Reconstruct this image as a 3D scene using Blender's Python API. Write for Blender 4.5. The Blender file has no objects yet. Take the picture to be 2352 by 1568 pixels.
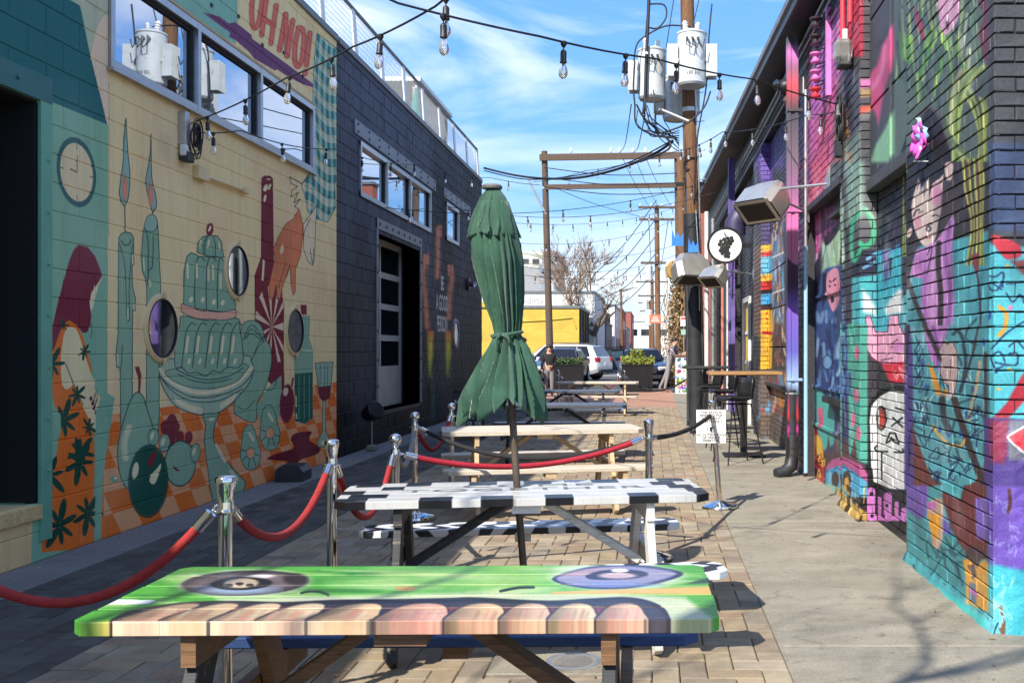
import bpy, bmesh, math, random
import numpy as np
from mathutils import Vector, Matrix, Euler
random.seed(7)
PI = math.pi
sc = bpy.context.scene
COL = sc.collection

# ------------------------------------------------------------------ camera
F, U0, V0, H = 2280.0, 1500.0, 803.0, 1.46      # focal length and horizon point measured on a 2352 px wide print
cam_d = bpy.data.cameras.new('camera')
cam = bpy.data.objects.new('camera', cam_d); COL.objects.link(cam)
cam.location = (0, 0, H); cam.rotation_euler = (PI / 2, 0, 0)
cam_d.sensor_width = 36; cam_d.lens = 36 * F / 2352
cam_d.shift_x = (1176 - U0) / 2352; cam_d.shift_y = (V0 - 784) / 2352
cam_d.clip_start = 0.05; cam_d.clip_end = 3000
sc.camera = cam

# ------------------------------------------------------------------ sky and sun
SUN_DIR = Vector((0.50, 0.93, -1.0)).normalized()          # direction the light travels
to_sun = -SUN_DIR
elev = math.asin(to_sun.z)
world = bpy.data.worlds.new('World'); sc.world = world; world.use_nodes = True
nt = world.node_tree; nt.nodes.clear()
def wn(t, **k):
    n = nt.nodes.new(t)
    for a, b in k.items(): setattr(n, a, b)
    return n
w_out = wn('ShaderNodeOutputWorld'); w_bg = wn('ShaderNodeBackground')
sky = wn('ShaderNodeTexSky', sky_type='NISHITA'); sky.sun_disc = False
sky.sun_elevation = elev; sky.sun_rotation = math.atan2(to_sun.x, to_sun.y)
sky.air_density = 1.0; sky.dust_density = 0.8; sky.ozone_density = 4.0; sky.altitude = 1600
tc = wn('ShaderNodeTexCoord')
mp = wn('ShaderNodeMapping'); mp.inputs['Scale'].default_value = (1.0, 1.0, 3.2); mp.inputs['Rotation'].default_value = (0.0, 0.35, 0.4)
nz = wn('ShaderNodeTexNoise'); nz.inputs['Scale'].default_value = 2.7; nz.inputs['Detail'].default_value = 9; nz.inputs['Roughness'].default_value = 0.55; nz.inputs['Distortion'].default_value = 0.9
rp = wn('ShaderNodeValToRGB'); rp.color_ramp.elements[0].position = 0.45; rp.color_ramp.elements[1].position = 0.75
rp.color_ramp.elements[0].color = (0, 0, 0, 1); rp.color_ramp.elements[1].color = (0.82, 0.82, 0.82, 1)
mx = wn('ShaderNodeMixRGB'); mx.inputs['Color2'].default_value = (2.75, 2.75, 2.8, 1)
gm = wn('ShaderNodeHueSaturation'); gm.inputs['Saturation'].default_value = 1.14
nt.links.new(tc.outputs['Generated'], mp.inputs['Vector']); nt.links.new(mp.outputs['Vector'], nz.inputs['Vector'])
nt.links.new(nz.outputs['Fac'], rp.inputs['Fac']); nt.links.new(rp.outputs['Color'], mx.inputs['Fac'])
bw = wn('ShaderNodeRGBToBW'); k1 = wn('ShaderNodeMath', operation='MULTIPLY_ADD'); k1.inputs[1].default_value = 0.85; k1.inputs[2].default_value = 1.0
k2 = wn('ShaderNodeMath', operation='DIVIDE'); k2.inputs[0].default_value = 1.44; sv = wn('ShaderNodeVectorMath', operation='SCALE')
nt.links.new(sky.outputs['Color'], bw.inputs[0]); nt.links.new(bw.outputs[0], k1.inputs[0]); nt.links.new(k1.outputs[0], k2.inputs[1])
nt.links.new(sky.outputs['Color'], sv.inputs[0]); nt.links.new(k2.outputs[0], sv.inputs['Scale']); nt.links.new(sv.outputs[0], gm.inputs['Color']); tn = wn('ShaderNodeMixRGB', blend_type='MULTIPLY'); tn.inputs['Fac'].default_value = 1.0; tn.inputs['Color2'].default_value = (0.92, 0.96, 1.0, 1)
nt.links.new(gm.outputs['Color'], tn.inputs['Color1']); nt.links.new(tn.outputs['Color'], mx.inputs['Color1'])
nt.links.new(mx.outputs['Color'], w_bg.inputs['Color']); w_bg.inputs['Strength'].default_value = 0.15
nt.links.new(w_bg.outputs['Background'], w_out.inputs['Surface'])
sun_d = bpy.data.lights.new('sun', 'SUN'); sun_d.energy = 2.0; sun_d.angle = math.radians(0.5); sun_d.color = (1.0, 0.94, 0.84)
sun = bpy.data.objects.new('sun', sun_d); COL.objects.link(sun)
sun.rotation_euler = SUN_DIR.to_track_quat('-Z', 'Y').to_euler(); sun.location = (-12, -20, 30)
vs = sc.view_settings
vs.view_transform = 'Standard'; vs.look = 'None'; vs.gamma = 1.0; vs.use_curve_mapping = False; vs.exposure = 2.0
sc.cycles.max_bounces = 6; sc.cycles.diffuse_bounces = 4; sc.cycles.glossy_bounces = 4; sc.cycles.transmission_bounces = 6
sc.cycles.use_denoising = True

# ------------------------------------------------------------------ helpers
def srgb(r, g, b):
    f = lambda c: (c / 255 / 12.92) if c <= 10 else ((c / 255 + 0.055) / 1.055) ** 2.4
    return (f(r), f(g), f(b))
def G(u, v):                      # survey point on the ground
    y = F * H / (v - V0); return ((u - U0) / F * y, y)
def LY(u): return 4.24 * F / (U0 - u)          # along the left wall
def AT(u, v, y): return Vector(((u - U0) / F * y, y, H + (V0 - v) * y / F))
def tag(o, label=None, cat=None, group=None, kind=None):
    if label: o['label'] = label
    if cat: o['category'] = cat
    if group: o['group'] = group
    if kind: o['kind'] = kind
    return o
def thing(name, label, cat, loc=(0, 0, 0), rz=0.0, group=None):
    o = bpy.data.objects.new(name, None); COL.objects.link(o)
    o.empty_display_size = 0.1
    o.location = loc; o.rotation_euler = (0, 0, rz)
    return tag(o, label, cat, group)
def link(name, mesh, parent=None, loc=None, rot=None):
    o = bpy.data.objects.new(name, mesh); COL.objects.link(o)
    if parent is not None: o.parent = parent
    if loc is not None: o.location = loc
    if rot is not None: o.rotation_euler = rot
    return o
def copy_tree(o, parent=None):
    c = o.copy(); COL.objects.link(c); c.parent = parent
    for ch in list(o.children): copy_tree(ch, c)
    return c
def kids(o):
    return list(o.children)

class MB:
    """collects simple shapes into one mesh"""
    def __init__(s): s.v = []; s.f = []; s.m = []
    def add(s, vs, fs, mi=0):
        b = len(s.v); s.v += [tuple(p) for p in vs]
        for f in fs: s.f.append(tuple(b + i for i in f)); s.m.append(mi)
        return s
    def box(s, c, d, rot=None, mi=0, bev=0.0):
        x, y, z = d[0] / 2, d[1] / 2, d[2] / 2
        M = Euler(rot).to_matrix() if rot is not None else None
        if bev <= 0:
            vs = [(-x, -y, -z), (x, -y, -z), (x, y, -z), (-x, y, -z), (-x, -y, z), (x, -y, z), (x, y, z), (-x, y, z)]
            fs = [(0, 3, 2, 1), (4, 5, 6, 7), (0, 1, 5, 4), (1, 2, 6, 5), (2, 3, 7, 6), (3, 0, 4, 7)]
        else:
            b = min(bev, x * .49, y * .49, z * .49); vs = []; fs = []
            for sx in (-1, 1):
                for sy in (-1, 1):
                    for sz in (-1, 1):
                        vs += [(sx * x, sy * (y - b), sz * (z - b)), (sx * (x - b), sy * y, sz * (z - b)), (sx * (x - b), sy * (y - b), sz * z)]
            I = lambda a, b_, c_, k: ((a > 0) * 4 + (b_ > 0) * 2 + (c_ > 0)) * 3 + k
            def quad(q):
                P = [Vector(vs[i]) for i in q]; n = (P[1] - P[0]).cross(P[2] - P[1]); cc = sum(P, Vector()) / len(P)
                fs.append(tuple(q) if n.dot(cc) > 0 else tuple(reversed(q)))
            for k, S in ((0, 0), (1, 1), (2, 2)):
                for a in (-1, 1):
                    q = []
                    for p, r in ((-1, -1), (1, -1), (1, 1), (-1, 1)):
                        t = [0, 0, 0]; t[S] = a; o_ = [i for i in range(3) if i != S]; t[o_[0]] = p; t[o_[1]] = r
                        q.append(I(*t, k))
                    quad(q)
            for S in range(3):                     # edges
                o_ = [i for i in range(3) if i != S]
                for a in (-1, 1):
                    for b_ in (-1, 1):
                        t1 = [0, 0, 0]; t1[o_[0]] = a; t1[o_[1]] = b_; t2 = list(t1); t1[S] = -1; t2[S] = 1
                        quad([I(*t1, o_[0]), I(*t2, o_[0]), I(*t2, o_[1]), I(*t1, o_[1])])
            for a in (-1, 1):
                for b_ in (-1, 1):
                    for c_ in (-1, 1): quad([I(a, b_, c_, 0), I(a, b_, c_, 1), I(a, b_, c_, 2)])
        out = []
        for p in vs:
            q = Vector(p)
            if M: q = M @ q
            out.append((q.x + c[0], q.y + c[1], q.z + c[2]))
        return s.add(out, fs, mi)
    def tube(s, pts, r, n=8, mi=0, caps=True, closed=False):
        pts = [Vector(p) for p in pts]; N = len(pts)
        rs = r if isinstance(r, (list, tuple)) else [r] * N
        t0 = (pts[1] - pts[0]).normalized(); up = Vector((0, 0, 1)) if abs(t0.z) < 0.95 else Vector((1, 0, 0))
        a = t0.cross(up).normalized(); vs = []
        for i in range(N):
            if closed: t = (pts[(i + 1) % N] - pts[i - 1]).normalized()
            else: t = (pts[min(i + 1, N - 1)] - pts[max(i - 1, 0)]).normalized()
            a = (a - t * a.dot(t)); a = a.normalized() if a.length > 1e-6 else t.orthogonal().normalized()
            b = t.cross(a)
            for k in range(n):
                th = 2 * PI * k / n; vs.append(pts[i] + (a * math.cos(th) + b * math.sin(th)) * rs[i])
        fs = []
        for i in range(N if closed else N - 1):
            j = (i + 1) % N
            for k in range(n):
                k2 = (k + 1) % n; fs.append((i * n + k, i * n + k2, j * n + k2, j * n + k))
        if caps and not closed:
            fs.append(tuple(reversed(range(n)))); fs.append(tuple((N - 1) * n + k for k in range(n)))
        return s.add(vs, fs, mi)
    def lathe(s, prof, c=(0, 0, 0), n=20, mi=0, caps=True):
        vs = []; fs = []
        for (r, z) in prof:
            for k in range(n):
                th = 2 * PI * k / n; vs.append((c[0] + r * math.cos(th), c[1] + r * math.sin(th), c[2] + z))
        for i in range(len(prof) - 1):
            for k in range(n):
                k2 = (k + 1) % n; fs.append((i * n + k, i * n + k2, (i + 1) * n + k2, (i + 1) * n + k))
        if caps:
            fs.append(tuple(reversed(range(n)))); fs.append(tuple((len(prof) - 1) * n + k for k in range(n)))
        return s.add(vs, fs, mi)
    def prism(s, poly, axis, a, b, mi=0):
        """polygon (2D) pushed along axis ('x','y','z') from a to b"""
        def P(p, t):
            return (t, p[0], p[1]) if axis == 'x' else (p[0], t, p[1]) if axis == 'y' else (p[0], p[1], t)
        n = len(poly); vs = [P(p, a) for p in poly] + [P(p, b) for p in poly]
        fs = [tuple(range(n)), tuple(reversed(range(n, 2 * n)))] + [(i, i + n, (i + 1) % n + n, (i + 1) % n) for i in range(n)]
        return s.add(vs, fs, mi)
    def mesh(s, name, mats, smooth=None, fix=False):
        me = bpy.data.meshes.new(name); me.from_pydata(s.v, [], s.f)
        for m in (mats if isinstance(mats, (list, tuple)) else [mats]): me.materials.append(m)
        if any(s.m): me.polygons.foreach_set('material_index', s.m)
        if fix:
            bm = bmesh.new(); bm.from_mesh(me); bmesh.ops.recalc_face_normals(bm, faces=bm.faces); bm.to_mesh(me); bm.free()
        if smooth is not None:
            me.polygons.foreach_set('use_smooth', [True] * len(me.polygons))
            if smooth > 0: me.set_sharp_from_angle(angle=math.radians(smooth))
        me.update(); return me
    def build(s, name, mats, parent=None, loc=None, rot=None, smooth=None, fix=False):
        return link(name, s.mesh(name, mats, smooth, fix), parent, loc, rot)

# ------------------------------------------------------------------ materials
def newmat(name):
    m = bpy.data.materials.new(name); m.use_nodes = True
    t = m.node_tree; p = t.nodes['Principled BSDF']
    return m, t, p
def N(t, typ, ins=None, **k):
    n = t.nodes.new(typ)
    for a, b in k.items(): setattr(n, a, b)
    for a, b in (ins or {}).items():
        if hasattr(b, 'is_output') or isinstance(b, bpy.types.NodeSocket): t.links.new(b, n.inputs[a])
        else: n.inputs[a].default_value = b
    return n
def c4(c): return (c[0], c[1], c[2], 1)
def pos(t):
    return N(t, 'ShaderNodeNewGeometry').outputs['Position']
def noise(t, scale, detail=4, rough=0.55, vec=None, dist=0.0):
    n = N(t, 'ShaderNodeTexNoise', {'Scale': scale, 'Detail': detail, 'Roughness': rough, 'Distortion': dist})
    t.links.new(vec if vec is not None else pos(t), n.inputs['Vector']); return n.outputs['Fac']
def ramp(t, fac, stops):
    r = N(t, 'ShaderNodeValToRGB'); cr = r.color_ramp
    while len(cr.elements) < len(stops): cr.elements.new(0.5)
    for e, (p, c) in zip(cr.elements, stops): e.position = p; e.color = c4(c)
    t.links.new(fac, r.inputs['Fac']); return r.outputs['Color']
def mixc(t, fac, a, b, mode='MIX'):
    n = N(t, 'ShaderNodeMixRGB', blend_type=mode)
    for k, x in (('Fac', fac), ('Color1', a), ('Color2', b)):
        if isinstance(x, bpy.types.NodeSocket): t.links.new(x, n.inputs[k])
        elif k == 'Fac': n.inputs[k].default_value = x
        else: n.inputs[k].default_value = c4(x)
    return n.outputs['Color']
def math_(t, op, a, b=0.0):
    n = N(t, 'ShaderNodeMath', operation=op)
    for i, x in enumerate((a, b)):
        if isinstance(x, bpy.types.NodeSocket): t.links.new(x, n.inputs[i])
        else: n.inputs[i].default_value = x
    return n.outputs[0]
def bump(t, p, h, strength=0.3, dist=0.01):
    b = N(t, 'ShaderNodeBump', {'Strength': strength, 'Distance': dist}); t.links.new(h, b.inputs['Height']); t.links.new(b.outputs['Normal'], p.inputs['Normal'])
def stretch(t, vec, sc_):
    m = N(t, 'ShaderNodeMapping'); m.inputs['Scale'].default_value = sc_; t.links.new(vec, m.inputs['Vector']); return m.outputs['Vector']
def objco(t, ob=None):
    n = N(t, 'ShaderNodeTexCoord')
    if ob is not None: n.object = ob
    return n.outputs['Object']
def piece_random(t):
    g = N(t, 'ShaderNodeNewGeometry').outputs['Random Per Island']; o = N(t, 'ShaderNodeObjectInfo').outputs['Random']
    return math_(t, 'FRACT', math_(t, 'ADD', math_(t, 'MULTIPLY', g, 7.31), o))
def plain(name, col, rough=0.6, metal=0.0, var=0.12, nscale=6.0, bmp=0.0, bscale=40.0, spec=None, dark=None):
    """painted or bare surface: base colour with uneven tone, fine relief"""
    m, t, p = newmat(name)
    p.inputs['Roughness'].default_value = rough; p.inputs['Metallic'].default_value = metal
    if spec is not None: p.inputs['Specular IOR Level'].default_value = spec
    if var > 0:
        a = tuple(c * (1 - var) for c in col); b = tuple(min(1, c * (1 + var)) for c in col)
        c = ramp(t, noise(t, nscale, 6, 0.6), [(0.3, a), (0.7, b)])
        if dark is not None:
            k = ramp(t, noise(t, nscale * 3.1, 5, 0.7), [(0.55, (0, 0, 0)), (0.7, (1, 1, 1))]); c = mixc(t, k, c, dark)
        t.links.new(c, p.inputs['Base Color'])
    else: p.inputs['Base Color'].default_value = c4(col)
    if bmp > 0: bump(t, p, noise(t, bscale, 5, 0.6), bmp, 0.01)
    return m
def wood(name, c1, c2, axis='x', scale=9.0, rough=0.65, ob=True, wear=None):
    m, t, p = newmat(name)
    st = {'x': (0.35, 6, 6), 'y': (6, 0.35, 6), 'z': (6, 6, 0.35)}[axis]
    v = stretch(t, objco(t), st)
    rnd = N(t, 'ShaderNodeObjectInfo').outputs['Random']
    v2 = N(t, 'ShaderNodeVectorMath', operation='ADD'); t.links.new(v, v2.inputs[0]); cb = N(t, 'ShaderNodeCombineXYZ'); 
    for i in range(3): t.links.new(math_(t, 'MULTIPLY', rnd, 37.0 + i * 11), cb.inputs[i])
    t.links.new(cb.outputs[0], v2.inputs[1]); v = v2.outputs[0]
    n1 = noise(t, scale, 6, 0.65, v, 0.6); c = ramp(t, n1, [(0.28, c1), (0.72, c2)])
    n2 = noise(t, scale * 4, 3, 0.5, v); c = mixc(t, 0.35, c, ramp(t, n2, [(0.35, tuple(x * 0.55 for x in c1)), (0.6, c2)]))
    if wear is not None:
        k = ramp(t, noise(t, 5.0, 8, 0.75, v), [(0.56, (0, 0, 0)), (0.63, (1, 1, 1))]); c = mixc(t, k, c, wear)
    t.links.new(c, p.inputs['Base Color']); p.inputs['Roughness'].default_value = rough
    bump(t, p, n2, 0.25, 0.004); return m

M = {}
M['black_metal'] = plain('black_metal', (0.018, 0.018, 0.02), 0.45, 0.3, 0.3, 8, 0.05)
M['dark_steel'] = plain('dark_steel', (0.06, 0.062, 0.068), 0.5, 0.4, 0.25, 5, 0.08)
M['rubber'] = plain('rubber', (0.015, 0.015, 0.016), 0.7, 0, 0.2, 12)
M['cable_black'] = plain('cable_black', (0.012, 0.012, 0.013), 0.55, 0, 0)
M['chrome'] = plain('chrome', (0.74, 0.72, 0.68), 0.10, 1.0, 0.15, 16)
M['alu'] = plain('alu', (0.40, 0.41, 0.42), 0.36, 0.8, 0.1, 9)
M['galv'] = plain('galv', (0.48, 0.48, 0.47), 0.42, 0.75, 0.22, 11, 0.05)
M['stainless'] = plain('stainless', (0.56, 0.54, 0.49), 0.33, 0.75, 0.16, 5)
M['white_paint'] = plain('white_paint', (0.72, 0.72, 0.70), 0.55, 0, 0.08, 7)
M['grey_paint'] = plain('grey_paint', (0.56, 0.58, 0.57), 0.4, 0.05, 0.10, 3, dark=(0.40, 0.41, 0.40))
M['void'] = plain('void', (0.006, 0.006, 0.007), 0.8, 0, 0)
M['red_velvet'] = plain('red_velvet', (0.30, 0.018, 0.016), 0.85, 0, 0.25, 40, 0.2, 300)
M['crimson_velvet'] = plain('crimson_velvet', (0.34, 0.010, 0.024), 0.8, 0, 0.2, 40, 0.2, 300)
M['black_velvet'] = plain('black_velvet', (0.014, 0.014, 0.016), 0.85, 0, 0.2, 40, 0.2, 300)
M['grey_velvet'] = plain('grey_velvet', (0.22, 0.21, 0.20), 0.85, 0, 0.2, 40, 0.2, 300)
M['black_paint'] = plain('black_paint', (0.022, 0.024, 0.028), 0.5, 0, 0.3, 6, 0.1)
def glassy(name, tint, rough=0.02, mirror=0.75):
    m, t, p = newmat(name); t.nodes.remove(p); out = t.nodes['Material Output']
    g = N(t, 'ShaderNodeBsdfGlossy', {'Color': c4(tint), 'Roughness': rough}); d = N(t, 'ShaderNodeBsdfDiffuse', {'Color': (0.012, 0.014, 0.018, 1)})
    lw = N(t, 'ShaderNodeFresnel', {'IOR': 1.9}); f = math_(t, 'ADD', math_(t, 'MULTIPLY', lw.outputs[0], 0.6), mirror)
    f = math_(t, 'MINIMUM', f, 0.95)
    mxs = N(t, 'ShaderNodeMixShader'); t.links.new(f, mxs.inputs[0]); t.links.new(d.outputs[0], mxs.inputs[1]); t.links.new(g.outputs[0], mxs.inputs[2])
    b = N(t, 'ShaderNodeBump', {'Strength': 0.03, 'Distance': 0.02}); t.links.new(noise(t, 1.1, 2), b.inputs['Height']); t.links.new(b.outputs[0], g.inputs['Normal'])
    t.links.new(mxs.outputs[0], out.inputs['Surface']); return m
M['window_glass'] = glassy('window_glass', (0.80, 0.86, 0.95), 0.01, 0.50)
M['dark_glass'] = glassy('dark_glass', (0.75, 0.8, 0.85), 0.02, 0.10)
M['car_glass'] = glassy('car_glass', (0.35, 0.38, 0.42), 0.03, 0.02)
m, t, p = newmat('bulb_glass'); p.inputs['Base Color'].default_value = (0.95, 0.93, 0.88, 1); p.inputs['Roughness'].default_value = 0.03
p.inputs['Transmission Weight'].default_value = 0.85; p.inputs['IOR'].default_value = 1.3; M['bulb_glass'] = m
# ------------------------------------------------------------------ painted murals: colour fields computed on the wall's own surface
def cat_rom(pts, closed, k=6):
    n = len(pts); out = []
    rng = range(n) if closed else range(n - 1)
    for i in rng:
        g = (lambda j: pts[j % n]) if closed else (lambda j: pts[max(0, min(n - 1, j))])
        p0, p1, p2, p3 = g(i - 1), g(i), g(i + 1), g(i + 2)
        for q in range(k):
            t = q / k; t2 = t * t; t3 = t2 * t
            out.append(tuple(0.5 * (2 * p1[a] + (p2[a] - p0[a]) * t + (2 * p0[a] - 5 * p1[a] + 4 * p2[a] - p3[a]) * t2 + (3 * p1[a] - p0[a] - 3 * p2[a] + p3[a]) * t3) for a in (0, 1)))
    if not closed: out.append(tuple(pts[-1]))
    return out
class Canvas:
    """a sheet of paint: every texel knows its place on the wall (A, Z) and on the survey print (U, V)"""
    def __init__(s, A, Z, U, V, base):
        s.h, s.w = A.shape; s.A = A.ravel().astype(np.float32); s.Z = Z.ravel().astype(np.float32)
        s.U = U.ravel().astype(np.float32); s.V = V.ravel().astype(np.float32)
        s.c = np.tile(np.array(base, np.float32), (s.A.size, 1)); s.o = (1.0, 0.0, 0.0); s.wall = False
        s.rng = np.random.RandomState(3)
    def frame(s, scale, ox=0.0, oy=0.0): s.o = (scale, ox, oy); s.wall = False
    def _p(s, pts):
        k, ox, oy = s.o; return [(ox + x / k, oy + y / k) for x, y in pts]
    def _near(s, pts, pad):
        xs = [p[0] for p in pts]; ys = [p[1] for p in pts]; X, Y = (s.A, s.Z) if s.wall else (s.U, s.V)
        i = np.flatnonzero((X > min(xs) - pad) & (X < max(xs) + pad) & (Y > min(ys) - pad) & (Y < max(ys) + pad))
        return i, X[i], Y[i]
    def _dist(s, pts, X, Y, closed):
        d = np.full(X.shape, 1e9, np.float32); n = len(pts)
        for k in range(n if closed else n - 1):
            ax, ay = pts[k]; bx, by = pts[(k + 1) % n]; dx, dy = bx - ax, by - ay; L = dx * dx + dy * dy + 1e-12
            t = np.clip(((X - ax) * dx + (Y - ay) * dy) / L, 0, 1)
            d = np.minimum(d, (X - ax - t * dx) ** 2 + (Y - ay - t * dy) ** 2)
        return np.sqrt(d)
    def _mix(s, i, a, col):
        c = np.array(col, np.float32); s.c[i] = s.c[i] * (1 - a[:, None]) + c * a[:, None]
    def poly(s, pts, col, soft=1.2, smooth=False, line=None, lw=2.0, a=1.0, shade=None):
        pts = s._p(pts) if not s.wall else list(pts)
        if smooth: pts = cat_rom(pts, True)
        pad = soft + lw; i, X, Y = s._near(pts, pad)
        if not i.size: return
        ins = np.zeros(X.shape, bool); n = len(pts)
        for k in range(n):
            ax, ay = pts[k]; bx, by = pts[(k + 1) % n]
            if ay == by: continue
            cr = ((ay > Y) != (by > Y)) & (X < (bx - ax) * (Y - ay) / (by - ay) + ax); ins ^= cr
        d = s._dist(pts, X, Y, True); sd = np.where(ins, d, -d)
        al = np.clip(0.5 + sd / max(soft, 1e-6), 0, 1) * a
        if shade is not None:       # blend to a second paint colour along a direction on the print
            (x0, y0), (x1, y1), c2 = shade; (x0, y0), (x1, y1) = (s._p([(x0, y0), (x1, y1)]) if not s.wall else ((x0, y0), (x1, y1)))
            dx, dy = x1 - x0, y1 - y0; tt = np.clip(((X - x0) * dx + (Y - y0) * dy) / (dx * dx + dy * dy), 0, 1)[:, None]
            cc = np.array(col, np.float32) * (1 - tt) + np.array(c2, np.float32) * tt
            s.c[i] = s.c[i] * (1 - al[:, None]) + cc * al[:, None]
        else: s._mix(i, al, col)
        if line is not None: s._mix(i, np.clip(0.5 + (lw / 2 - np.abs(sd)) / max(lw * .35, .3), 0, 1), line)
    def stroke(s, pts, w, col, smooth=True, soft=None, a=1.0, taper=False):
        pts = s._p(pts) if not s.wall else list(pts)
        w = w / (s.o[0] if not s.wall else 1.0)
        if smooth and len(pts) > 2: pts = cat_rom(pts, False)
        sf = soft if soft is not None else w * 0.35
        i, X, Y = s._near(pts, w + sf)
        if not i.size: return
        s._mix(i, np.clip(0.5 + (w / 2 - s._dist(pts, X, Y, False)) / max(sf, 1e-6), 0, 1) * a, col)
    def oval(s, cx, cy, rx, ry, col, rot=0.0, soft=0.12, line=None, lw=0.1, a=1.0):
        if not s.wall:
            (cx, cy), = s._p([(cx, cy)]); rx /= s.o[0]; ry /= s.o[0]
        R = max(rx, ry) * 1.2; i, X, Y = s._near([(cx - R, cy - R), (cx + R, cy + R)], 0)
        if not i.size: return
        c, q = math.cos(rot), math.sin(rot); x = (X - cx) * c + (Y - cy) * q; y = -(X - cx) * q + (Y - cy) * c
        r = np.sqrt((x / rx) ** 2 + (y / ry) ** 2); s._mix(i, np.clip(0.5 + (1 - r) / soft, 0, 1) * a, col)
        if line is not None: s._mix(i, np.clip(0.5 + (lw / 2 - np.abs(r - 1)) / (lw * .4), 0, 1), line)
    def weather(s, n, r0, r1, a=.14):
        s.wall = True; lo, hi, z1 = s.A.min(), s.A.max(), s.Z.max()
        for k in range(n):
            r = r0 + (r1 - r0) * s.rng.rand() ** 2; e = .3 + s.rng.rand()
            s.oval(lo + s.rng.rand() * (hi - lo), s.rng.rand() * z1, r, r * e, (250, 246, 240) if k % 2 else (18, 16, 26), s.rng.rand() * 3, 1.3, a=a)
        s.wall = False
    def grain(s, amt, cell):
        n = np.repeat(np.repeat(s.rng.rand(s.h // cell + 1, s.w // cell + 1), cell, 0), cell, 1)[:s.h, :s.w].ravel()
        s.c *= (1 + (n[:, None] - 0.5) * amt)
    def image(s, name):
        im = bpy.data.images.new(name, s.w, s.h); px = np.ones((s.w * s.h, 4), np.float32); px[:, :3] = np.clip(s.c, 0, 255) / 255
        im.pixels.foreach_set(px.ravel()); im.update()
        return im
def paint_sheet(a0, a1, z0, z1, res, where, base):
    w, h = int((a1 - a0) * res), int((z1 - z0) * res)
    A, Z = np.meshgrid(a0 + (np.arange(w) + .5) / w * (a1 - a0), z0 + (np.arange(h) + .5) / h * (z1 - z0))
    X, Y, ZZ = where(A, Z)
    U = (U0 + X * F / Y) * 1.063; V = (V0 - (ZZ - H) * F / Y) * 1.063
    return Canvas(A, Z, U, V, base)
def paint_material(name, im, a0, a1, z0, z1, coord, rough=0.55, bmp=0.25, grime=0.12, spec=0.35):
    """coord(tree) -> (a, z) sockets in metres on the painted surface"""
    m, t, p = newmat(name); a, z = coord(t)
    cb = N(t, 'ShaderNodeCombineXYZ')
    t.links.new(math_(t, 'DIVIDE', math_(t, 'SUBTRACT', a, a0), a1 - a0), cb.inputs[0])
    t.links.new(math_(t, 'DIVIDE', math_(t, 'SUBTRACT', z, z0), z1 - z0), cb.inputs[1])
    tx = N(t, 'ShaderNodeTexImage', image=im, extension='EXTEND'); t.links.new(cb.outputs[0], tx.inputs['Vector'])
    c = tx.outputs['Color']
    k = ramp(t, noise(t, 2.2, 8, 0.7), [(0.35, (1 - grime,) * 3), (0.7, (1.0 + grime * .35,) * 3)])
    c = mixc(t, 1.0, c, k, 'MULTIPLY')
    c = mixc(t, 1.0, c, ramp(t, noise(t, 1.0, 7, 0.7, stretch(t, pos(t), (9, 9, 0.7))), [(0.30, (1 - grime * 1.3,) * 3), (0.55, (1.02,) * 3)]), 'MULTIPLY')
    c = mixc(t, ramp(t, noise(t, 38, 4, 0.75), [(0.70, (0, 0, 0)), (0.76, (0.5,) * 3)]), c, (0.30, 0.29, 0.27))
    t.links.new(c, p.inputs['Base Color']); p.inputs['Roughness'].default_value = rough; p.inputs['Specular IOR Level'].default_value = spec
    bump(t, p, noise(t, 55, 6, 0.7), bmp, 0.008); return m
def wall_coord(t):
    sp = N(t, 'ShaderNodeSeparateXYZ'); t.links.new(pos(t), sp.inputs[0]); return sp.outputs[1], sp.outputs[2]

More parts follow.
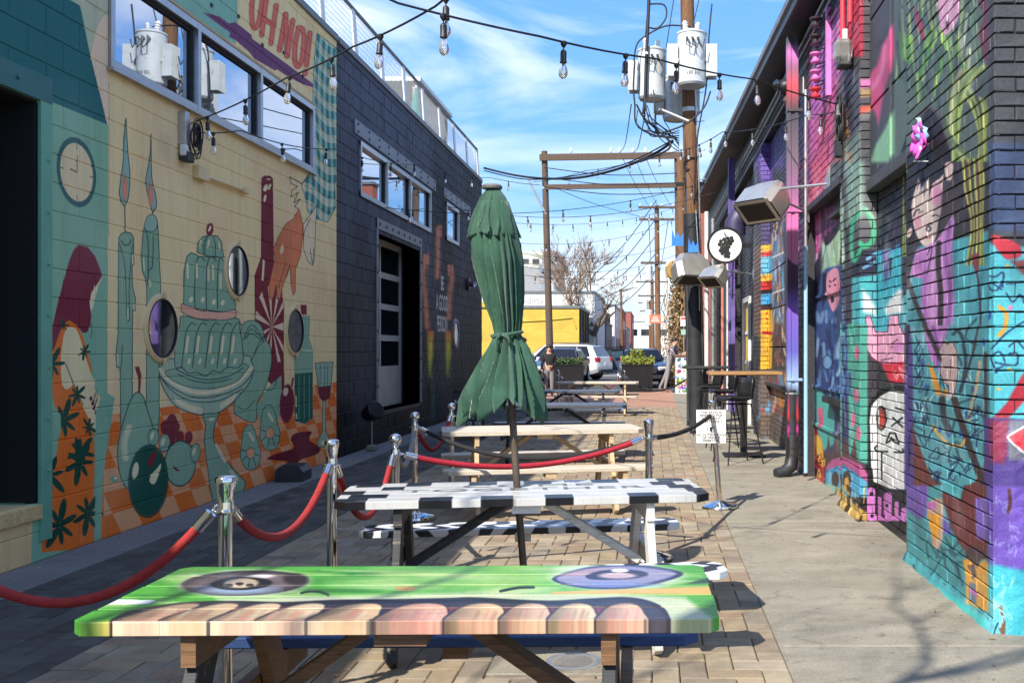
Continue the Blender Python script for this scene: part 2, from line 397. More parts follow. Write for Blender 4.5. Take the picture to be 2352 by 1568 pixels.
# ---------------------------------------------------------------- left mural
LX = -4.24
cv = paint_sheet(6.2, 13.32, 0.0, 5.62, 210, lambda A, Z: (np.full_like(A, LX), A, Z), (236, 204, 140))
CREAM, SAGE, TEALD, INK, JEL, MAR, ORG, SAL, HI = (236, 204, 140), (106, 165, 132), (24, 78, 82), (22, 42, 46), (112, 162, 128), (96, 24, 32), (226, 88, 24), (236, 148, 92), (232, 222, 168)
def left_mural(c):
    c.frame(2.767)
    c.poly([(0, 0), (735, 0), (720, 4700), (0, 4700)], SAGE)                                        # green room
    c.poly([(430, -40), (738, -40), (738, 110), (690, 120), (650, 200), (610, 390), (560, 100), (540, 40)], (172, 180, 146))
    c.poly([(738, 90), (690, 120), (650, 200), (622, 330), (608, 390), (725, 845), (738, 845)], (230, 198, 160))
    c.poly([(-20, -60), (430, -20), (540, 40), (600, 330), (725, 842), (250, 650), (-20, 545)], TEALD)
    c.poly([(1080, -80), (1605, -80), (1605, 215), (1590, 300), (1400, 190)], (108, 168, 148))           # over the window
    c.poly([(1000, -60), (1605, -60), (1605, 250)], (108, 168, 148))
    P = [(1370, 85), (1480, 112), (1545, 160), (1590, 152), (1640, 190), (1700, 238), (1702, 262), (1960, 450), (2100, 556), (2155, 605), (2050, 572), (1950, 522), (1868, 468), (1862, 480), (1720, 400), (1680, 350), (1590, 272), (1545, 250), (1555, 222), (1440, 140)]
    c.poly(P, (86, 46, 84))
    R1 = (218, 84, 66)
    def letter(pts, closed=False):
        c.stroke(pts + ([pts[0]] if closed else []), 34, (120, 40, 36), smooth=closed); c.stroke(pts + ([pts[0]] if closed else []), 26, R1, smooth=closed)
    letter([(1712, -60), (1700, 60), (1706, 170), (1725, 190), (1748, 150), (1770, 20), (1772, -60)], True)
    letter([(1800, -20), (1768, 238)], False); letter([(1866, 40), (1830, 295)]); letter([(1785, 130), (1848, 172)])
    letter([(1888, 340), (1930, 100)]); letter([(1930, 100), (1940, 380)]); letter([(1940, 380), (1978, 140)])
    letter([(2018, 190), (1994, 300), (1992, 410), (2012, 450), (2040, 400), (2052, 270), (2044, 200)], True)
    letter([(2094, 225), (2070, 440)]); letter([(2063, 485), (2061, 500)])
    # gingham sleeve
    G1 = [(2140, 225), (2300, 350), (2300, 1180), (2262, 1240), (2268, 1400), (2215, 1500), (2140, 1480), (2078, 1430), (2070, 1370), (2055, 1310), (2035, 1250), (2075, 1190), (2110, 1160), (2115, 610), (2120, 450)]
    c.poly(G1, (214, 196, 150), smooth=False, line=INK, lw=1.5)
    q = c._p(G1); i, X, Y = c._near(q, 1)
    ins = np.zeros(X.shape, bool)
    for k in range(len(q)):
        ax, ay = q[k]; bx, by = q[(k + 1) % len(q)]
        if ay != by: ins ^= ((ay > Y) != (by > Y)) & (X < (bx - ax) * (Y - ay) / (by - ay) + ax)
    a_ = (np.floor((c.A[i] + 0.05 * np.sin(c.Z[i] * 3)) / 0.105).astype(int) % 2); b_ = (np.floor((c.Z[i] + 0.04 * np.sin(c.A[i] * 5)) / 0.105).astype(int) % 2)
    both = ins & (a_ == 1) & (b_ == 1); one = ins & (a_ != b_)
    c.c[i[one]] = (112, 170, 152); c.c[i[both]] = (34, 92, 94)
    c.stroke([(2070, 1210), (2040, 1240), (1958, 1195), (1965, 1240), (2010, 1260), (1970, 1290), (1968, 1330), (2015, 1300), (1985, 1370), (2030, 1345), (1990, 1395), (2010, 1410)], 5, INK, smooth=False)
    # clock
    c.wall = True
    yc, zc = 7.307, 2.764
    c.oval(yc, zc, .25, .254, (34, 74, 74), soft=.03); c.oval(yc, zc, .208, .212, (222, 200, 148), soft=.03)
    for th in range(0, 4):
        s_, k_ = math.sin(th * PI / 2), math.cos(th * PI / 2); c.stroke([(yc + .17 * s_, zc + .17 * k_), (yc + .205 * s_, zc + .205 * k_)], .008, INK)
    c.stroke([(yc, zc), (yc + .005, zc + .12)], .008, INK); c.stroke([(yc, zc), (yc - .085, zc + .01)], .008, INK)
    c.wall = False
    # candles, flames
    def flame(pts, cx, cy, ry):
        c.poly(pts, (118, 162, 146), smooth=True, line=INK, lw=1.9)
        c.oval(cx, cy, 17, ry, (198, 120, 84), soft=.4); c.oval(cx, cy + 20, 9, ry * .6, (236, 122, 92), soft=.4)
    flame([(850, 800), (838, 950), (832, 1090), (812, 1240), (808, 1320), (838, 1392), (868, 1330), (878, 1180), (866, 1050), (856, 900)], 843, 1270, 90)
    flame([(1020, 905), (1014, 1050), (990, 1180), (985, 1240), (1010, 1360), (1036, 1432), (1058, 1385), (1052, 1320), (1026, 1200), (1022, 1050)], 1018, 1310, 80)
    c.stroke([(842, 1392), (849, 1668)], 7, INK); c.stroke([(1030, 1432), (1030, 1530)], 7, INK)
    c.frame(2.767, 0, 540)
    c.poly([(-10, 1550), (735, 1310), (2290, 1085), (2290, 2200), (-10, 2200)], ORG)              # chequered cloth, painted in a skewed grid
    tb = [(735, 1310), (2290, 1085), (2290, 2300), (700, 2600), (735, 1310)]
    q = c._p([(700, 1318), (2290, 1082), (2300, 2400), (640, 2400)]); i, X, Y = c._near(q, 1)
    lim = (540 + (1312 - (c.U[i] * 2.767 - 735) * 0.1455) / 2.767); ok = (c.V[i] > lim) & (c.U[i] > 700 / 2.767)
    ga = np.floor((c.A[i] + (c.Z[i]) * 0.75) / 0.33).astype(int); gb = np.floor(c.Z[i] / 0.178).astype(int)
    c.c[i[ok & ((ga + gb) % 2 == 0)]] = SAL; c.c[i[ok & ((ga + gb) % 2 == 1)]] = ORG
    c.poly([(0, 1430), (735, 1230), (705, 1500), (640, 2200), (0, 2200)], SAGE)
    def candle(pts): c.poly(pts, JEL, line=INK, lw=1.9)
    candle([(975, 30), (995, -30), (1040, -40), (1062, -5), (1070, 80), (1078, 300), (1086, 430), (1084, 520), (1074, 700), (1076, 1300), (1070, 1420), (988, 1420), (992, 460), (985, 395), (962, 340), (955, 240), (965, 100)])
    c.poly([(975, 30), (1000, -35), (1045, -38), (1064, 10), (1050, 60), (1015, 70), (985, 60)], (130, 174, 150), smooth=True, line=INK, lw=1.5)
    c.stroke([(1000, 380), (1000, 150), (985, 60)], 6, INK); c.stroke([(1018, 445), (1000, 420), (1005, 330), (1030, 300), (1035, 100)], 6, INK); c.stroke([(1012, 400), (1015, 440)], 14, HI); c.stroke([(970, 250), (975, 330)], 10, HI)
    candle([(802, 115), (818, 85), (850, 74), (885, 82), (902, 112), (905, 290), (892, 305), (896, 440), (915, 520), (914, 605), (896, 600), (894, 1180), (900, 1400), (815, 1400), (812, 990), (788, 985), (784, 880), (798, 760), (800, 300)])
    c.stroke([(818, 130), (840, 160), (870, 158), (886, 130)], 7, INK); c.stroke([(808, 150), (840, 280), (850, 420), (856, 620), (865, 675), (876, 640), (872, 480), (880, 330), (895, 160)], 5, INK); c.stroke([(826, 840), (822, 950), (808, 1010)], 5, INK)
    c.stroke([(896, 230), (898, 285)], 10, HI); c.stroke([(908, 560), (908, 595)], 8, HI); c.stroke([(863, 590), (864, 660)], 9, HI); c.stroke([(797, 900), (795, 970)], 9, HI)
    # wine bottle with starburst label and pouring hand
    c.frame(2.767)
    c.poly([(1768, 1205), (1785, 1190), (1825, 1190), (1842, 1208), (1848, 1760), (1868, 1880), (1905, 1960), (1920, 2640), (1830, 2590), (1725, 2480), (1722, 1860), (1765, 1740)], MAR, line=(60, 14, 24), lw=1.5)
    c.oval(1795, 1270, 14, 26, HI, .4); c.oval(1822, 1262, 8, 22, HI, .3); c.oval(1790, 1340, 9, 26, HI, .2); c.stroke([(1805, 1210), (1825, 1212)], 8, HI); c.stroke([(1775, 1890), (1782, 1760)], 14, HI)
    c.frame(2.767, 0, 540)
    cx, cy = 1838, 712
    c.poly([(1724, 430), (1900, 480), (1920, 560), (1918, 958), (1835, 950), (1724, 660)], MAR)
    for k in range(22):
        th = k / 22 * 2 * PI
        if k % 2: continue
        e = [(cx, cy)] + [(cx + math.cos(t_) * 118 * (1.0), max(440, min(950, cy + math.sin(t_) * 290))) for t_ in (th - .1, th + .1)]
        e = [(min(1916, max(1727, x)), y) for x, y in e]; c.poly(e, (226, 196, 158))
    c.poly([(2020, -85), (1985, -20), (1930, 20), (1880, 110), (1845, 190), (1858, 245), (1842, 320), (1818, 430), (1822, 520), (1842, 535), (1856, 470), (1866, 425), (1872, 520), (1892, 528), (1910, 440), (1946, 330), (1960, 300), (1968, 440), (1982, 500), (1996, 470), (1996, 330), (2030, 230), (2045, 120), (2046, 20)], (214, 104, 62), line=(120, 50, 30), lw=1.6)
    c.oval(1905, 190, 12, 34, (236, 214, 150), .2); c.stroke([(1930, 280), (1900, 380), (1884, 450)], 5, (120, 50, 30)); c.stroke([(1960, 300), (1935, 380)], 5, (120, 50, 30)); c.stroke([(1880, 440), (1858, 470)], 4, (120, 50, 30))
    c.poly([(2048, 20), (2110, -60), (2140, -110), (2130, 100), (2126, 240), (2112, 300), (2080, 270), (2052, 190)], (228, 206, 160), line=INK, lw=1.4)
    c.stroke([(2095, 180), (2112, 290), (2120, 180)], 4, INK); c.stroke([(2050, 140), (2060, 60), (2100, -20)], 4, INK)
    # plates, jelly, bowl
    c.poly([(1630, 720), (1700, 670), (1760, 700), (1790, 790), (1830, 860), (1832, 980), (1790, 1130), (1740, 1220), (1730, 1340), (1690, 1355), (1620, 1320), (1580, 1260), (1640, 960)], JEL, smooth=True, line=INK, lw=1.7)
    c.poly([(1800, 1130), (1900, 1040), (1905, 1200), (1880, 1340), (1750, 1360), (1735, 1250)], JEL)
    for k in range(3): c.stroke([(1640 + k * 12, 800 - k * 5), (1700, 700 + k * 30), (1780, 790 + k * 12)], 5, INK)
    c.stroke([(1700, 940), (1760, 800), (1800, 780)], 5, INK); c.stroke([(1690, 960), (1740, 860), (1790, 800)], 4, INK); c.stroke([(1600, 1250), (1660, 1270), (1720, 1210)], 4, INK); c.stroke([(1800, 1140), (1850, 1130), (1870, 1060)], 5, INK)
    c.poly([(1075, 1010), (1100, 960), (1180, 925), (1640, 905), (1698, 945), (1712, 1005), (1690, 1080), (1640, 1150), (1560, 1235), (1480, 1290), (1380, 1310), (1280, 1290), (1180, 1240), (1100, 1120)], (146, 182, 150), smooth=True, line=INK, lw=2.2)
    c.stroke([(1085, 1000), (1150, 1080), (1300, 1150), (1450, 1150), (1600, 1090), (1700, 990)], 26, HI); c.stroke([(1080, 1040), (1160, 1120), (1300, 1185), (1450, 1185), (1620, 1120), (1705, 1030)], 6, INK); c.stroke([(1090, 1060), (1170, 1150), (1300, 1215), (1480, 1210), (1640, 1130)], 6, INK)
    c.poly([(1290, 1240), (1370, 1260), (1370, 1305), (1290, 1285), (1190, 1230), (1180, 1190)], HI); c.poly([(1490, 1230), (1600, 1160), (1580, 1210), (1490, 1270)], HI)
    c.poly([(1155, 1000), (1640, 960), (1640, 1040), (1560, 1100), (1400, 1130), (1250, 1110), (1150, 1060)], JEL, smooth=True, line=INK, lw=1.5)
    c.poly([(1235, 640), (1400, 670), (1600, 655), (1622, 740), (1640, 860), (1640, 950), (1600, 990), (1540, 985), (1490, 1020), (1440, 1010), (1390, 1045), (1330, 1020), (1270, 1025), (1230, 985), (1195, 990), (1180, 960), (1185, 830), (1215, 700)], JEL, smooth=True, line=INK, lw=2.0)
    for x in (1225, 1298, 1385, 1465, 1535):
        c.stroke([(x, 990), (x + 15, 880), (x + 30, 760), (x + 65, 690), (x + 100, 700)], 6, INK)
        c.stroke([(x + 45, 780), (x + 32, 890)], 16, HI); c.oval(x + 52, 945, 9, 22, HI, .3)
    c.stroke([(1190, 1000), (1300, 1050), (1420, 1070), (1560, 1040), (1640, 990)], 6, INK); c.stroke([(1200, 1030), (1300, 1075), (1420, 1090), (1560, 1065)], 6, INK)
    c.poly([(1240, 575), (1245, 330), (1262, 240), (1290, 212), (1325, 225), (1345, 240), (1380, 240), (1410, 240), (1450, 245), (1490, 240), (1515, 270), (1540, 400), (1590, 560), (1588, 620), (1400, 600)], JEL, line=INK, lw=2.0)
    for x in (1318, 1395, 1470): c.stroke([(x, 590), (x - 2, 420), (x + 10, 270), (x + 38, 238), (x + 66, 270)], 6, INK)
    for x, y in ((1268, 330), (1330, 330), (1408, 350), (1440, 340), (1490, 400)): c.stroke([(x, y - 40), (x, y + 50)], 14, HI)
    for x, y in ((1290, 530), (1370, 530), (1446, 545), (1505, 550)): c.oval(x, y, 12, 20, HI, .3)
    c.poly([(1330, 210), (1340, 140), (1370, 105), (1420, 96), (1470, 100), (1495, 140), (1512, 245), (1400, 235)], JEL, smooth=False, line=INK, lw=1.9)
    for x in (1375, 1385): c.stroke([(x, 230), (x, 160), (x + 20, 100)], 5, INK)
    c.stroke([(1455, 240), (1455, 160), (1440, 100)], 5, INK); c.stroke([(1355, 130), (1352, 170)], 10, HI); c.stroke([(1412, 130), (1405, 175)], 13, HI); c.stroke([(1480, 140), (1486, 190)], 10, HI)
    c.poly([(1228, 560), (1260, 570), (1310, 585), (1360, 605), (1420, 608), (1500, 612), (1590, 600), (1586, 650), (1500, 668), (1430, 660), (1370, 662), (1310, 650), (1260, 630), (1228, 612)], (230, 160, 132), smooth=True, line=INK, lw=1.6)
    c.oval(1418, 56, 24, 44, MAR, .15); c.oval(1418, 50, 8, 24, (236, 220, 190), .4)
    # stem, foot, pear, fruit
    c.poly([(1368, 1300), (1485, 1295), (1455, 1360), (1440, 1440), (1452, 1520), (1530, 1620), (1660, 1760), (1640, 1840), (1560, 1890), (1440, 1900), (1420, 1800), (1380, 1480), (1390, 1380)], JEL, line=INK, lw=1.9)
    c.stroke([(1420, 1340), (1440, 1335)], 18, HI); c.stroke([(1460, 1510), (1520, 1620)], 20, HI); c.stroke([(1560, 1690), (1600, 1740)], 26, HI); c.stroke([(1475, 1790), (1600, 1765)], 16, HI)
    c.poly([(935, 1155), (970, 1190), (1000, 1290), (1040, 1420), (1040, 1600), (1010, 1760), (900, 1830), (820, 1740), (795, 1560), (820, 1400), (870, 1240), (905, 1170)], JEL, smooth=True, line=INK, lw=2.2)
    c.poly([(910, 985), (940, 980), (956, 1040), (946, 1160), (932, 1160), (935, 1060)], MAR); c.stroke([(872, 1390), (840, 1500), (850, 1600)], 40, (200, 206, 156))
    for x, y in ((1160, 1350), (1120, 1390), (1165, 1430), (1150, 1480), (1180, 1390)): c.oval(x, y, 34, 50, MAR, .12)
    c.oval(1215, 1460, 28, 46, MAR, .12); c.oval(1275, 1460, 26, 44, MAR, .12)
    c.frame(2.541, 0, 1050)
    c.oval(1118, 205, 95, 140, JEL, .06, line=INK, lw=.06)
    for x, y, rx, ry in ((952, 42, 34, 52), (1020, 78, 34, 56), (1212, 138, 30, 58)):
        c.oval(x, y, rx, ry, JEL, .1, line=INK, lw=.1); c.oval(x - 8, y - 8, 10, 26, HI, .3)
    c.oval(920, 315, 122, 222, (14, 58, 46), .04, line=(10, 34, 34), lw=.03)
    c.oval(840, 250, 19, 54, HI, .15); c.poly([(1000, 205), (990, 260), (960, 330), (930, 320), (935, 280), (970, 240)], HI, smooth=True); c.poly([(920, 170), (970, 130), (960, 180), (940, 230), (918, 210)], MAR, smooth=True)
    c.poly([(1070, 215), (1118, 250), (1090, 252)], MAR); c.oval(710, 303, 26, 22, (90, 150, 110), .2); c.oval(766, 313, 12, 12, (90, 150, 110), .2); c.oval(716, 296, 12, 8, HI, .3)
    # shrimps
    for ox, oy, k in ((1555, 130, 1.0), (1815 - 140, 8, .85)):
        c.poly([(ox - 60, oy - 20), (ox - 40, oy - 140), (ox + 10, oy - 160), (ox + 45, oy - 60), (ox + 62, oy + 20), (ox + 40, oy + 100), (ox - 20, oy + 112), (ox - 60, oy + 50)], JEL, smooth=True, line=INK, lw=1.6)
        c.oval(ox, oy + 10, 26, 34, SAL, .1, line=INK, lw=.1); c.stroke([(ox - 8, oy - 110), (ox + 16, oy - 70)], 15, HI)
        for th in (0.2, 1.0, 1.8, 2.6, 3.4): c.stroke([(ox + 28 * math.cos(th), oy + 10 + 36 * math.sin(th)), (ox + 58 * math.cos(th), oy + 10 + 92 * math.sin(th))], 5, INK)
    c.poly([(1660, 180), (1700, 150), (1820, 110), (1805, 60), (1830, 20), (1930, 8), (1920, 60), (1985, 110), (1960, 150), (1870, 180), (1830, 215), (1790, 210), (1770, 190)], (84, 14, 22), smooth=True)
    # green bottle, dark fruit and glass
    c.frame(2.767, 0, 540)
    c.oval(1938, 1230, 48, 130, (88, 18, 34), .06); c.oval(1930, 1150, 17, 30, (226, 190, 176), .2); c.stroke([(1972, 1110), (1980, 1060)], 12, (88, 18, 34))
    c.poly([(2045, 640), (2092, 640), (2088, 800), (2112, 870), (2112, 1330), (2060, 1368), (1992, 1345), (1990, 900), (2040, 800)], JEL, line=(60, 110, 96), lw=1.2)
    c.poly([(1992, 1030), (2112, 1020), (2112, 1330), (2060, 1366), (1992, 1345)], (18, 68, 54)); c.poly([(2030, 566), (2072, 564), (2072, 630), (2034, 632)], MAR)
    for x in (2020, 2055, 2090): c.stroke([(x, 1040), (x, 1340)], 3, (120, 170, 140))
    c.stroke([(2000, 1180), (2002, 1250)], 9, HI); c.stroke([(2002, 1300), (2003, 1330)], 9, HI); c.stroke([(2045, 870), (2110, 876)], 7, HI)
    c.poly([(2128, 958), (2250, 950), (2236, 1110), (2150, 1120)], (122, 168, 142), line=INK, lw=1.6); c.poly([(2150, 1120), (2236, 1112), (2226, 1190), (2190, 1215), (2160, 1190)], (86, 20, 34), line=INK, lw=1.2)
    c.poly([(2182, 1212), (2202, 1212), (2200, 1420), (2232, 1480), (2225, 1520), (2150, 1525), (2142, 1490), (2178, 1420)], (140, 172, 136), line=INK, lw=1.3); c.oval(2180, 1495, 14, 14, HI, .3)
    for x in (2165, 2195, 2215): c.stroke([(x, 970), (x - 3, 1110)], 3, INK)
    # woman with long hair and flowered dress
    c.poly([(430, 690), (470, 668), (520, 700), (560, 780), (590, 880), (620, 1000), (600, 1330), (632, 1420), (640, 1600), (632, 2000), (638, 2200), (240, 2240), (285, 1960), (300, 1900), (385, 1560), (405, 1400), (340, 1120), (320, 1050), (350, 900), (400, 760)], ORG)
    c.poly([(692, 372), (664, 440), (645, 520), (628, 590), (612, 602), (603, 540), (612, 480), (650, 430)], (232, 218, 170))
    c.poly([(530, 160), (590, 172), (645, 240), (692, 368), (655, 428), (617, 482), (605, 560), (617, 640), (610, 705), (590, 750), (558, 755), (520, 702), (470, 668), (430, 690), (400, 760), (370, 850), (330, 930), (303, 1000), (303, 800), (352, 720), (388, 560), (430, 400), (470, 260), (500, 190)], (96, 24, 36))
    c.stroke([(618, 690), (622, 740), (612, 785)], 4, INK); c.stroke([(640, 430), (620, 560)], 6, (232, 218, 170))
    c.poly([(440, 740), (470, 715), (512, 725), (545, 800), (580, 920), (620, 1040), (645, 1080), (642, 1130), (682, 1200), (690, 1262), (662, 1300), (686, 1345), (672, 1392), (640, 1400), (600, 1332), (550, 1230), (500, 1110), (480, 1120), (455, 1135), (430, 1120), (413, 1040), (415, 880)], (234, 212, 152), smooth=True)
    c.stroke([(445, 965), (490, 1080), (560, 1240)], 6, (40, 34, 40))
    for k in range(4): c.stroke([(640 - 6 * k + 8, 1130 + 22 * k), (660 - 8 * k, 1210 + 14 * k), (614 + 14 * k, 1205 + 30 * k)], 4, (60, 34, 40)); c.oval(614 + 12 * k, 1196 + 32 * k, 9, 16, (70, 20, 34), .2)
    def bloom(x, y, r, n=7, ph=0.2):
        for k in range(n):
            th = ph + k / n * 2 * PI; rr = r * (0.8 + .35 * ((k * 5) % 3) / 2)
            c.oval(x + math.cos(th) * rr * .42, y + math.sin(th) * rr * .62, rr * .48, rr * .14, (12, 46, 34), math.atan2(math.sin(th) * .62, math.cos(th) * .42), .15)
    for x, y, r in ((350, 965, 105), (435, 1345, 125), (520, 1170, 70), (545, 1560, 110), (430, 700, 40), (570, 880, 50), (600, 1390, 60)): bloom(x, y, r, 7, x)
    c.frame(2.541, 0, 1050)
    for x, y, r in ((495, 195, 120), (310, 280, 120), (370, 590, 135), (545, 515, 115)): bloom(x, y, r, 7, x * .7)
    c.poly([(240, -200), (330, -160), (375, -100), (380, 0), (330, 165), (285, 340), (262, 450), (258, 900), (160, 900), (200, 300)], SAGE)
    c.poly([(592, -100), (640, -250), (712, -200), (640, 290), (625, 700), (588, 700), (596, 170)], SAGE)
    c.poly([(-50, 500), (205, 440), (190, 900), (-50, 1000)], (206, 176, 118))
    c.frame(2.767)
    c.stroke([(735, 560), (738, 900), (735, 1600)], 4, (150, 130, 96))
left_mural(cv); cv.weather(120, .04, .5, .07); cv.grain(0.035, 3); cv.c = np.minimum(255 * (np.clip(cv.c, 0, 255) / 255) ** 0.70 * np.array((1.03, 1.0, .95)), 243)
left_img = cv.image('left_mural')
M['left_mural'] = paint_material('left_mural', left_img, 6.2, 13.32, 0.0, 5.62, wall_coord, 0.7, 0.35, 0.06, 0.12)
del cv
# ------------------------------------------------------------------ ground, paving, pavement slabs
def speckle(name, c1, c2, rough=0.9, s1=1.3, s2=90, stain=(0.05, 0.05, 0.05), stain_amt=0.5, bmp=0.25, cracks=False):
    m, t, p = newmat(name); c = ramp(t, noise(t, s1, 8, 0.65), [(0.3, c1), (0.7, c2)])
    c = mixc(t, 0.35, c, ramp(t, noise(t, s2, 3, 0.6), [(0.35, tuple(x * .55 for x in c1)), (0.65, tuple(min(1, x * 1.25) for x in c2))]))
    k = ramp(t, noise(t, s1 * 2.7, 9, 0.72, None, 0.8), [(0.55, (0, 0, 0)), (0.72, (stain_amt,) * 3)]); c = mixc(t, k, c, stain)
    if cracks:
        wv = N(t, 'ShaderNodeVectorMath', operation='ADD'); nn = N(t, 'ShaderNodeTexNoise', {'Scale': 2.5, 'Detail': 6}); t.links.new(pos(t), nn.inputs['Vector']); t.links.new(pos(t), wv.inputs[0]); t.links.new(nn.outputs['Color'], wv.inputs[1])
        vo = N(t, 'ShaderNodeTexVoronoi', {'Scale': 0.38}, feature='DISTANCE_TO_EDGE'); t.links.new(wv.outputs[0], vo.inputs['Vector'])
        c = mixc(t, ramp(t, vo.outputs['Distance'], [(0.0, (0.32,) * 3), (0.005, (0, 0, 0))]), c, (0.07, 0.065, 0.06))
        sp_ = N(t, 'ShaderNodeTexVoronoi', {'Scale': 7.0}); t.links.new(pos(t), sp_.inputs['Vector']); c = mixc(t, ramp(t, sp_.outputs['Distance'], [(0.06, (0.6,) * 3), (0.10, (0, 0, 0))]), c, (0.10, 0.095, 0.09))
        c = mixc(t, 1.0, c, ramp(t, noise(t, 1.0, 6, .7, stretch(t, pos(t), (0.8, 2.0, 1))), [(.3, (.72,) * 3), (.62, (1.08,) * 3)]), 'MULTIPLY')
    t.links.new(c, p.inputs['Base Color']); p.inputs['Roughness'].default_value = rough; p.inputs['Specular IOR Level'].default_value = 0.25
    bump(t, p, noise(t, s2, 5, 0.7), bmp, 0.004); return m
M['asphalt'] = speckle('asphalt', (0.055, 0.055, 0.057), (0.095, 0.093, 0.09), 0.9, 0.8, 120)
M['concrete'] = speckle('concrete', (0.21, 0.19, 0.147), (0.335, 0.303, 0.238), 0.85, 2.0, 140, (0.085, 0.076, 0.06), 0.75, 0.4, True)
M['dark_concrete'] = speckle('dark_concrete', (0.15, 0.145, 0.14), (0.24, 0.232, 0.225), 0.85, 1.2, 110, (0.09, 0.09, 0.09), 0.5)
M['red_concrete'] = speckle('red_concrete', (0.30, 0.15, 0.10), (0.44, 0.25, 0.17), 0.85, 0.7, 90, (0.12, 0.09, 0.08), 0.45)
M['bed'] = speckle('bed', (0.06, 0.056, 0.05), (0.14, 0.13, 0.11), 0.95, 3, 160)
def paver_mat(name, stops):
    m, t, p = newmat(name); r = piece_random(t); c = ramp(t, r, stops)
    c = mixc(t, 1.0, c, ramp(t, noise(t, 4.5, 8, 0.7), [(0.3, (0.70,) * 3), (0.72, (1.12,) * 3)]), 'MULTIPLY')
    c = mixc(t, 0.4, c, mixc(t, 1.0, c, ramp(t, noise(t, 190, 3, 0.6), [(0.35, (0.55,) * 3), (0.65, (1.3,) * 3)]), 'MULTIPLY'))
    k = ramp(t, noise(t, 1.7, 9, 0.75, None, 1.0), [(0.56, (0, 0, 0)), (0.75, (0.55,) * 3)]); c = mixc(t, k, c, (0.075, 0.07, 0.065))
    t.links.new(c, p.inputs['Base Color']); p.inputs['Roughness'].default_value = 0.9; p.inputs['Specular IOR Level'].default_value = 0.15
    bump(t, p, noise(t, 150, 5, 0.7), 0.3, 0.004); return m
M['paver_tan'] = paver_mat('paver_tan', [(0.0, (0.30, 0.235, 0.155)), (0.22, (0.34, 0.265, 0.175)), (0.42, (0.24, 0.205, 0.16)), (0.62, (0.32, 0.225, 0.15)), (0.8, (0.365, 0.30, 0.205)), (1.0, (0.33, 0.28, 0.22))])
M['paver_grey'] = paver_mat('paver_grey', [(0.0, (0.092, 0.084, 0.078)), (0.5, (0.13, 0.12, 0.11)), (1.0, (0.072, 0.066, 0.06))])

gx, gy0, gy1 = 160, -40, 900
ground = MB().add([(-gx, gy0, -0.03), (gx, gy0, -0.03), (gx, gy1, -0.03), (-gx, gy1, -0.03)], [(0, 1, 2, 3)]).build('ground', M['asphalt']); tag(ground, kind='structure')
street = MB().add([(-90, 35.6, -0.012), (90, 35.6, -0.012), (90, 55.0, -0.012), (-90, 55.0, -0.012)], [(0, 1, 2, 3)]).build('street', M['asphalt']); tag(street, kind='structure')
back_alley = MB().add([(-3.9, 55.02, -0.02), (2.2, 55.02, -0.02), (2.2, 200, -0.02), (-3.9, 200, -0.02)], [(0, 1, 2, 3)]).build('alley_lane', M['dark_concrete']); tag(back_alley, kind='structure')

def in_view(x, y, z, pad=0.0):
    if y < 0.5: return False
    u = U0 + x * F / y; v = V0 - (z - H) * F / y
    return -pad < u < 2352 + pad and -pad < v < 1568 + pad
# strip of concrete at the foot of the left wall
strip = tag(link('gutter_strip', MB().box((-4.02, 12.0, -0.03), (0.44, 44, 0.06)).mesh('gutter_strip', M['dark_concrete'])), kind='structure')
y = 1.5
for L_ in (3.1, 3.4, 2.9, 3.3, 3.2, 3.4, 3.3):
    MB().box((-4.018, y + L_ / 2, 0.0), (0.424, L_ - 0.012, 0.012), bev=0.003).build('slab', M['dark_concrete'], strip); y += L_
# brick pavement
pav = tag(link('brick_pavement', MB().box((-1.59, 13.3, -0.045), (4.42, 24.6, 0.05)).mesh('brick_pavement', M['bed'])), kind='structure')
a_ = 3.37 / 27; GAP = 0.005
pcs = []
nx, ny = 27, int((25.4 - 2.4) / a_)
for ix in range(-1, nx):
    for iy in range(-1, ny):
        d_ = (ix - iy) % 4
        if d_ == 0: r = [ix, iy, ix + 2, iy + 1]
        elif d_ == 3: r = [ix, iy, ix + 1, iy + 2]
        else: continue
        r[0] = max(r[0], 0); r[2] = min(r[2], nx); r[1] = max(r[1], 0); r[3] = min(r[3], ny)
        if r[2] > r[0] and r[3] > r[1]: pcs.append((-2.75 + r[0] * a_, 2.4 + r[1] * a_, -2.75 + r[2] * a_, 2.4 + r[3] * a_, 0))
for k in range(8):
    w_ = 1.05 / 8; x0 = -3.8 + k * w_; y = 2.4 - (0.13 if k % 2 else 0)
    while y < 25.2: pcs.append((x0, max(2.4, y), x0 + w_, min(25.4, y + 0.26), 1)); y += 0.26
def paver_shape(w, l):
    b = 0.006; z = 0.0; h = 0.03; mb = MB(); x, y = w / 2 - GAP / 2, l / 2 - GAP / 2
    vs = [(-x, -y, -h), (x, -y, -h), (x, y, -h), (-x, y, -h), (-x, -y, z - b * .8), (x, -y, z - b * .8), (x, y, z - b * .8), (-x, y, z - b * .8), (-x + b, -y + b, z), (x - b, -y + b, z), (x - b, y - b, z), (-x + b, y - b, z)]
    fs = [(0, 1, 5, 4), (1, 2, 6, 5), (2, 3, 7, 6), (3, 0, 4, 7), (4, 5, 9, 8), (5, 6, 10, 9), (6, 7, 11, 10), (7, 4, 8, 11), (8, 9, 10, 11)]
    return vs, fs
cache = {}; rest = {0: MB(), 1: MB()}; made = 0
order = sorted(pcs, key=lambda r: -((r[2] - r[0]) * (r[3] - r[1]) / (((r[1] + r[3]) / 2) ** 3)))
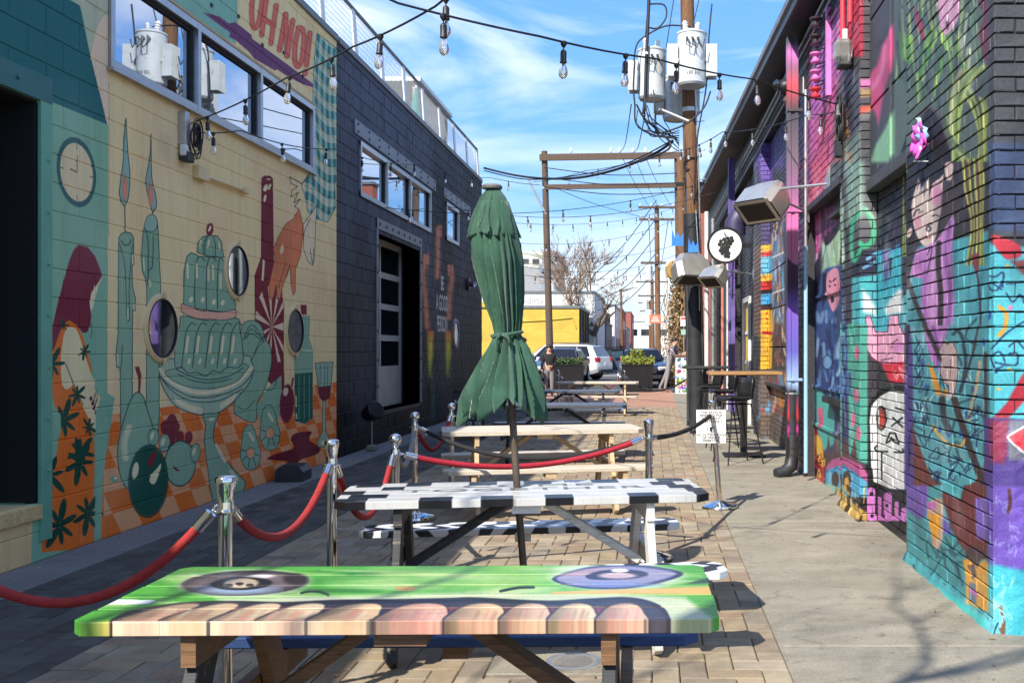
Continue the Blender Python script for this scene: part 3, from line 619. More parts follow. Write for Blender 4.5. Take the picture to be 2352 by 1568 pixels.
for r in order:
    cx, cy = (r[0] + r[2]) / 2, (r[1] + r[3]) / 2; w, l = r[2] - r[0], r[3] - r[1]
    rz = random.gauss(0, 0.006); dz = 0.006 + random.gauss(0, 0.0016); tx, ty = random.gauss(0, 0.006), random.gauss(0, 0.006)
    if made < 300 and in_view(cx, cy, 0):
        key = (round(w, 3), round(l, 3), r[4])
        if key not in cache:
            mb = MB(); mb.add(*paver_shape(w, l)); cache[key] = mb.mesh('paver', M['paver_grey' if r[4] else 'paver_tan'])
        link('paver', cache[key], pav, (cx, cy, dz), (tx, ty, rz)); made += 1
    elif cy > 4.0 or True:
        vs, fs = paver_shape(w, l); R = Euler((tx, ty, rz)).to_matrix()
        rest[r[4]].add([tuple(R @ Vector(v) + Vector((cx, cy, dz))) for v in vs], fs)
for k in (0, 1): tag(rest[k].build('paver_field', M['paver_grey' if k else 'paver_tan'], pav), kind='stuff')
# red concrete apron at the far end
tag(MB().box((-1.6, 30.5, -0.06), (4.5, 10.1, 0.13), bev=0.004).build('apron', M['red_concrete']), kind='structure')
# concrete pavement on the right, slab by slab
side = tag(link('sidewalk', MB().box((1.36, 15.5, -0.05), (1.44, 41, 0.05)).mesh('sidewalk', M['bed'])), kind='structure')
y = 1.25
for L_ in (3.62, 3.12, 0.42, 3.6, 3.6, 3.6, 3.6, 3.6, 3.6, 3.6):
    MB().box((1.375, y + L_ / 2, -0.02), (1.49, L_ - 0.012, 0.06), bev=0.006).build('slab', M['concrete'], side, rot=(0, 0, 0)); y += L_
MB().box((0.624, 16, -0.01), (0.012, 30, 0.036)).build('edge_joint', M['concrete'], side)
# a square utility cover in the paving under the front table
uc = thing('utility_cover', 'square concrete utility cover set in the pavers under the green table', 'cover', (-0.42, 4.62, 0))
MB().box((0, 0, 0.004), (0.66, 0.36, 0.02), bev=0.006).build('slab', M['concrete'], uc)
MB().lathe([(0.10, 0.0145), (0.115, 0.0165), (0.13, 0.0145)], (0.05, 0, 0), 24, caps=False).build('ring', M['galv'], uc)
MB().lathe([(0.0, 0.0), (0.09, 0.0)], (0.05, 0, 0.0155), 24, caps=False).build('lid', M['dark_concrete'], uc)

# ------------------------------------------------------------------ coursed walls
def rects_minus(r, holes):
    ys = sorted({r[0], r[1], *[h[0] for h in holes], *[h[1] for h in holes]}); zs = sorted({r[2], r[3], *[h[2] for h in holes], *[h[3] for h in holes]})
    ys = [q for q in ys if r[0] <= q <= r[1]]; zs = [q for q in zs if r[2] <= q <= r[3]]; out = []
    for i in range(len(ys) - 1):
        run = None
        for k in range(len(zs) - 1):
            cy, cz = (ys[i] + ys[i + 1]) / 2, (zs[k] + zs[k + 1]) / 2
            if any(h[0] < cy < h[1] and h[2] < cz < h[3] for h in holes):
                if run: out.append(run)
                run = None
            else: run = (ys[i], ys[i + 1], run[2] if run else zs[k], zs[k + 1])
        if run: out.append(run)
    return out
class Courses:
    """units laid in courses; local x runs along the wall, -y is the outside"""
    def __init__(s): s.p = []
    def lay(s, org, rz, a0, a1, z0, z1, unit, ch, joint, bed, holes=(), phase=0.0, jitter=0.0, d=0.03):
        R = Matrix.Rotation(rz, 3, 'Z'); n = int(round((z1 - z0) / ch))
        for k in range(n):
            zz0 = z0 + k * ch; zz1 = zz0 + ch; x = a0 - (unit / 2 if k % 2 else 0) - phase
            while x < a1:
                segs = [(max(a0, x), min(a1, x + unit))]; x += unit
                for h in holes:
                    if h[2] < zz1 - ch * .45 and h[3] > zz0 + ch * .45:
                        ns = []
                        for (p, q) in segs:
                            if q <= h[0] or p >= h[1]: ns.append((p, q)); continue
                            if p < h[0]: ns.append((p, h[0]))
                            if q > h[1]: ns.append((h[1], q))
                        segs = ns
                for (p, q) in segs:
                    if q - p < 0.03: continue
                    c = Vector(((p + q) / 2, random.gauss(0, jitter) if jitter else 0.0, (zz0 + zz1) / 2)); w = Vector(org) + R @ c
                    s.p.append((w, rz, round(q - p - joint, 3), round(ch - bed, 4), R))
    def finish(s, parent, name, mat, rest_name, limit=300, bev=0.004, d=0.03, tilt=0.0, wear=0.0):
        cache = {}; mb = MB(); rest = []
        def shape(w, h, rough=0.0):
            x, z, b = w / 2, h / 2, bev
            vs = [(-x, d, -z), (x, d, -z), (x, d, z), (-x, d, z), (-x, b, -z), (x, b, -z), (x, b, z), (-x, b, z), (-x + b, 0, -z + b), (x - b, 0, -z + b), (x - b, 0, z - b), (-x + b, 0, z - b)]
            if rough: vs = [(p_[0] + random.gauss(0, rough), p_[1] + (random.gauss(0, rough * .6) if i_ > 3 else 0), p_[2] + random.gauss(0, rough)) for i_, p_ in enumerate(vs)]
            return vs, [(0, 1, 5, 4), (1, 2, 6, 5), (2, 3, 7, 6), (3, 0, 4, 7), (4, 5, 9, 8), (5, 6, 10, 9), (6, 7, 11, 10), (7, 4, 8, 11), (8, 9, 10, 11)]
        def size(q):
            w, rz, l, h, R = q
            if not in_view(w.x, w.y, w.z, 10): return 0
            nrm = R @ Vector((0, -1, 0)); v = Vector((0, 0, H)) - w
            return l * h * max(0, nrm.dot(v.normalized())) / v.length_squared
        ps = sorted(s.p, key=lambda q: -size(q)); n = 0
        for q in ps:
            w, rz, l, h, R = q
            if n < limit and size(q) > 0:
                kk = (l, h, random.randrange(6) if wear else 0)
                if kk not in cache: cache[kk] = MB().add(*shape(l, h, wear)).mesh(name, mat)
                o = link(name, cache[kk], parent, w, (random.gauss(0, tilt), random.gauss(0, tilt * .5), rz)); n += 1
            else:
                vs, fs = shape(l, h, wear); mb.add([tuple(w + R @ Vector(v)) for v in vs], fs)
        if mb.v: tag(mb.build(rest_name, mat, parent), kind='stuff')

# ---------------------------------------------------------------- the mural building on the left
lb = thing('mural_building', 'cream and green cinder block building with painted jelly and candles mural', 'building', (0, 0, 0))
ROOF = 5.59
holes = [(4.2, 6.85, 0.40, 3.18), (7.73, 12.39, 3.655, 4.50)]
mb = MB()
for (p, q, r, s_) in rects_minus((3.0, 13.3, 0.0, ROOF), holes): mb.box((LX - 0.006 - 0.15, (p + q) / 2, (r + s_) / 2), (0.30, q - p, s_ - r))
wall_l = mb.build('wall', M['left_mural'], lb)
co = Courses(); co.lay((LX, 0, 0), PI / 2, 3.0, 13.3, 0.0, ROOF, 0.4064, 0.2032, 0.0035, 0.0085, holes, phase=0.13)
co.finish(wall_l, 'block', M['left_mural'], 'blockwork', 300, 0.0045, 0.03)
mb = MB(); mb.box((LX - 0.16, -3.5, ROOF / 2), (0.31, 13.0, ROOF)); mb.build('rear_wall', M['left_mural'], lb)
mb = MB(); mb.box((-9.3, 1.65, 5.3), (9.6, 23.2, 0.2)); mb.box((-13.9, 1.65, 2.6), (0.2, 23.2, 5.2)); mb.box((-9.3, -9.9, 2.6), (9.6, 0.2, 5.2)); mb.build('roof', M['dark_steel'], lb)
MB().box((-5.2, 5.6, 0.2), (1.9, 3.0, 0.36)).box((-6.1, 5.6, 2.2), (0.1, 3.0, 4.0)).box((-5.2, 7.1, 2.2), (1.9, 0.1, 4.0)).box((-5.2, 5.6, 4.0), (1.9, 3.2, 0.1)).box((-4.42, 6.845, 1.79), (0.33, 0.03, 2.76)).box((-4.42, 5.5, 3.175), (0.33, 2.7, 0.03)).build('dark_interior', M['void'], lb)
M['cap'] = plain('cap', (0.16, 0.165, 0.17), 0.5, 0.3, 0.15, 4)
MB().box((LX - 0.10, 1.65, ROOF + 0.04), (0.26, 23.3, 0.09), bev=0.006).build('parapet_cap', M['cap'], lb)
M['sage_metal'] = plain('sage_metal', srgb(104, 166, 138), 0.5, 0, 0.1, 5, 0.1)
M['teal_metal'] = plain('teal_metal', srgb(40, 104, 98), 0.5, 0, 0.1, 5, 0.1)
fr = MB(); fr.box((LX + 0.008, 6.915, 1.66), (0.016, 0.13, 3.04)); fr.box((LX - 0.05, 6.856, 1.78), (0.10, 0.012, 2.76)); dfr = fr.build('door_frame', M['sage_metal'], lb)
hd = MB().box((LX + 0.009, 5.54, 3.27), (0.018, 2.88, 0.18)).build('door_head', M['teal_metal'], lb)
for z in (0.62, 0.98, 1.34, 1.70, 2.06, 2.42, 2.78): MB().lathe([(0.014, 0), (0.013, 0.008), (0.006, 0.012)], n=8).build('bolt', M['sage_metal'], dfr, (LX + 0.016, 6.935, z), (0, PI / 2, 0))
MB().lathe([(0.016, 0), (0.015, 0.01), (0.006, 0.014)], n=8).build('bolt', M['teal_metal'], hd, (LX + 0.018, 6.6, 3.27), (0, PI / 2, 0))
MB().box((LX + 0.012, 5.5, 0.345), (0.024, 2.72, 0.10), bev=0.004).build('sill_plate', plain('tread_plate', srgb(208, 182, 124), 0.5, 0.0, 0.2, 30, 0.8, 45), lb)
# long window
wf = MB(); zb, zt = 3.655, 4.50; fx = LX - 0.03
wf.box((fx, 10.06, zb + 0.035), (0.10, 4.66, 0.07)); wf.box((fx, 10.06, zt - 0.035), (0.10, 4.66, 0.07))
for yy in (7.76, 9.24, 10.71, 12.36): wf.box((fx + 0.002, yy, (zb + zt) / 2), (0.10, 0.062, zt - zb - 0.004))
win = wf.build('window', M['alu'], lb)
for (p, q) in ((7.79, 9.21), (9.27, 10.68), (10.74, 12.33)):
    MB().box((LX - 0.055, (p + q) / 2, (zb + zt) / 2), (0.012, q - p - 0.002, zt - zb - 0.14)).build('pane', M['window_glass'], win)
    g = MB()
    for yy in (p + 0.018, q - 0.018): g.box((LX - 0.04, yy, (zb + zt) / 2), (0.03, 0.036, zt - zb - 0.142))
    for zz in (zb + 0.082, zt - 0.088): g.box((LX - 0.0405, (p + q) / 2, zz), (0.03, q - p - 0.075, 0.03))
    g.build('gasket', M['rubber'], win)
MB().box((LX + 0.02, 10.06, zb - 0.012), (0.07, 4.72, 0.022)).build('sill', M['alu'], win)
MB().box((LX + 0.012, 10.06, zt + 0.012), (0.03, 4.72, 0.024)).build('drip_edge', plain('gold_trim', srgb(190, 152, 92), 0.5, 0.1), win)
# row of square bolt heads on the painted lintel
for k in range(6): MB().box((LX + 0.008, 8.9 + k * 0.62, 4.86 - (k % 2) * 0.1), (0.016, 0.032, 0.032)).build('bolt', M['black_paint'], lb)
# portholes
M['cream_metal'] = plain('cream_metal', srgb(222, 196, 144), 0.5, 0, 0.08, 6)
for (yy, zz) in ((8.55, 1.644), (10.1, 2.26), (11.73, 1.68)):
    pr = [(0.252, 0.0), (0.252, 0.022), (0.262, 0.024), (0.28, 0.02), (0.298, 0.010), (0.30, 0.0)]
    po = MB().lathe(pr, n=40, caps=False).build('porthole', M['cream_metal'], lb, (LX, yy, zz), (0, PI / 2, 0), smooth=40)
    MB().lathe([(0.0, 0.0), (0.256, 0.0)], n=40, caps=False).build('pane', M['dark_glass'], po, (0, 0, 0.014))
    MB().tube([(0.25 * math.cos(k / 40 * 2 * PI), 0.25 * math.sin(k / 40 * 2 * PI), 0.02) for k in range(40)], 0.008, 6, closed=True).build('seal', M['rubber'], po)
    for th in (0.0, PI): MB().box((0, 0, 0), (0.05, 0.03, 0.02), bev=0.004).build('latch', M['cream_metal'], po, (0.285 * math.cos(th), 0.285 * math.sin(th), 0.036))
# ---------------------------------------------------------------- the black block building behind it
BY0, BY1 = 13.3, 24.6
bc = paint_sheet(BY0, BY1, 0.0, 5.7, 85, lambda A, Z: (np.full_like(A, LX), A, Z), (50, 51, 54))
def black_mural(c):
    c.wall = True
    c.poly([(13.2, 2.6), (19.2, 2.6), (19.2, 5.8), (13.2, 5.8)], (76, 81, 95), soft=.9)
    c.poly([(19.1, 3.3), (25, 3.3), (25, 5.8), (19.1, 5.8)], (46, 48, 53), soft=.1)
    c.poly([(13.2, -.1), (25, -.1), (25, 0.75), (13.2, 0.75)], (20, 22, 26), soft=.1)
    for k in range(70):
        a, z = 13.3 + c.rng.rand() * 11.3, c.rng.rand() * 5.6; v = c.rng.rand()
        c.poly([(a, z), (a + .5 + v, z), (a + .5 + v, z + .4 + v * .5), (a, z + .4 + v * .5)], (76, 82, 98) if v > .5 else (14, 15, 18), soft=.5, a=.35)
    c.wall = False; c.frame(2.613, 780, 500)
    for pts in ([(680, 330), (672, 400), (665, 440), (678, 640), (688, 780)], [(762, 150), (755, 260), (756, 330), (752, 460)], [(835, 400), (845, 470), (832, 560), (825, 720)]):
        c.stroke(pts, 40, (206, 116, 82), soft=8, a=.8); c.stroke(pts, 15, (240, 170, 136), soft=6, a=.7)
        x, y = pts[0]
        for k in range(4): c.stroke([(x - 12 + k * 9, y + 50), (x - 14 + k * 10, y - 12 - (k % 2) * 8)], 7, (226, 140, 110))
    for x in (708, 822):
        c.poly([(x - 22, 800), (x + 22, 800), (x + 16, 960), (x - 10, 1080)], (240, 120, 66), soft=8, shade=((x, 800), (x, 900), (232, 214, 60)))
        c.poly([(x - 12, 930), (x + 14, 930), (x + 8, 1100), (x - 6, 1100)], (206, 204, 70), soft=9, a=.8)
    c.poly([(712, 1090), (724, 1090), (738, 1230), (735, 1370), (712, 1370)], (54, 110, 116), soft=8, a=.8)
black_mural(bc); bc.grain(0.06, 2)
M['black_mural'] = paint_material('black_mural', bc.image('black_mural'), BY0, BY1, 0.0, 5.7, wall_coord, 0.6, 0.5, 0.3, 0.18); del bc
bb = thing('black_building', 'black painted cinder block building with roof terrace railing', 'building', (0, 0, 0))
bh = [(15.27, 18.04, 0.50, 3.32), (14.32, 18.88, 3.68, 4.477), (20.3, 21.6, 3.71, 4.49)]
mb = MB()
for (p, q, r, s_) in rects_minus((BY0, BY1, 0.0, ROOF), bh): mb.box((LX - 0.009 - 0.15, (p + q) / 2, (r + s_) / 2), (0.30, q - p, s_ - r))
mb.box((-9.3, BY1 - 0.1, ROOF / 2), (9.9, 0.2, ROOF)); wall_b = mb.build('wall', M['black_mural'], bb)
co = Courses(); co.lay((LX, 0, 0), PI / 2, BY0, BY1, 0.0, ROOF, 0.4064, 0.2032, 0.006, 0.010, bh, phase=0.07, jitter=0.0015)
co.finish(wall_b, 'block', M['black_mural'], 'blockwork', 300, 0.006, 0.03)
MB().box((-9.3, 19.0, 5.3), (9.6, 11.3, 0.2)).build('roof', M['dark_steel'], bb)
MB().box((LX - 0.10, 18.96, ROOF + 0.04), (0.25, 11.2, 0.09), bev=0.006).build('parapet_cap', M['cap'], bb)
# doorway with sectional glass door
M['steel_grey'] = plain('steel_grey', (0.20, 0.21, 0.225), 0.5, 0.3, 0.2, 5, 0.1)
dw = MB(); dw.box((LX + 0.006, 15.23, 1.99), (0.022, 0.09, 2.98)); dw.box((LX + 0.006, 18.09, 1.99), (0.022, 0.09, 2.98)); dw.box((LX + 0.008, 16.66, 3.40), (0.024, 2.95, 0.16))
dwo = dw.build('doorway', M['steel_grey'], bb)
for k in range(8): MB().box((LX + 0.025, 15.35 + k * 0.375, 3.40), (0.012, 0.05, 0.05), bev=.004).build('bolt', M['black_paint'], dwo)
for zz in (0.9, 1.3, 1.75, 2.2, 2.65, 3.05):
    for yy in (15.23, 18.09): MB().box((LX + 0.022, yy, zz), (0.012, 0.045, 0.045), bev=.004).build('bolt', M['black_paint'], dwo)
MB().box((-4.42, 18.06, 1.91), (0.36, 0.04, 2.82)).box((-4.42, 15.25, 1.91), (0.36, 0.04, 2.82)).box((-4.42, 16.65, 3.34), (0.36, 2.84, 0.04)).box((-4.44, 16.65, 0.47), (0.42, 2.76, 0.06)).build('reveal', M['black_paint'], dwo)
door = MB(); DX = -4.60
door.box((DX, 16.655, 0.80), (0.05, 2.75, 0.60))
for zz in (1.13, 1.66, 2.19, 2.72, 3.26): door.box((DX, 16.655, zz), (0.052, 2.75, 0.10))
for yy in (15.31, 17.99, 16.65): door.box((DX, yy, 2.2), (0.05, 0.07, 2.2))
do = door.build('door', plain('door_grey', (0.42, 0.42, 0.40), 0.5, 0.1, 0.1, 3), bb)
for k in range(4):
    for (p, q) in ((15.35, 16.61), (16.69, 17.95)): MB().box((DX, (p + q) / 2, 1.395 + k * 0.53), (0.012, q - p, 0.43)).build('pane', M['dark_glass'], do)
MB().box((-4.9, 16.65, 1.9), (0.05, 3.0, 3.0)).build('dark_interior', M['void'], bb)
# windows with steel plates over them
def flat_window(parent, y0, y1, z0, z1, mull, name='window'):
    w = MB(); w.box((LX - 0.02, (y0 + y1) / 2, z0 + 0.035), (0.09, y1 - y0, 0.07)); w.box((LX - 0.02, (y0 + y1) / 2, z1 - 0.035), (0.09, y1 - y0, 0.07))
    E = [y0 + 0.03] + mull + [y1 - 0.03]
    for yy in E: w.box((LX - 0.018, yy, (z0 + z1) / 2), (0.09, 0.06, z1 - z0 - 0.003))
    o = w.build(name, M['alu'], parent)
    for p, q in zip(E, E[1:]):
        MB().box((LX - 0.045, (p + q) / 2, (z0 + z1) / 2), (0.012, q - p - 0.062, z1 - z0 - 0.142)).build('pane', M['window_glass'], o)
        MB().box((LX - 0.03, q - 0.05, (z0 + z1) / 2), (0.03, 0.036, z1 - z0 - 0.145)).build('gasket', M['rubber'], o)
    return o
flat_window(bb, 14.32, 18.88, 3.68, 4.477, [15.78, 17.3]); flat_window(bb, 20.3, 21.6, 3.71, 4.49, [])
for (p, q, z) in ((14.07, 19.3, 4.635), (20.1, 23.0, 4.65)):
    pl = MB().box((LX + 0.008, (p + q) / 2, z), (0.02, q - p, 0.20)).build('steel_plate', M['steel_grey'], bb)
    n = int((q - p) / 0.55)
    for k in range(n + 1):
        for dz in (-0.055, 0.055): MB().box((LX + 0.022, p + 0.15 + k * (q - p - 0.3) / n, z + dz), (0.014, 0.035, 0.035)).build('bolt', M['black_paint'], pl)
po = MB().lathe([(0.252, 0.0), (0.252, 0.03), (0.272, 0.036), (0.305, 0.03), (0.335, 0.0)], n=32, caps=False).build('porthole', M['steel_grey'], bb, (LX, 21.3, 1.8), (0, PI / 2, 0), smooth=40)
MB().lathe([(0.0, 0.0), (0.256, 0.0)], n=32, caps=False).build('pane', M['window_glass'], po, (0, 0, 0.014))
# words on the black wall
M['letter_white'] = plain('letter_white', (0.62, 0.60, 0.56), 0.7, 0, 0.15, 9)
def words(name, txt, size, mat, parent, loc, rot, align='CENTER', spacing=1.0, extrude=0.0, sx=1.0, bold=0.0):
    cu = bpy.data.curves.new(name, 'FONT'); cu.body = txt; cu.size = size; cu.align_x = align; cu.align_y = 'CENTER'; cu.space_character = spacing; cu.extrude = extrude; cu.offset = bold
    o = bpy.data.objects.new(name, cu); COL.objects.link(o); dg = bpy.context.evaluated_depsgraph_get(); me = bpy.data.meshes.new_from_object(o.evaluated_get(dg))
    bpy.data.objects.remove(o); bpy.data.curves.remove(cu); me.materials.clear(); me.materials.append(mat); me.name = name
    q = link(name, me, parent, loc, rot); q.scale = (sx, 1, 1); return q
for k, (w_, z, s_) in enumerate((('BE', 2.78, .40), ('A GOOD', 2.38, .44), ('PERSON', 1.96, .44))):
    words('lettering', w_, s_, M['letter_white'], bb, (LX + 0.004, 19.95, z), (PI / 2, 0, PI / 2), sx=0.62, bold=0.01)
# roof terrace railing
M['rail_white'] = plain('rail_white', (0.74, 0.74, 0.72), 0.5, 0.1, 0.05, 5)
rl = thing('roof_railing', 'white wire mesh railing with dark handrail along the roof terrace', 'railing', (LX - 0.08, 0, ROOF + 0.09))
ys = [11.55 + 1.45 * k for k in range(10)]; RH = 0.74
MB().tube([(-0.05, 8.7, RH), (-0.05, 24.55, RH)], 0.028, 8).build('handrail', M['cap'], rl)
MB().box((-0.0, 16.6, 0.02), (0.05, 15.9, 0.03)).build('bottom_rail', M['cap'], rl)
for y in [10.1, 8.7] + ys:
    MB().box((-0.025, y, RH / 2), (0.025, 0.16, RH), rot=(0, -0.07, 0)).build('post', M['rail_white'], rl)
ys = sorted([8.7, 10.1] + ys)
for p, q in zip(ys, ys[1:]):
    g = MB()
    for k in range(1, 9): g.tube([(-0.004 - k * .005, p + 0.085, k * RH / 9), (-0.004 - k * .005, q - 0.085, k * RH / 9)], 0.0035, 4, caps=False)
    for k in range(1, 17): yy = p + (q - p) * k / 17; g.tube([(0.003, yy, 0.04), (-0.045, yy, RH - 0.02)], 0.0025, 4, caps=False)
    tag(g.build('mesh_panel', M['rail_white'], rl), kind='stuff')
MB().box((-0.05, 24.58, RH / 2), (0.05, 0.05, RH + 0.05)).build('end_post', M['cap'], rl)
# things standing on the roof terrace
sh = thing('terrace_shed', 'tan slatted shelter standing on the roof terrace', 'shelter', (-5.7, 21.6, 5.4))
M['tan_wood'] = wood('tan_wood', (0.36, 0.27, 0.18), (0.50, 0.40, 0.28), 'z')
for k in range(16): MB().box((0.85, -1.3 + k * 0.18, 0.75), (0.03, 0.15, 1.5)).build('board', M['tan_wood'], sh)
MB().box((0.0, 0.05, 1.53), (2.0, 3.2, 0.08)).build('roof', M['white_paint'], sh)
for yy in (-1.42, 1.55): MB().box((0.86, yy, 0.75), (0.08, 0.08, 1.5)).build('post', M['tan_wood'], sh)
um = thing('folded_parasol', 'folded teal parasol behind the roof terrace railing', 'parasol', (-4.75, 19.9, 5.4))
MB().tube([(0, 0, 0), (0, 0, 1.35)], 0.02, 8).build('pole', M['white_paint'], um)
MB().lathe([(0.14, 0.25), (0.13, 0.6), (0.09, 1.0), (0.03, 1.3)], n=10).build('canopy', plain('teal_cloth', srgb(40, 120, 112), 0.85), um)
# ------------------------------------------------------------------ the painted brick building on the right
RX, RR = 1.75, 1.90                       # face of the piers, face of the recessed bays
def right_where(A, Z):
    X = np.full_like(A, RX); Y = A.copy()
    def put(m, x, y):
        X[m] = x[m] if isinstance(x, np.ndarray) else x; Y[m] = y[m] if isinstance(y, np.ndarray) else y
    put(A < 5.09, RX + (5.09 - A), 5.09); put((A > 6.87) & (A <= 8.25), RR, A + 0.15); put((A > 8.25) & (A <= 8.4), RX + 8.4 - A, 8.4)
    put((A > 9.2) & (A <= 11.27) & (Z < 3.0), RX + 0.10, A + 0.10); put((A > 12.45) & (A <= 15.95), RR, A + 0.15); put((A > 15.95) & (A <= 16.1), RX + 16.1 - A, 16.1)
    return X, Y, Z
rc = paint_sheet(3.9, 19.0, 0.0, 5.2, 175, right_where, (64, 61, 68))
def right_mural(c):
    R = c.rng
    def streaks(n, x0, x1, y0, y1, cols, w, lean=0.1, a=.8, L=(200, 600)):
        for k in range(n):
            x, y = x0 + R.rand() * (x1 - x0), y0 + R.rand() * (y1 - y0); l = L[0] + R.rand() * (L[1] - L[0]); b = (R.rand() - .5) * lean * l
            c.stroke([(x, y), (x + b * .4, y + l * .5), (x + b, y + l)], w * (.5 + R.rand()), cols[R.randint(len(cols))], soft=w * .12, a=a)
    def scrib(n, x0, x1, y0, y1, col, w, s=60):
        for k in range(n):
            x, y = x0 + R.rand() * (x1 - x0), y0 + R.rand() * (y1 - y0)
            c.stroke([(x + (R.rand() - .5) * s * 1.6, y + (R.rand() - .5) * s * 2) for _ in range(4)], w, col)
    TEAL, AQUA, SLATE = (86, 176, 190), (92, 202, 216), (70, 86, 122)
    # ---- nearest pier, top
    c.frame(3.92, 2100, 0)
    c.poly([(385, -900), (1240, -900), (1240, 1600), (385, 1600)], (96, 112, 104), soft=8)
    streaks(60, 400, 1220, -500, 500, [(70, 92, 88), (150, 186, 110), (58, 74, 76), (176, 200, 130), (110, 150, 110), (200, 214, 180)], 26, .3)
    streaks(26, 420, 1000, 250, 800, [(128, 190, 70), (92, 160, 60), (170, 206, 100), (60, 96, 72)], 30, .9, .8, (120, 300))
    c.poly([(515, 60), (560, 140), (610, 260), (630, 390), (590, 370), (545, 250)], (176, 66, 92), soft=5); c.poly([(745, -200), (950, -200), (945, 130), (900, 250), (825, 335), (785, 300), (748, 150)], (238, 178, 210), soft=6, smooth=True)
    c.oval(835, 230, 16, 60, (110, 70, 90), 0, .5); c.stroke([(900, -20), (850, 90), (830, 200)], 12, (246, 226, 236)); c.poly([(1090, -100), (1235, -100), (1235, 640), (1180, 560), (1130, 330), (1180, 150)], (112, 62, 76), soft=8)
    for k in range(5): c.stroke([(1180 - k * 70, 640 + k * 12), (1060 - k * 50, 760 + k * 20), (960 - k * 30, 1000), (900 - k * 20 + 30, 1300), (880 + k * 60, 1568)], 46, [(200, 216, 110), (120, 150, 70), (180, 204, 120), (226, 226, 170), (96, 120, 80)][k], soft=5, a=.85)
    for k in range(6): c.stroke([(1000 + k * 36, 900 + k * 10), (1080 + k * 26, 1050), (1150 + k * 10, 1300), (1130 + k * 18, 1600)], 30, [(198, 214, 100), (90, 104, 62), (170, 190, 70), (80, 76, 66), (214, 222, 120), (150, 170, 60)][k], soft=4, a=.9)
    c.poly([(470, 1570), (500, 1350), (545, 1180), (600, 1070), (650, 1030), (720, 1075), (775, 1190), (860, 1570)], (30, 29, 34), soft=4, smooth=True); c.stroke([(530, 1240), (600, 1090), (650, 1035), (720, 1075), (775, 1180)], 22, (98, 72, 74), soft=4)
    # bay board above, pier B corner face
    c.poly([(150, -900), (390, -900), (390, 1600), (150, 1600)], (76, 78, 84), soft=3)
    c.poly([(385, 260), (392, 480), (372, 700), (305, 850), (275, 1000), (240, 1220), (214, 1120), (158, 1010), (158, 720), (225, 650), (285, 440)], (226, 86, 138), soft=9); c.stroke([(300, 480), (270, 700), (190, 860)], 36, (248, 150, 190), soft=10, a=.8); c.stroke([(330, 300), (300, 380), (220, 480)], 40, (60, 56, 70), soft=8, a=.8)
    c.poly([(156, 1570), (215, 1400), (285, 1280), (392, 1080), (392, 1480), (340, 1570)], (150, 204, 164), soft=9)
    c.poly([(-60, -900), (156, -900), (156, 1600), (-60, 1600)], (84, 84, 90), soft=3); c.poly([(0, 765), (156, 745), (156, 845), (0, 845)], (230, 130, 190), soft=9); c.poly([(0, 850), (156, 860), (156, 930), (0, 935)], (176, 148, 108), soft=7); c.poly([(0, 1020), (156, 1010), (140, 1060), (0, 1090)], (230, 90, 70), soft=7)
    # front face of the nearest pier
    c.poly([(1235, -900), (2600, -900), (2600, 3000), (1235, 3000)], (74, 74, 80), soft=3)
    c.frame(3.92, 2100, 400)
    c.poly([(1225, -200), (2600, -200), (2600, 720), (1225, 640)], SLATE, soft=14)
    c.poly([(1225, 760), (2600, 900), (2600, 2700), (1225, 2700)], AQUA, soft=10); c.poly([(1250, 690), (1330, 690), (1500, 760), (1545, 830), (1520, 890), (1440, 912), (1380, 900), (1290, 790)], (208, 58, 72), soft=5, smooth=True)
    c.poly([(1440, 930), (1800, 900), (1800, 1090), (1560, 1060)], (150, 70, 70), soft=9)
    for pts in ([(1160, 920), (1200, 1080), (1250, 1200), (1320, 1200), (1370, 1100)], [(1180, 1060), (1290, 1080), (1370, 1040), (1360, 1180)], [(1400, 1150), (1560, 1130)], [(1400, 1240), (1460, 1320), (1530, 1250), (1568, 1330)], [(1250, 1130), (1350, 1200)]): c.stroke(pts, 15, (34, 56, 104))
    c.stroke([(1330, 1370), (1400, 1440), (1385, 1568), (1330, 1640)], 38, (242, 168, 60), soft=3); c.oval(1235, 1450, 24, 44, (40, 96, 176), 0, .2); c.oval(1410, 985, 20, 22, (236, 180, 70), 0, .3); c.poly([(1410, 1360), (1470, 1360), (1430, 1420)], (236, 140, 190))
    # face and kimono
    c.poly([(385, -20), (1230, -20), (1230, 760), (385, 760)], (58, 53, 58), soft=5)
    c.poly([(395, 860), (600, 780), (880, 730), (1230, 640), (1230, 1800), (395, 1800)], TEAL, soft=7); c.poly([(385, 740), (560, 740), (500, 960), (470, 1160), (395, 1320)], (62, 60, 68), soft=4)
    for k in range(8): c.stroke([(985 + k * 26, -40), (1010 + k * 24, 250), (1070 + k * 14, 600), (1020 + k * 22, 960)], 24, [(204, 214, 100), (120, 70, 66), (176, 190, 80), (70, 64, 62), (206, 218, 120), (128, 60, 60), (196, 206, 84), (150, 160, 70)][k], soft=4, a=.9)
    for k in range(3): c.stroke([(410 + k * 18, -20), (418 + k * 8, 500), (412 + k * 10, 880)], 16, [(190, 204, 90), (60, 62, 60), (150, 170, 80)][k], soft=3)
    c.poly([(520, 230), (545, 60), (620, -10), (740, -40), (800, 60), (800, 260), (785, 420), (745, 560), (725, 680), (690, 762), (645, 796), (585, 760), (532, 660), (502, 540), (492, 420)], (236, 216, 206), soft=3, smooth=True)
    c.oval(740, 300, 62, 105, (240, 166, 204), 0, .7); c.oval(550, 560, 42, 70, (240, 176, 196), 0, .8); c.stroke([(510, 500), (535, 445), (568, 440)], 16, (58, 50, 56)); c.stroke([(640, 600), (660, 575), (685, 575)], 12, (50, 44, 52)); c.oval(655, 620, 26, 32, (86, 74, 84), 0, .3); c.oval(652, 622, 9, 14, (246, 240, 240), 0, .3)
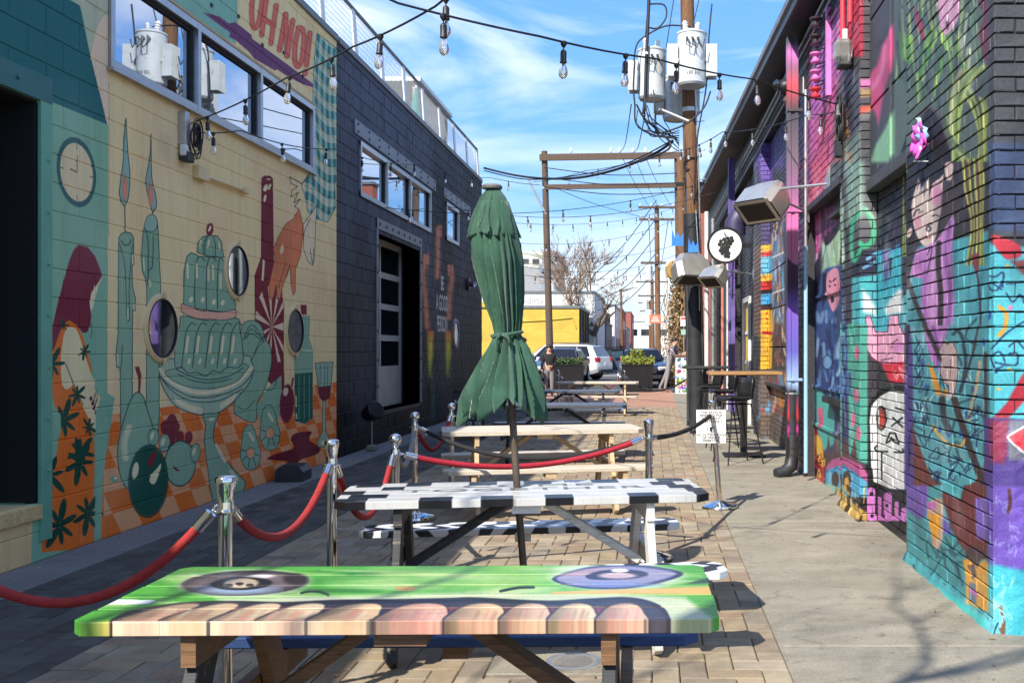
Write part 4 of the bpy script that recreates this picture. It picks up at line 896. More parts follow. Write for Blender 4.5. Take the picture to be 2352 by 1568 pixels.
    c.poly([(425, 100), (520, 40), (505, 300), (480, 420), (500, 560), (530, 690), (470, 760), (430, 500)], (36, 32, 38), soft=4); c.poly([(800, 40), (940, 60), (950, 420), (870, 520), (800, 660), (745, 720), (790, 420)], (38, 34, 40), soft=4); c.stroke([(690, 500), (720, 488), (750, 500)], 11, (50, 40, 50)); c.stroke([(560, 470), (600, 455)], 9, (50, 40, 50)); c.stroke([(620, 700), (650, 712), (680, 698)], 12, (190, 70, 100)); c.oval(472, 660, 22, 50, (234, 208, 198), .3, .2); c.poly([(440, -60), (860, -60), (830, 60), (770, 130), (690, 190), (660, 330), (660, 120), (590, 230), (560, 120), (520, 260), (470, 330)], (32, 30, 35), soft=3); c.poly([(812, 0), (890, 0), (875, 150), (845, 220), (820, 150)], (236, 206, 200), soft=3, smooth=True)
    c.poly([(790, 160), (960, 160), (950, 420), (860, 520), (790, 660), (740, 720), (770, 560)], (70, 58, 62), soft=4)
    KIM = [(540, 820), (620, 800), (720, 740), (780, 660), (890, 480), (905, 560), (880, 800), (890, 1100), (905, 1320), (880, 1640), (620, 1640), (585, 1300), (605, 1100), (480, 1080), (505, 940)]
    c.poly(KIM, (210, 146, 214), soft=3); c.stroke([(560, 900), (620, 1080), (600, 1280), (640, 1560)], 50, (176, 108, 190), soft=8, a=.7); c.stroke([(720, 820), (700, 1100), (700, 1500)], 40, (230, 176, 230), soft=8, a=.8); c.stroke([(860, 560), (820, 900), (860, 1200), (840, 1568)], 36, (150, 92, 176), soft=7, a=.8)
    c.stroke([(750, 760), (750, 1000), (770, 1250), (765, 1640)], 50, (58, 50, 56), soft=4); c.stroke([(470, 1150), (540, 1350), (640, 1580)], 44, (60, 52, 58), soft=4); c.stroke([(640, 870), (690, 800), (640, 1060)], 10, (80, 50, 100)); c.stroke([(1085, 950), (1120, 1060), (1150, 1300), (1150, 1580)], 20, (80, 56, 66), soft=3); c.poly([(1060, 880), (1140, 840), (1130, 1040), (1105, 1040)], (140, 58, 58), soft=3)
    c.stroke([(900, 1568), (940, 1420), (990, 1300)], 60, (120, 196, 204), soft=12, a=.6)
    # recess wall and pier B corner
    c.poly([(160, 330), (395, 210), (395, 860), (160, 860)], (44, 42, 66), soft=4); c.poly([(-80, -20), (160, -20), (160, 900), (-80, 900)], (86, 88, 94), soft=4)
    c.stroke([(10, 420), (80, 480), (130, 620), (110, 750), (40, 790), (0, 760)], 50, (74, 196, 146), soft=4); c.stroke([(60, 430), (130, 520)], 30, (150, 226, 186), soft=6)
    c.poly([(-80, 840), (160, 820), (160, 1120), (-80, 1120)], (34, 36, 58), soft=4); c.stroke([(70, 910), (150, 860)], 34, (120, 170, 214), soft=3); c.stroke([(30, 995), (140, 940)], 30, (110, 160, 206), soft=3); c.poly([(-80, 1090), (160, 1060), (160, 1700), (-80, 1700)], (82, 190, 200), soft=5)
    c.poly([(160, 830), (395, 800), (395, 1700), (160, 1700)], (74, 186, 206), soft=5); c.poly([(210, 830), (270, 820), (270, 1060), (235, 1160)], (112, 98, 196), soft=3); c.stroke([(290, 850), (370, 780)], 26, (90, 150, 200)); c.poly([(270, 900), (310, 900), (290, 1100)], (34, 36, 60))
    c.poly([(235, 1400), (260, 1340), (360, 1200), (400, 1210), (405, 1420), (260, 1450)], (244, 246, 246), soft=10); c.poly([(20, 1200), (80, 1260), (150, 1360), (150, 1450), (30, 1420)], (244, 246, 246), soft=10)
    c.frame(3.92, 2100, 800)
    c.poly([(50, -10), (55, -110), (100, -115), (145, 40), (265, 40), (285, -120), (365, -120), (375, -20), (425, 80), (425, 340), (330, 345), (240, 355), (185, 335), (110, 280), (60, 200), (25, 120)], (246, 178, 208), soft=4, line=(120, 40, 70), lw=2)
    c.stroke([(300, 150), (360, 110)], 10, (60, 20, 40)); c.stroke([(290, 190), (330, 170)], 9, (60, 20, 40)); c.stroke([(200, 310), (310, 290)], 9, (60, 20, 40)); c.oval(370, 180, 60, 50, (226, 140, 206), 0, .8)
    c.poly([(200, 350), (300, 340), (420, 320), (440, 400), (425, 530), (290, 525)], (226, 54, 76), soft=4); scrib(6, 300, 420, 390, 470, (244, 150, 160), 10, 40)
    c.poly([(60, 770), (120, 680), (200, 600), (300, 560), (440, 560), (440, 1640), (60, 1500), (45, 900)], (18, 18, 22), soft=3)
    c.poly([(105, 745), (190, 655), (280, 605), (360, 605), (440, 620), (440, 1640), (350, 1568), (130, 1470), (105, 1300), (92, 900)], (240, 242, 242), soft=2)
    c.oval(203, 865, 52, 120, (20, 20, 22), 0, .06); c.oval(200, 865, 38, 100, (150, 40, 36), 0, .2); c.oval(215, 880, 24, 60, (236, 60, 40), 0, .5); c.stroke([(182, 790), (180, 930)], 12, (246, 246, 246))
    for pts in ([(312, 860), (405, 948)], [(405, 860), (300, 940)], [(250, 1100), (285, 1005), (335, 1010), (370, 1112), (318, 1085), (300, 1050), (285, 1085), (250, 1100)], [(160, 1128), (138, 1150), (160, 1182), (262, 1184)], [(330, 1188), (400, 1192), (425, 1176), (408, 1160)], [(345, 765), (440, 800)], [(205, 1185), (205, 1450)]): c.stroke(pts, 17, (20, 20, 24), smooth=False)
    c.poly([(438, -20), (1182, -20), (1182, 1640), (438, 1640)], (92, 166, 178), soft=5)
    scrib(14, 480, 1150, 0, 1500, (44, 96, 112), 22, 150); scrib(10, 480, 1150, 0, 1500, (150, 206, 214), 20, 140); c.poly([(425, -20), (480, -20), (505, 300), (505, 900), (525, 1640), (425, 1640)], (84, 66, 146), soft=5); c.poly([(425, -30), (470, -30), (455, 400), (425, 400)], (40, 38, 52), soft=4)
    c.poly([(500, 930), (545, 1080), (600, 1220), (650, 1360), (720, 1450), (830, 1500), (1100, 1440), (1185, 1330), (1185, 1640), (520, 1640)], (112, 54, 52), soft=5); c.poly([(650, 1330), (800, 1300), (1140, 1250), (1185, 1260), (1100, 1470), (880, 1590), (780, 1480), (690, 1440)], (96, 184, 198), soft=4)
    c.poly([(600, -20), (850, -20), (800, 130), (760, 300), (750, 430), (680, 300), (630, 150)], (196, 130, 204), soft=4); c.stroke([(700, 0), (740, 180), (745, 380)], 26, (140, 86, 170), soft=5)
    c.stroke([(615, -20), (690, 120), (770, 300)], 44, (52, 42, 50), soft=4); c.stroke([(890, 60), (935, 30), (985, 120), (1010, 320), (990, 500), (955, 610)], 34, (34, 64, 80), soft=4)
    c.poly([(645, 330), (700, 400), (770, 580), (775, 660), (720, 625), (672, 450)], (242, 164, 60), soft=3); c.poly([(790, 590), (835, 590), (820, 660), (790, 650)], (242, 164, 60), soft=3)
    c.poly([(750, 230), (800, 125), (835, 160), (880, 130), (925, 220), (936, 430), (915, 560), (875, 682), (845, 645), (850, 555), (800, 520), (768, 420), (780, 300)], (212, 184, 182), soft=3, line=(90, 60, 66), lw=1.6); c.stroke([(870, 300), (860, 480)], 8, (140, 100, 104)); c.oval(862, 640, 16, 40, (240, 200, 210), .2, .3)
    c.stroke([(905, 690), (960, 880), (1040, 1120), (1170, 1480)], 62, (60, 44, 50), soft=4); c.stroke([(790, 680), (800, 860), (850, 1000)], 56, (48, 56, 66), soft=5); c.stroke([(1130, -10), (1090, 200), (1010, 480)], 22, (60, 56, 66), soft=3)
    for x, y in ((1185, 140), (1135, 385), (1075, 590), (1020, 825), (955, 1010), (635, 570), (600, 340), (760, 970), (850, 1020)): c.oval(x, y, 15, 36, (40, 92, 176), 0, .25)
    c.stroke([(690, 940), (760, 1030), (850, 1110), (960, 1130), (1000, 1070)], 26, (240, 180, 84), soft=4); c.stroke([(1150, 330), (1110, 560), (1040, 880)], 30, (236, 196, 150), soft=5, a=.9)
    for k in range(6): x = 520 + (k % 2) * 40; c.stroke([(x, 60 + k * 75), (x + 46, 200 + k * 75), (x + 4, 240 + k * 75), (x + 50, 120 + k * 75)], 9, (30, 58, 104))
    scrib(16, 620, 1100, 1160, 1460, (26, 50, 92), 10, 80); scrib(12, 1080, 1180, 700, 1080, (30, 54, 98), 10, 70); scrib(8, 560, 680, 750, 1100, (30, 54, 98), 9, 70)
    c.poly([(1188, 860), (1700, 880), (1700, 1700), (1188, 1700)], (86, 66, 150), soft=5); c.poly([(1270, 860), (1400, 720), (1568, 430), (1640, 420), (1640, 620), (1420, 860)], (190, 48, 66), soft=5); c.poly([(1230, 880), (1440, 880), (1450, 1180), (1400, 1290), (1240, 1280)], (150, 50, 84), soft=14); c.poly([(1440, 880), (1800, 880), (1800, 1250), (1460, 1260)], (120, 122, 138), soft=10); c.poly([(1440, 1040), (1700, 880), (1700, 1240)], (222, 60, 76), soft=3, line=(240, 240, 240), lw=5)
    for pts in ([(1260, 200), (1390, 60), (1568, -60)], [(1420, 180), (1500, 130), (1568, 200)], [(1250, 280), (1330, 230), (1390, 340), (1300, 390), (1250, 300)], [(1420, 250), (1500, 245), (1505, 350), (1400, 355)], [(1290, 330), (1380, 350)]): c.stroke(pts, 16, (32, 56, 104))
    c.oval(1300, 420, 18, 16, (30, 60, 100), 0, .3); c.oval(1430, 400, 26, 16, (236, 190, 90), .4, .3); c.oval(1325, 585, 24, 14, (236, 190, 90), .3, .3)
    c.frame(3.92, 2100, 1200)
    c.poly([(0, -40), (460, -20), (460, 420), (60, 360), (-40, 180)], (20, 20, 26), soft=3)
    for x, y0, y1, w in ((105, 0, 240, 80), (185, 60, 250, 40), (265, 40, 250, 76), (350, 110, 260, 40), (420, 180, 260, 60)): c.stroke([(x, y0), (x, y1)], w, (210, 126, 204), smooth=False, soft=2)
    c.poly([(60, 230), (440, 230), (440, 275), (75, 275)], (210, 126, 204)); 
    for x, y in ((110, 20), (260, 130), (225, 230), (112, 230)): c.oval(x, y, 17, 18, (22, 18, 26), 0, .2)
    c.poly([(445, -50), (1215, -50), (1230, 1500), (445, 1500)], (80, 164, 172), soft=4); scrib(10, 470, 1000, 250, 900, (44, 104, 116), 20, 130); c.poly([(445, -60), (650, -60), (630, 240), (560, 260), (445, 170)], (122, 92, 184), soft=6)
    c.poly([(780, -60), (1210, -60), (1220, 640), (1060, 640), (940, 480), (870, 330), (800, 120)], (112, 48, 50), soft=6); c.poly([(790, 220), (860, 330), (880, 420), (800, 390)], (112, 92, 186), soft=5); c.poly([(1100, 60), (1215, 60), (1215, 480), (1110, 440)], (130, 104, 196), soft=6)
    c.poly([(700, -60), (1000, -100), (960, 80), (900, 60)], (90, 190, 200), soft=4)
    c.poly([(640, 110), (720, 60), (790, 60), (795, 420), (770, 520), (730, 555), (690, 520), (660, 330)], (206, 170, 150), soft=3); c.poly([(650, 190), (700, 215), (765, 215), (750, 450), (700, 440), (665, 300)], (244, 172, 46), soft=3); c.poly([(640, 100), (720, 90), (720, 160), (650, 170)], (206, 110, 190), soft=5)
    c.poly([(985, 650), (1080, 620), (1130, 700), (1190, 640), (1230, 700), (1240, 1160), (1020, 1060), (1010, 800)], (244, 170, 60), soft=4); c.poly([(1030, 700), (1090, 690), (1110, 800), (1080, 840)], (90, 70, 64), soft=3); c.poly([(1045, 860), (1110, 880), (1110, 1080), (1045, 1050)], (90, 120, 150), soft=4); c.stroke([(1060, 940), (1110, 990)], 34, (206, 100, 190), soft=4); c.poly([(1050, 520), (1170, 560), (1215, 640), (1160, 640), (1120, 720), (1000, 620)], (70, 52, 56), soft=5)
    c.poly([(560, 760), (1260, 1240), (1560, 1440), (1300, 1700), (500, 1000)], (70, 206, 200), soft=10); c.poly([(1222, -60), (1900, -60), (1900, 760), (1320, 730), (1225, 660)], (120, 90, 196), soft=8); c.poly([(1222, 680), (1900, 760), (1900, 1900), (1222, 1900)], (74, 200, 218), soft=12); c.poly([(1340, 1090), (1385, 1070), (1395, 1180), (1425, 1220), (1420, 1360), (1380, 1370), (1340, 1290), (1390, 1240)], (104, 58, 36), soft=2)
    scrib(14, 1250, 1560, 0, 700, (150, 140, 220), 14, 60); scrib(14, 1250, 1560, 800, 1300, (140, 226, 230), 14, 70); c.stroke([(1470, -20), (1480, 90), (1455, 180)], 40, (86, 44, 44), soft=4)
    # ---- wall between the piers, upper part
    c.frame(3.92, 1700, 0)
    c.poly([(1010, 900), (1130, 620), (1330, 100), (1330, 900), (1310, 1620), (1000, 1620)], (208, 112, 200), soft=14); c.poly([(1160, 1150), (1320, 800), (1320, 1620), (1100, 1620)], (222, 84, 116), soft=40, a=.85); c.poly([(1010, 1250), (1090, 1150), (1080, 1620), (1000, 1620)], (180, 90, 130), soft=20, a=.8)
    c.poly([(1340, -300), (1600, -300), (1600, 540), (1400, 560)], (204, 52, 78), soft=9); c.poly([(1330, 60), (1400, 40), (1420, 560), (1340, 840)], (222, 130, 196), soft=9)
    c.poly([(1330, 1090), (1440, 1060), (1440, 1500), (1370, 1620), (1320, 1620)], (176, 118, 92), soft=14); c.poly([(1400, 1400), (1568, 1220), (1568, 1700), (1380, 1700)], (150, 176, 160), soft=12, a=.8); scrib(8, 1340, 1480, 1150, 1560, (232, 156, 88), 9, 60)
    c.poly([(1000, 700), (1110, 620), (1060, 1050), (1000, 1150)], (88, 74, 84), soft=14)
    c.poly([(540, 1300), (840, 900), (840, 1620), (540, 1620)], (104, 80, 170), soft=20, a=.85)
    c.frame(3.92, 1700, 400)
    c.poly([(990, -20), (1290, -20), (1280, 130), (1180, 330), (1060, 460), (990, 480)], (230, 96, 128), soft=8); c.poly([(1040, 100), (1100, -20), (1110, 100), (1060, 330)], (206, 120, 200), soft=12)
    c.poly([(1280, 0), (1420, -20), (1420, 240), (1290, 300)], (90, 96, 96), soft=10); c.poly([(1420, -20), (1600, -20), (1600, 500), (1440, 600)], (142, 174, 160), soft=14); c.stroke([(1560, 470), (1500, 560), (1485, 750), (1510, 930), (1568, 820)], 40, (70, 190, 140), soft=5)
    # boarded opening with portrait
    c.poly([(960, 480), (1410, 260), (1425, 1640), (960, 1640)], (44, 44, 72), soft=4)
    c.poly([(985, 560), (1200, 420), (1200, 780), (1130, 960), (1000, 990)], (224, 120, 182), soft=8); streaks(40, 990, 1170, 480, 880, [(250, 214, 236), (196, 70, 140), (240, 160, 206)], 16, .8, .9, (30, 110))
    c.poly([(1200, 760), (1300, 500), (1410, 330), (1415, 1000), (1200, 1060)], (186, 222, 180), soft=8); streaks(16, 1210, 1400, 620, 800, [(214, 240, 210), (140, 200, 220), (160, 196, 140)], 18, .2, .9, (100, 240))
    c.poly([(1210, 420), (1380, 350), (1370, 600), (1310, 720), (1240, 780), (1205, 650)], (56, 30, 50), soft=4, smooth=True)
    for x in (1235, 1275, 1320, 1350): c.stroke([(x, 420), (x + 10, 540), (x, 680 - (x - 1235))], 22, (170, 76, 150), soft=5)
    c.poly([(1195, 1060), (1240, 1000), (1400, 960), (1425, 1640), (1080, 1640)], (58, 92, 156), soft=6); c.poly([(1210, 1040), (1250, 1050), (1240, 1300), (1205, 1400)], (30, 30, 60), soft=4)
    c.poly([(1255, 1050), (1350, 1000), (1372, 1150), (1360, 1330), (1315, 1415), (1280, 1360), (1245, 1220)], (246, 164, 188), soft=3, smooth=True); c.oval(1370, 1170, 16, 60, (240, 120, 140), 0, .2); c.stroke([(1275, 1120), (1290, 1130)], 12, (30, 20, 30)); c.stroke([(1310, 1120), (1335, 1095)], 12, (30, 20, 30)); c.oval(1278, 1170, 8, 10, (30, 20, 30), 0, .3); c.oval(1328, 1160, 9, 10, (30, 20, 30), 0, .3); c.oval(1303, 1295, 17, 34, (50, 24, 34), 0, .2); c.stroke([(1268, 1235), (1290, 1240)], 8, (220, 90, 120))
    c.poly([(985, 990), (1120, 980), (1190, 1060), (1120, 1640), (985, 1640)], (32, 30, 58), soft=8); streaks(20, 1100, 1400, 1400, 1520, [(110, 150, 206), (40, 60, 120), (140, 180, 220)], 22, .5, .8, (60, 160))
    c.frame(3.92, 1700, 800)
    c.poly([(1030, -40), (1445, -40), (1460, 1000), (1330, 1250), (1040, 1100)], (50, 78, 138), soft=5); streaks(46, 1110, 1430, -40, 700, [(104, 150, 206), (30, 44, 96), (150, 190, 226), (44, 60, 120), (70, 110, 170)], 26, .4, .85, (120, 320))
    c.oval(1255, 330, 44, 66, (120, 170, 220), 0, .1, line=(20, 30, 60), lw=.14); c.stroke([(1400, 60), (1360, 180), (1350, 280)], 40, (150, 190, 230), soft=5); c.stroke([(1390, 380), (1350, 450)], 34, (150, 190, 226), soft=5); c.poly([(1210, 620), (1250, 640), (1240, 820), (1212, 820)], (24, 24, 50))
    c.poly([(1030, 240), (1120, 230), (1130, 640), (1100, 960), (1030, 960)], (170, 214, 232), soft=8); c.poly([(1120, 560), (1200, 600), (1330, 820), (1320, 1110), (1180, 1200), (1100, 1000)], (92, 192, 182), soft=7); c.poly([(1160, 780), (1210, 780), (1215, 940), (1185, 960)], (230, 110, 150), soft=4, smooth=True)
    c.poly([(1330, 700), (1440, 640), (1445, 1240), (1340, 1260)], (60, 60, 116), soft=8); streaks(14, 1340, 1430, 640, 1000, [(100, 100, 160), (36, 34, 76), (130, 150, 200)], 16, .2, .8, (100, 220))
    c.poly([(1440, -40), (1640, -40), (1640, 1300), (1460, 1250)], (86, 178, 160), soft=5); c.poly([(1440, 420), (1500, 430), (1490, 640), (1445, 640)], (80, 110, 170), soft=8, a=.8); streaks(14, 1450, 1568, 0, 1000, [(110, 206, 180), (60, 150, 150), (140, 214, 210)], 20, .1, .7, (60, 160))
    for x, y in ((1535, 240), (1530, 650), (1505, 880), (1550, 1010)): c.oval(x, y, 22, 70, (236, 120, 160), 0, .25)
    c.poly([(1040, 1050), (1090, 980), (1150, 950), (1220, 1180), (1225, 1480), (1050, 1420)], (204, 44, 52), soft=5); c.poly([(1140, 1020), (1200, 1080), (1215, 1300), (1170, 1260), (1135, 1120)], (246, 196, 80), soft=4, smooth=True); c.poly([(1090, 1060), (1130, 1080), (1130, 1420), (1090, 1420)], (56, 46, 48), soft=3); scrib(10, 1130, 1220, 1200, 1420, (60, 16, 20), 10, 50); scrib(6, 1140, 1210, 1180, 1420, (250, 180, 70), 9, 50)
    c.poly([(1235, 1260), (1265, 1020), (1290, 1230), (1345, 990), (1380, 1180), (1430, 1040), (1470, 1240), (1512, 1040), (1545, 1300), (1240, 1320)], (92, 66, 66), soft=3); c.poly([(1240, 1330), (1300, 1260), (1400, 1230), (1568, 1300), (1640, 1400), (1640, 1480), (1400, 1300), (1240, 1400)], (196, 92, 150), soft=4); c.poly([(1235, 1400), (1300, 1340), (1400, 1310), (1500, 1370), (1640, 1480), (1640, 1620), (1235, 1620)], (90, 178, 220), soft=4)
    c.stroke([(1240, 1390), (1270, 1350), (1300, 1380), (1340, 1330), (1380, 1360), (1420, 1320), (1460, 1370), (1520, 1380)], 14, (40, 130, 190), smooth=False)
    c.oval(1330, 1450, 36, 76, (70, 62, 62), 0, .1); c.oval(1440, 1450, 42, 84, (70, 62, 62), 0, .1); c.stroke([(1420, 1560), (1440, 1440), (1455, 1560)], 30, (240, 180, 80), soft=4)
    c.frame(2.613, 1600, 1067)
    c.poly([(1080, 290), (1210, 330), (1215, 370), (1110, 330)], (160, 200, 180)); c.poly([(1120, 360), (1180, 330), (1260, 420), (1350, 480), (1350, 540), (1240, 500)], (196, 160, 90), soft=5); streaks(18, 1150, 1340, 300, 440, [(230, 190, 90), (70, 50, 30), (240, 210, 130)], 12, .3, .9, (30, 90)); c.poly([(980, 255), (1075, 260), (1070, 300), (1000, 290)], (200, 66, 56), soft=3)
    # ---- farther bays
    c.frame(3.92, 1700, 400)
    c.poly([(735, 480), (850, 420), (860, 1650), (735, 1650)], (120, 130, 150), soft=4); streaks(70, 740, 850, 420, 1500, [(60, 90, 160), (220, 226, 232), (140, 90, 70), (40, 44, 60), (90, 170, 210), (230, 170, 110)], 13, .3, .9, (60, 200)); c.stroke([(735, 900), (850, 850)], 14, (240, 240, 240)); c.stroke([(735, 1245), (850, 1200)], 14, (240, 240, 240))
    c.poly([(600, -200), (735, -200), (735, 780), (600, 780)], (92, 82, 128), soft=6); c.poly([(600, -200), (720, -200), (725, 180), (600, 160)], (128, 102, 190), soft=6)
    for y0, y1, col in ((780, 850, (248, 190, 60)), (845, 892, (206, 44, 50)), (895, 1110, (78, 178, 220)), (1060, 1130, (248, 190, 60)), (1130, 1210, (206, 44, 50)), (1210, 1250, (40, 36, 44)), (1250, 1350, (78, 170, 220)), (1350, 1400, (60, 30, 36)), (1400, 1640, (250, 192, 60))): c.poly([(612, y0), (740, y0 - 12), (740, y1 - 12), (612, y1)], col, soft=2)
    for y in (1430, 1480, 1530): c.oval(675, y, 10, 12, (200, 60, 40), 0, .3)
    c.poly([(480, 300), (612, 240), (612, 1640), (480, 1640)], (86, 84, 88), soft=4); c.poly([(560, 800), (612, 800), (612, 1640), (540, 1640)], (150, 110, 96), soft=14, a=.7)
    c.frame(3.92, 1700, 800)
    c.poly([(612, -40), (750, -40), (735, 390), (612, 400)], (250, 192, 60), soft=3); c.poly([(630, 30), (750, 40), (740, 70), (635, 62)], (206, 36, 50)); c.poly([(760, -40), (890, -40), (890, 380), (760, 360)], (110, 84, 80), soft=5); streaks(30, 765, 880, -40, 260, [(220, 200, 170), (90, 50, 40), (190, 110, 70), (60, 60, 70)], 15, .6, .9, (60, 160))
    c.poly([(600, 400), (905, 400), (905, 1250), (600, 1150)], (118, 102, 94), soft=5); streaks(40, 620, 890, 420, 1000, [(196, 60, 60), (236, 150, 70), (120, 170, 206), (90, 80, 80), (220, 200, 180)], 36, .6, .8, (40, 120)); c.poly([(640, 800), (850, 900), (830, 1130), (650, 1050)], (112, 98, 90), soft=12)
right_mural(rc); rc.c *= .88; rc.weather(420, .02, .22, .22); rc.grain(0.09, 2)
def right_coord(t):
    sp = N(t, 'ShaderNodeSeparateXYZ'); t.links.new(pos(t), sp.inputs[0])
    return math_(t, 'ADD', math_(t, 'SUBTRACT', sp.outputs[1], sp.outputs[0]), RX), sp.outputs[2]
M['right_mural'] = paint_material('right_mural', rc.image('right_mural'), 3.9, 19.0, 0.0, 5.2, right_coord, 0.5, 0.5, 0.16, 0.45); del rc
M['mortar'] = plain('mortar', (0.03, 0.03, 0.034), 0.8, 0, 0.4, 30, 0.4)
rb = thing('brick_building', 'brick building covered in a many coloured mural of plants, faces and hands', 'building')
WT = 4.86
def mortar_box(mb, x0, x1, y0, y1, z0, z1): mb.box(((x0 + x1) / 2, (y0 + y1) / 2, (z0 + z1) / 2), (x1 - x0, y1 - y0, z1 - z0))
mb = MB(); e = 0.012
mortar_box(mb, RX + e, 2.55, 5.09 + e, 6.87 - e, 0, WT); mortar_box(mb, RR + e, 2.54, 6.87 - e, 8.4 + e, 0, WT - .002)
mortar_box(mb, RX + e, 2.55, 8.4 + e, 9.3, 0, WT); mortar_box(mb, RX + e, 2.55, 11.37, 12.6 - e, 0, WT); mortar_box(mb, RX + e, 2.55, 9.3, 11.37, 3.0, WT)
mortar_box(mb, RR + e, 2.54, 12.6 - e, 16.1 + e, 0, WT - .002); mortar_box(mb, RX + e, 2.55, 16.1 + e, 17.3 - e, 0, WT); mortar_box(mb, RR + e, 2.54, 17.3 - e, 21.6, 0, WT - .002)
mortar_box(mb, RX + e, 2.55, 21.6, 22.6, 0, WT); mortar_box(mb, RR + e, 2.54, 22.6, 33.0, 0, WT - .002)
mb.box((7.0, 19.1, 2.4), (9.0, 27.9, 4.8)); mb.box((4.6, 5.15, 2.4), (4.1, 0.1, 4.8)); wall_r = mb.build('wall', M['mortar'], rb)
co = Courses(); CH = 0.0752; ZT = CH * 64; kw = dict(unit=0.215, ch=CH, joint=0.006, bed=0.0082, jitter=0.0016)
co.lay((0, 5.09, 0), 0, RX, 2.9, 0, ZT, **kw); co.lay((RX, 0, 0), -PI / 2, -6.87, -5.09, 0, ZT, **kw)
co.lay((RR, 0, 0), -PI / 2, -8.4, -6.87, 0, 2.78, **kw); co.lay((0, 8.4, 0), 0, RX, RR, 0, ZT, **kw)
co.lay((RX, 0, 0), -PI / 2, -12.6, -8.4, 0, ZT, holes=[(-11.37, -9.3, -1, 3.0)], **kw)
co.lay((RR, 0, 0), -PI / 2, -16.1, -12.6, 0, 0.9, **kw); co.lay((RR, 0, 0), -PI / 2, -16.1, -12.6, 3.3, ZT, **kw); co.lay((0, 16.1, 0), 0, RX, RR, 0, ZT, **kw)
co.lay((RX, 0, 0), -PI / 2, -17.3, -16.1, 0, ZT, **kw); co.lay((RR, 0, 0), -PI / 2, -21.6, -17.3, 0, ZT, holes=[(-20.6, -19.3, -1, 2.5)], **kw); co.lay((0, 21.6, 0), 0, RX, RR, 0, ZT, **kw); co.lay((RX, 0, 0), -PI / 2, -22.6, -21.6, 0, ZT, **kw)
co.finish(wall_r, 'brick', M['right_mural'], 'brickwork', 300, 0.004, 0.03, 0.006, 0.0016)
# boards, panels, lintels
MB().box((RX + 0.11, 10.335, 1.5), (0.02, 2.07, 3.0)).build('board', M['right_mural'], rb)
for z in (0.62, 1.05, 2.05): MB().box((RX + 0.09, 10.335, z), (0.025, 2.07, 0.03)).build('rail', M['right_mural'], rb)
MB().box((RX + 0.02, 10.335, 3.03), (0.10, 2.30, 0.07), bev=0.006).build('lintel', M['black_paint'], rb)
MB().box((RX + 0.06, 9.75, 2.80), (0.06, 0.7, 0.035)).build('bracket_bar', M['black_paint'], rb)
MB().box((RX + 0.05, 9.9, 0.95), (0.08, 0.9, 0.06)).build('ledge', M['black_paint'], rb)
MB().box((RR - 0.02, 7.635, 2.84), (0.16, 1.52, 0.10), bev=0.006).build('lintel', plain('lintel_grey', (0.06, 0.06, 0.066), 0.6, 0, .3, 8, .2), rb)
for (z0, z1) in ((2.90, 3.48), (3.50, 4.22), (4.24, 4.86)):
    for (p, q) in ((6.885, 7.62), (7.64, 8.385)): MB().box((RR - 0.045, (p + q) / 2, (z0 + z1) / 2), (0.05, q - p, z1 - z0), bev=0.004).build('panel', M['right_mural'], rb)
MB().box((RR - 0.075, 7.63, 3.88), (0.02, 0.035, 1.96)).build('batten', M['right_mural'], rb)
for k in range(4):
    for (p, q) in ((12.62, 13.76), (13.78, 14.92), (14.94, 16.08)): MB().box((RR - 0.01, (p + q) / 2, 1.2 + k * 0.6), (0.03, q - p, 0.58), bev=0.004).build('panel', M['right_mural'], rb)
MB().box((RR - 0.03, 14.35, 0.92), (0.10, 3.44, 0.05)).build('sill', M['dark_steel'], rb)
# rough render at the foot of the nearest pier
bm = bmesh.new(); rr = np.random.RandomState(4)
nxx, nzz = 24, 30; gv = {}
for i in range(nxx + 1):
    for k in range(nzz + 1):
        a = i / nxx * 1.15; z = k / nzz * 1.10; o_ = 0.02 + 0.022 * abs(math.sin(a * 11)) + rr.rand() * 0.008; o_ *= min(1, (nzz - k) / 3 + .15) * min(1, i / 2 + .1)
        gv[i, k] = bm.verts.new((RX - 0.008 + a, 5.09 - o_ - 0.002, z))
for i in range(nxx):
    for k in range(nzz): bm.faces.new((gv[i, k], gv[i + 1, k], gv[i + 1, k + 1], gv[i, k + 1]))
me = bpy.data.meshes.new('render_patch'); bm.to_mesh(me); bm.free(); me.materials.append(M['right_mural']); link('render_patch', me, rb)
# rough mortar skirt where wall meets pavement
for (p, q, x) in ((5.09, 6.87, RX), (8.4, 9.3, RX), (11.37, 12.6, RX)):
    mb = MB(); n = 40; w_ = []
    for i in range(n + 1):
        yy = p - 0.03 + (q - p + 0.03) * i / n; o_ = 0.016 + 0.02 * abs(math.sin(i * 1.7) * math.sin(i * .45)); zt = 0.05 + 0.035 * abs(math.sin(i * .9 + 1))
        w_ += [(x - o_, yy, 0.008), (x - o_ * .5, yy, zt * .6), (x + 0.01, yy, zt)]
    mb.add(w_, [(3 * i + k, 3 * i + 3 + k, 3 * i + 4 + k, 3 * i + 1 + k) for i in range(n) for k in (0, 1)]); mb.build('skirting', M['right_mural'], rb, smooth=0)
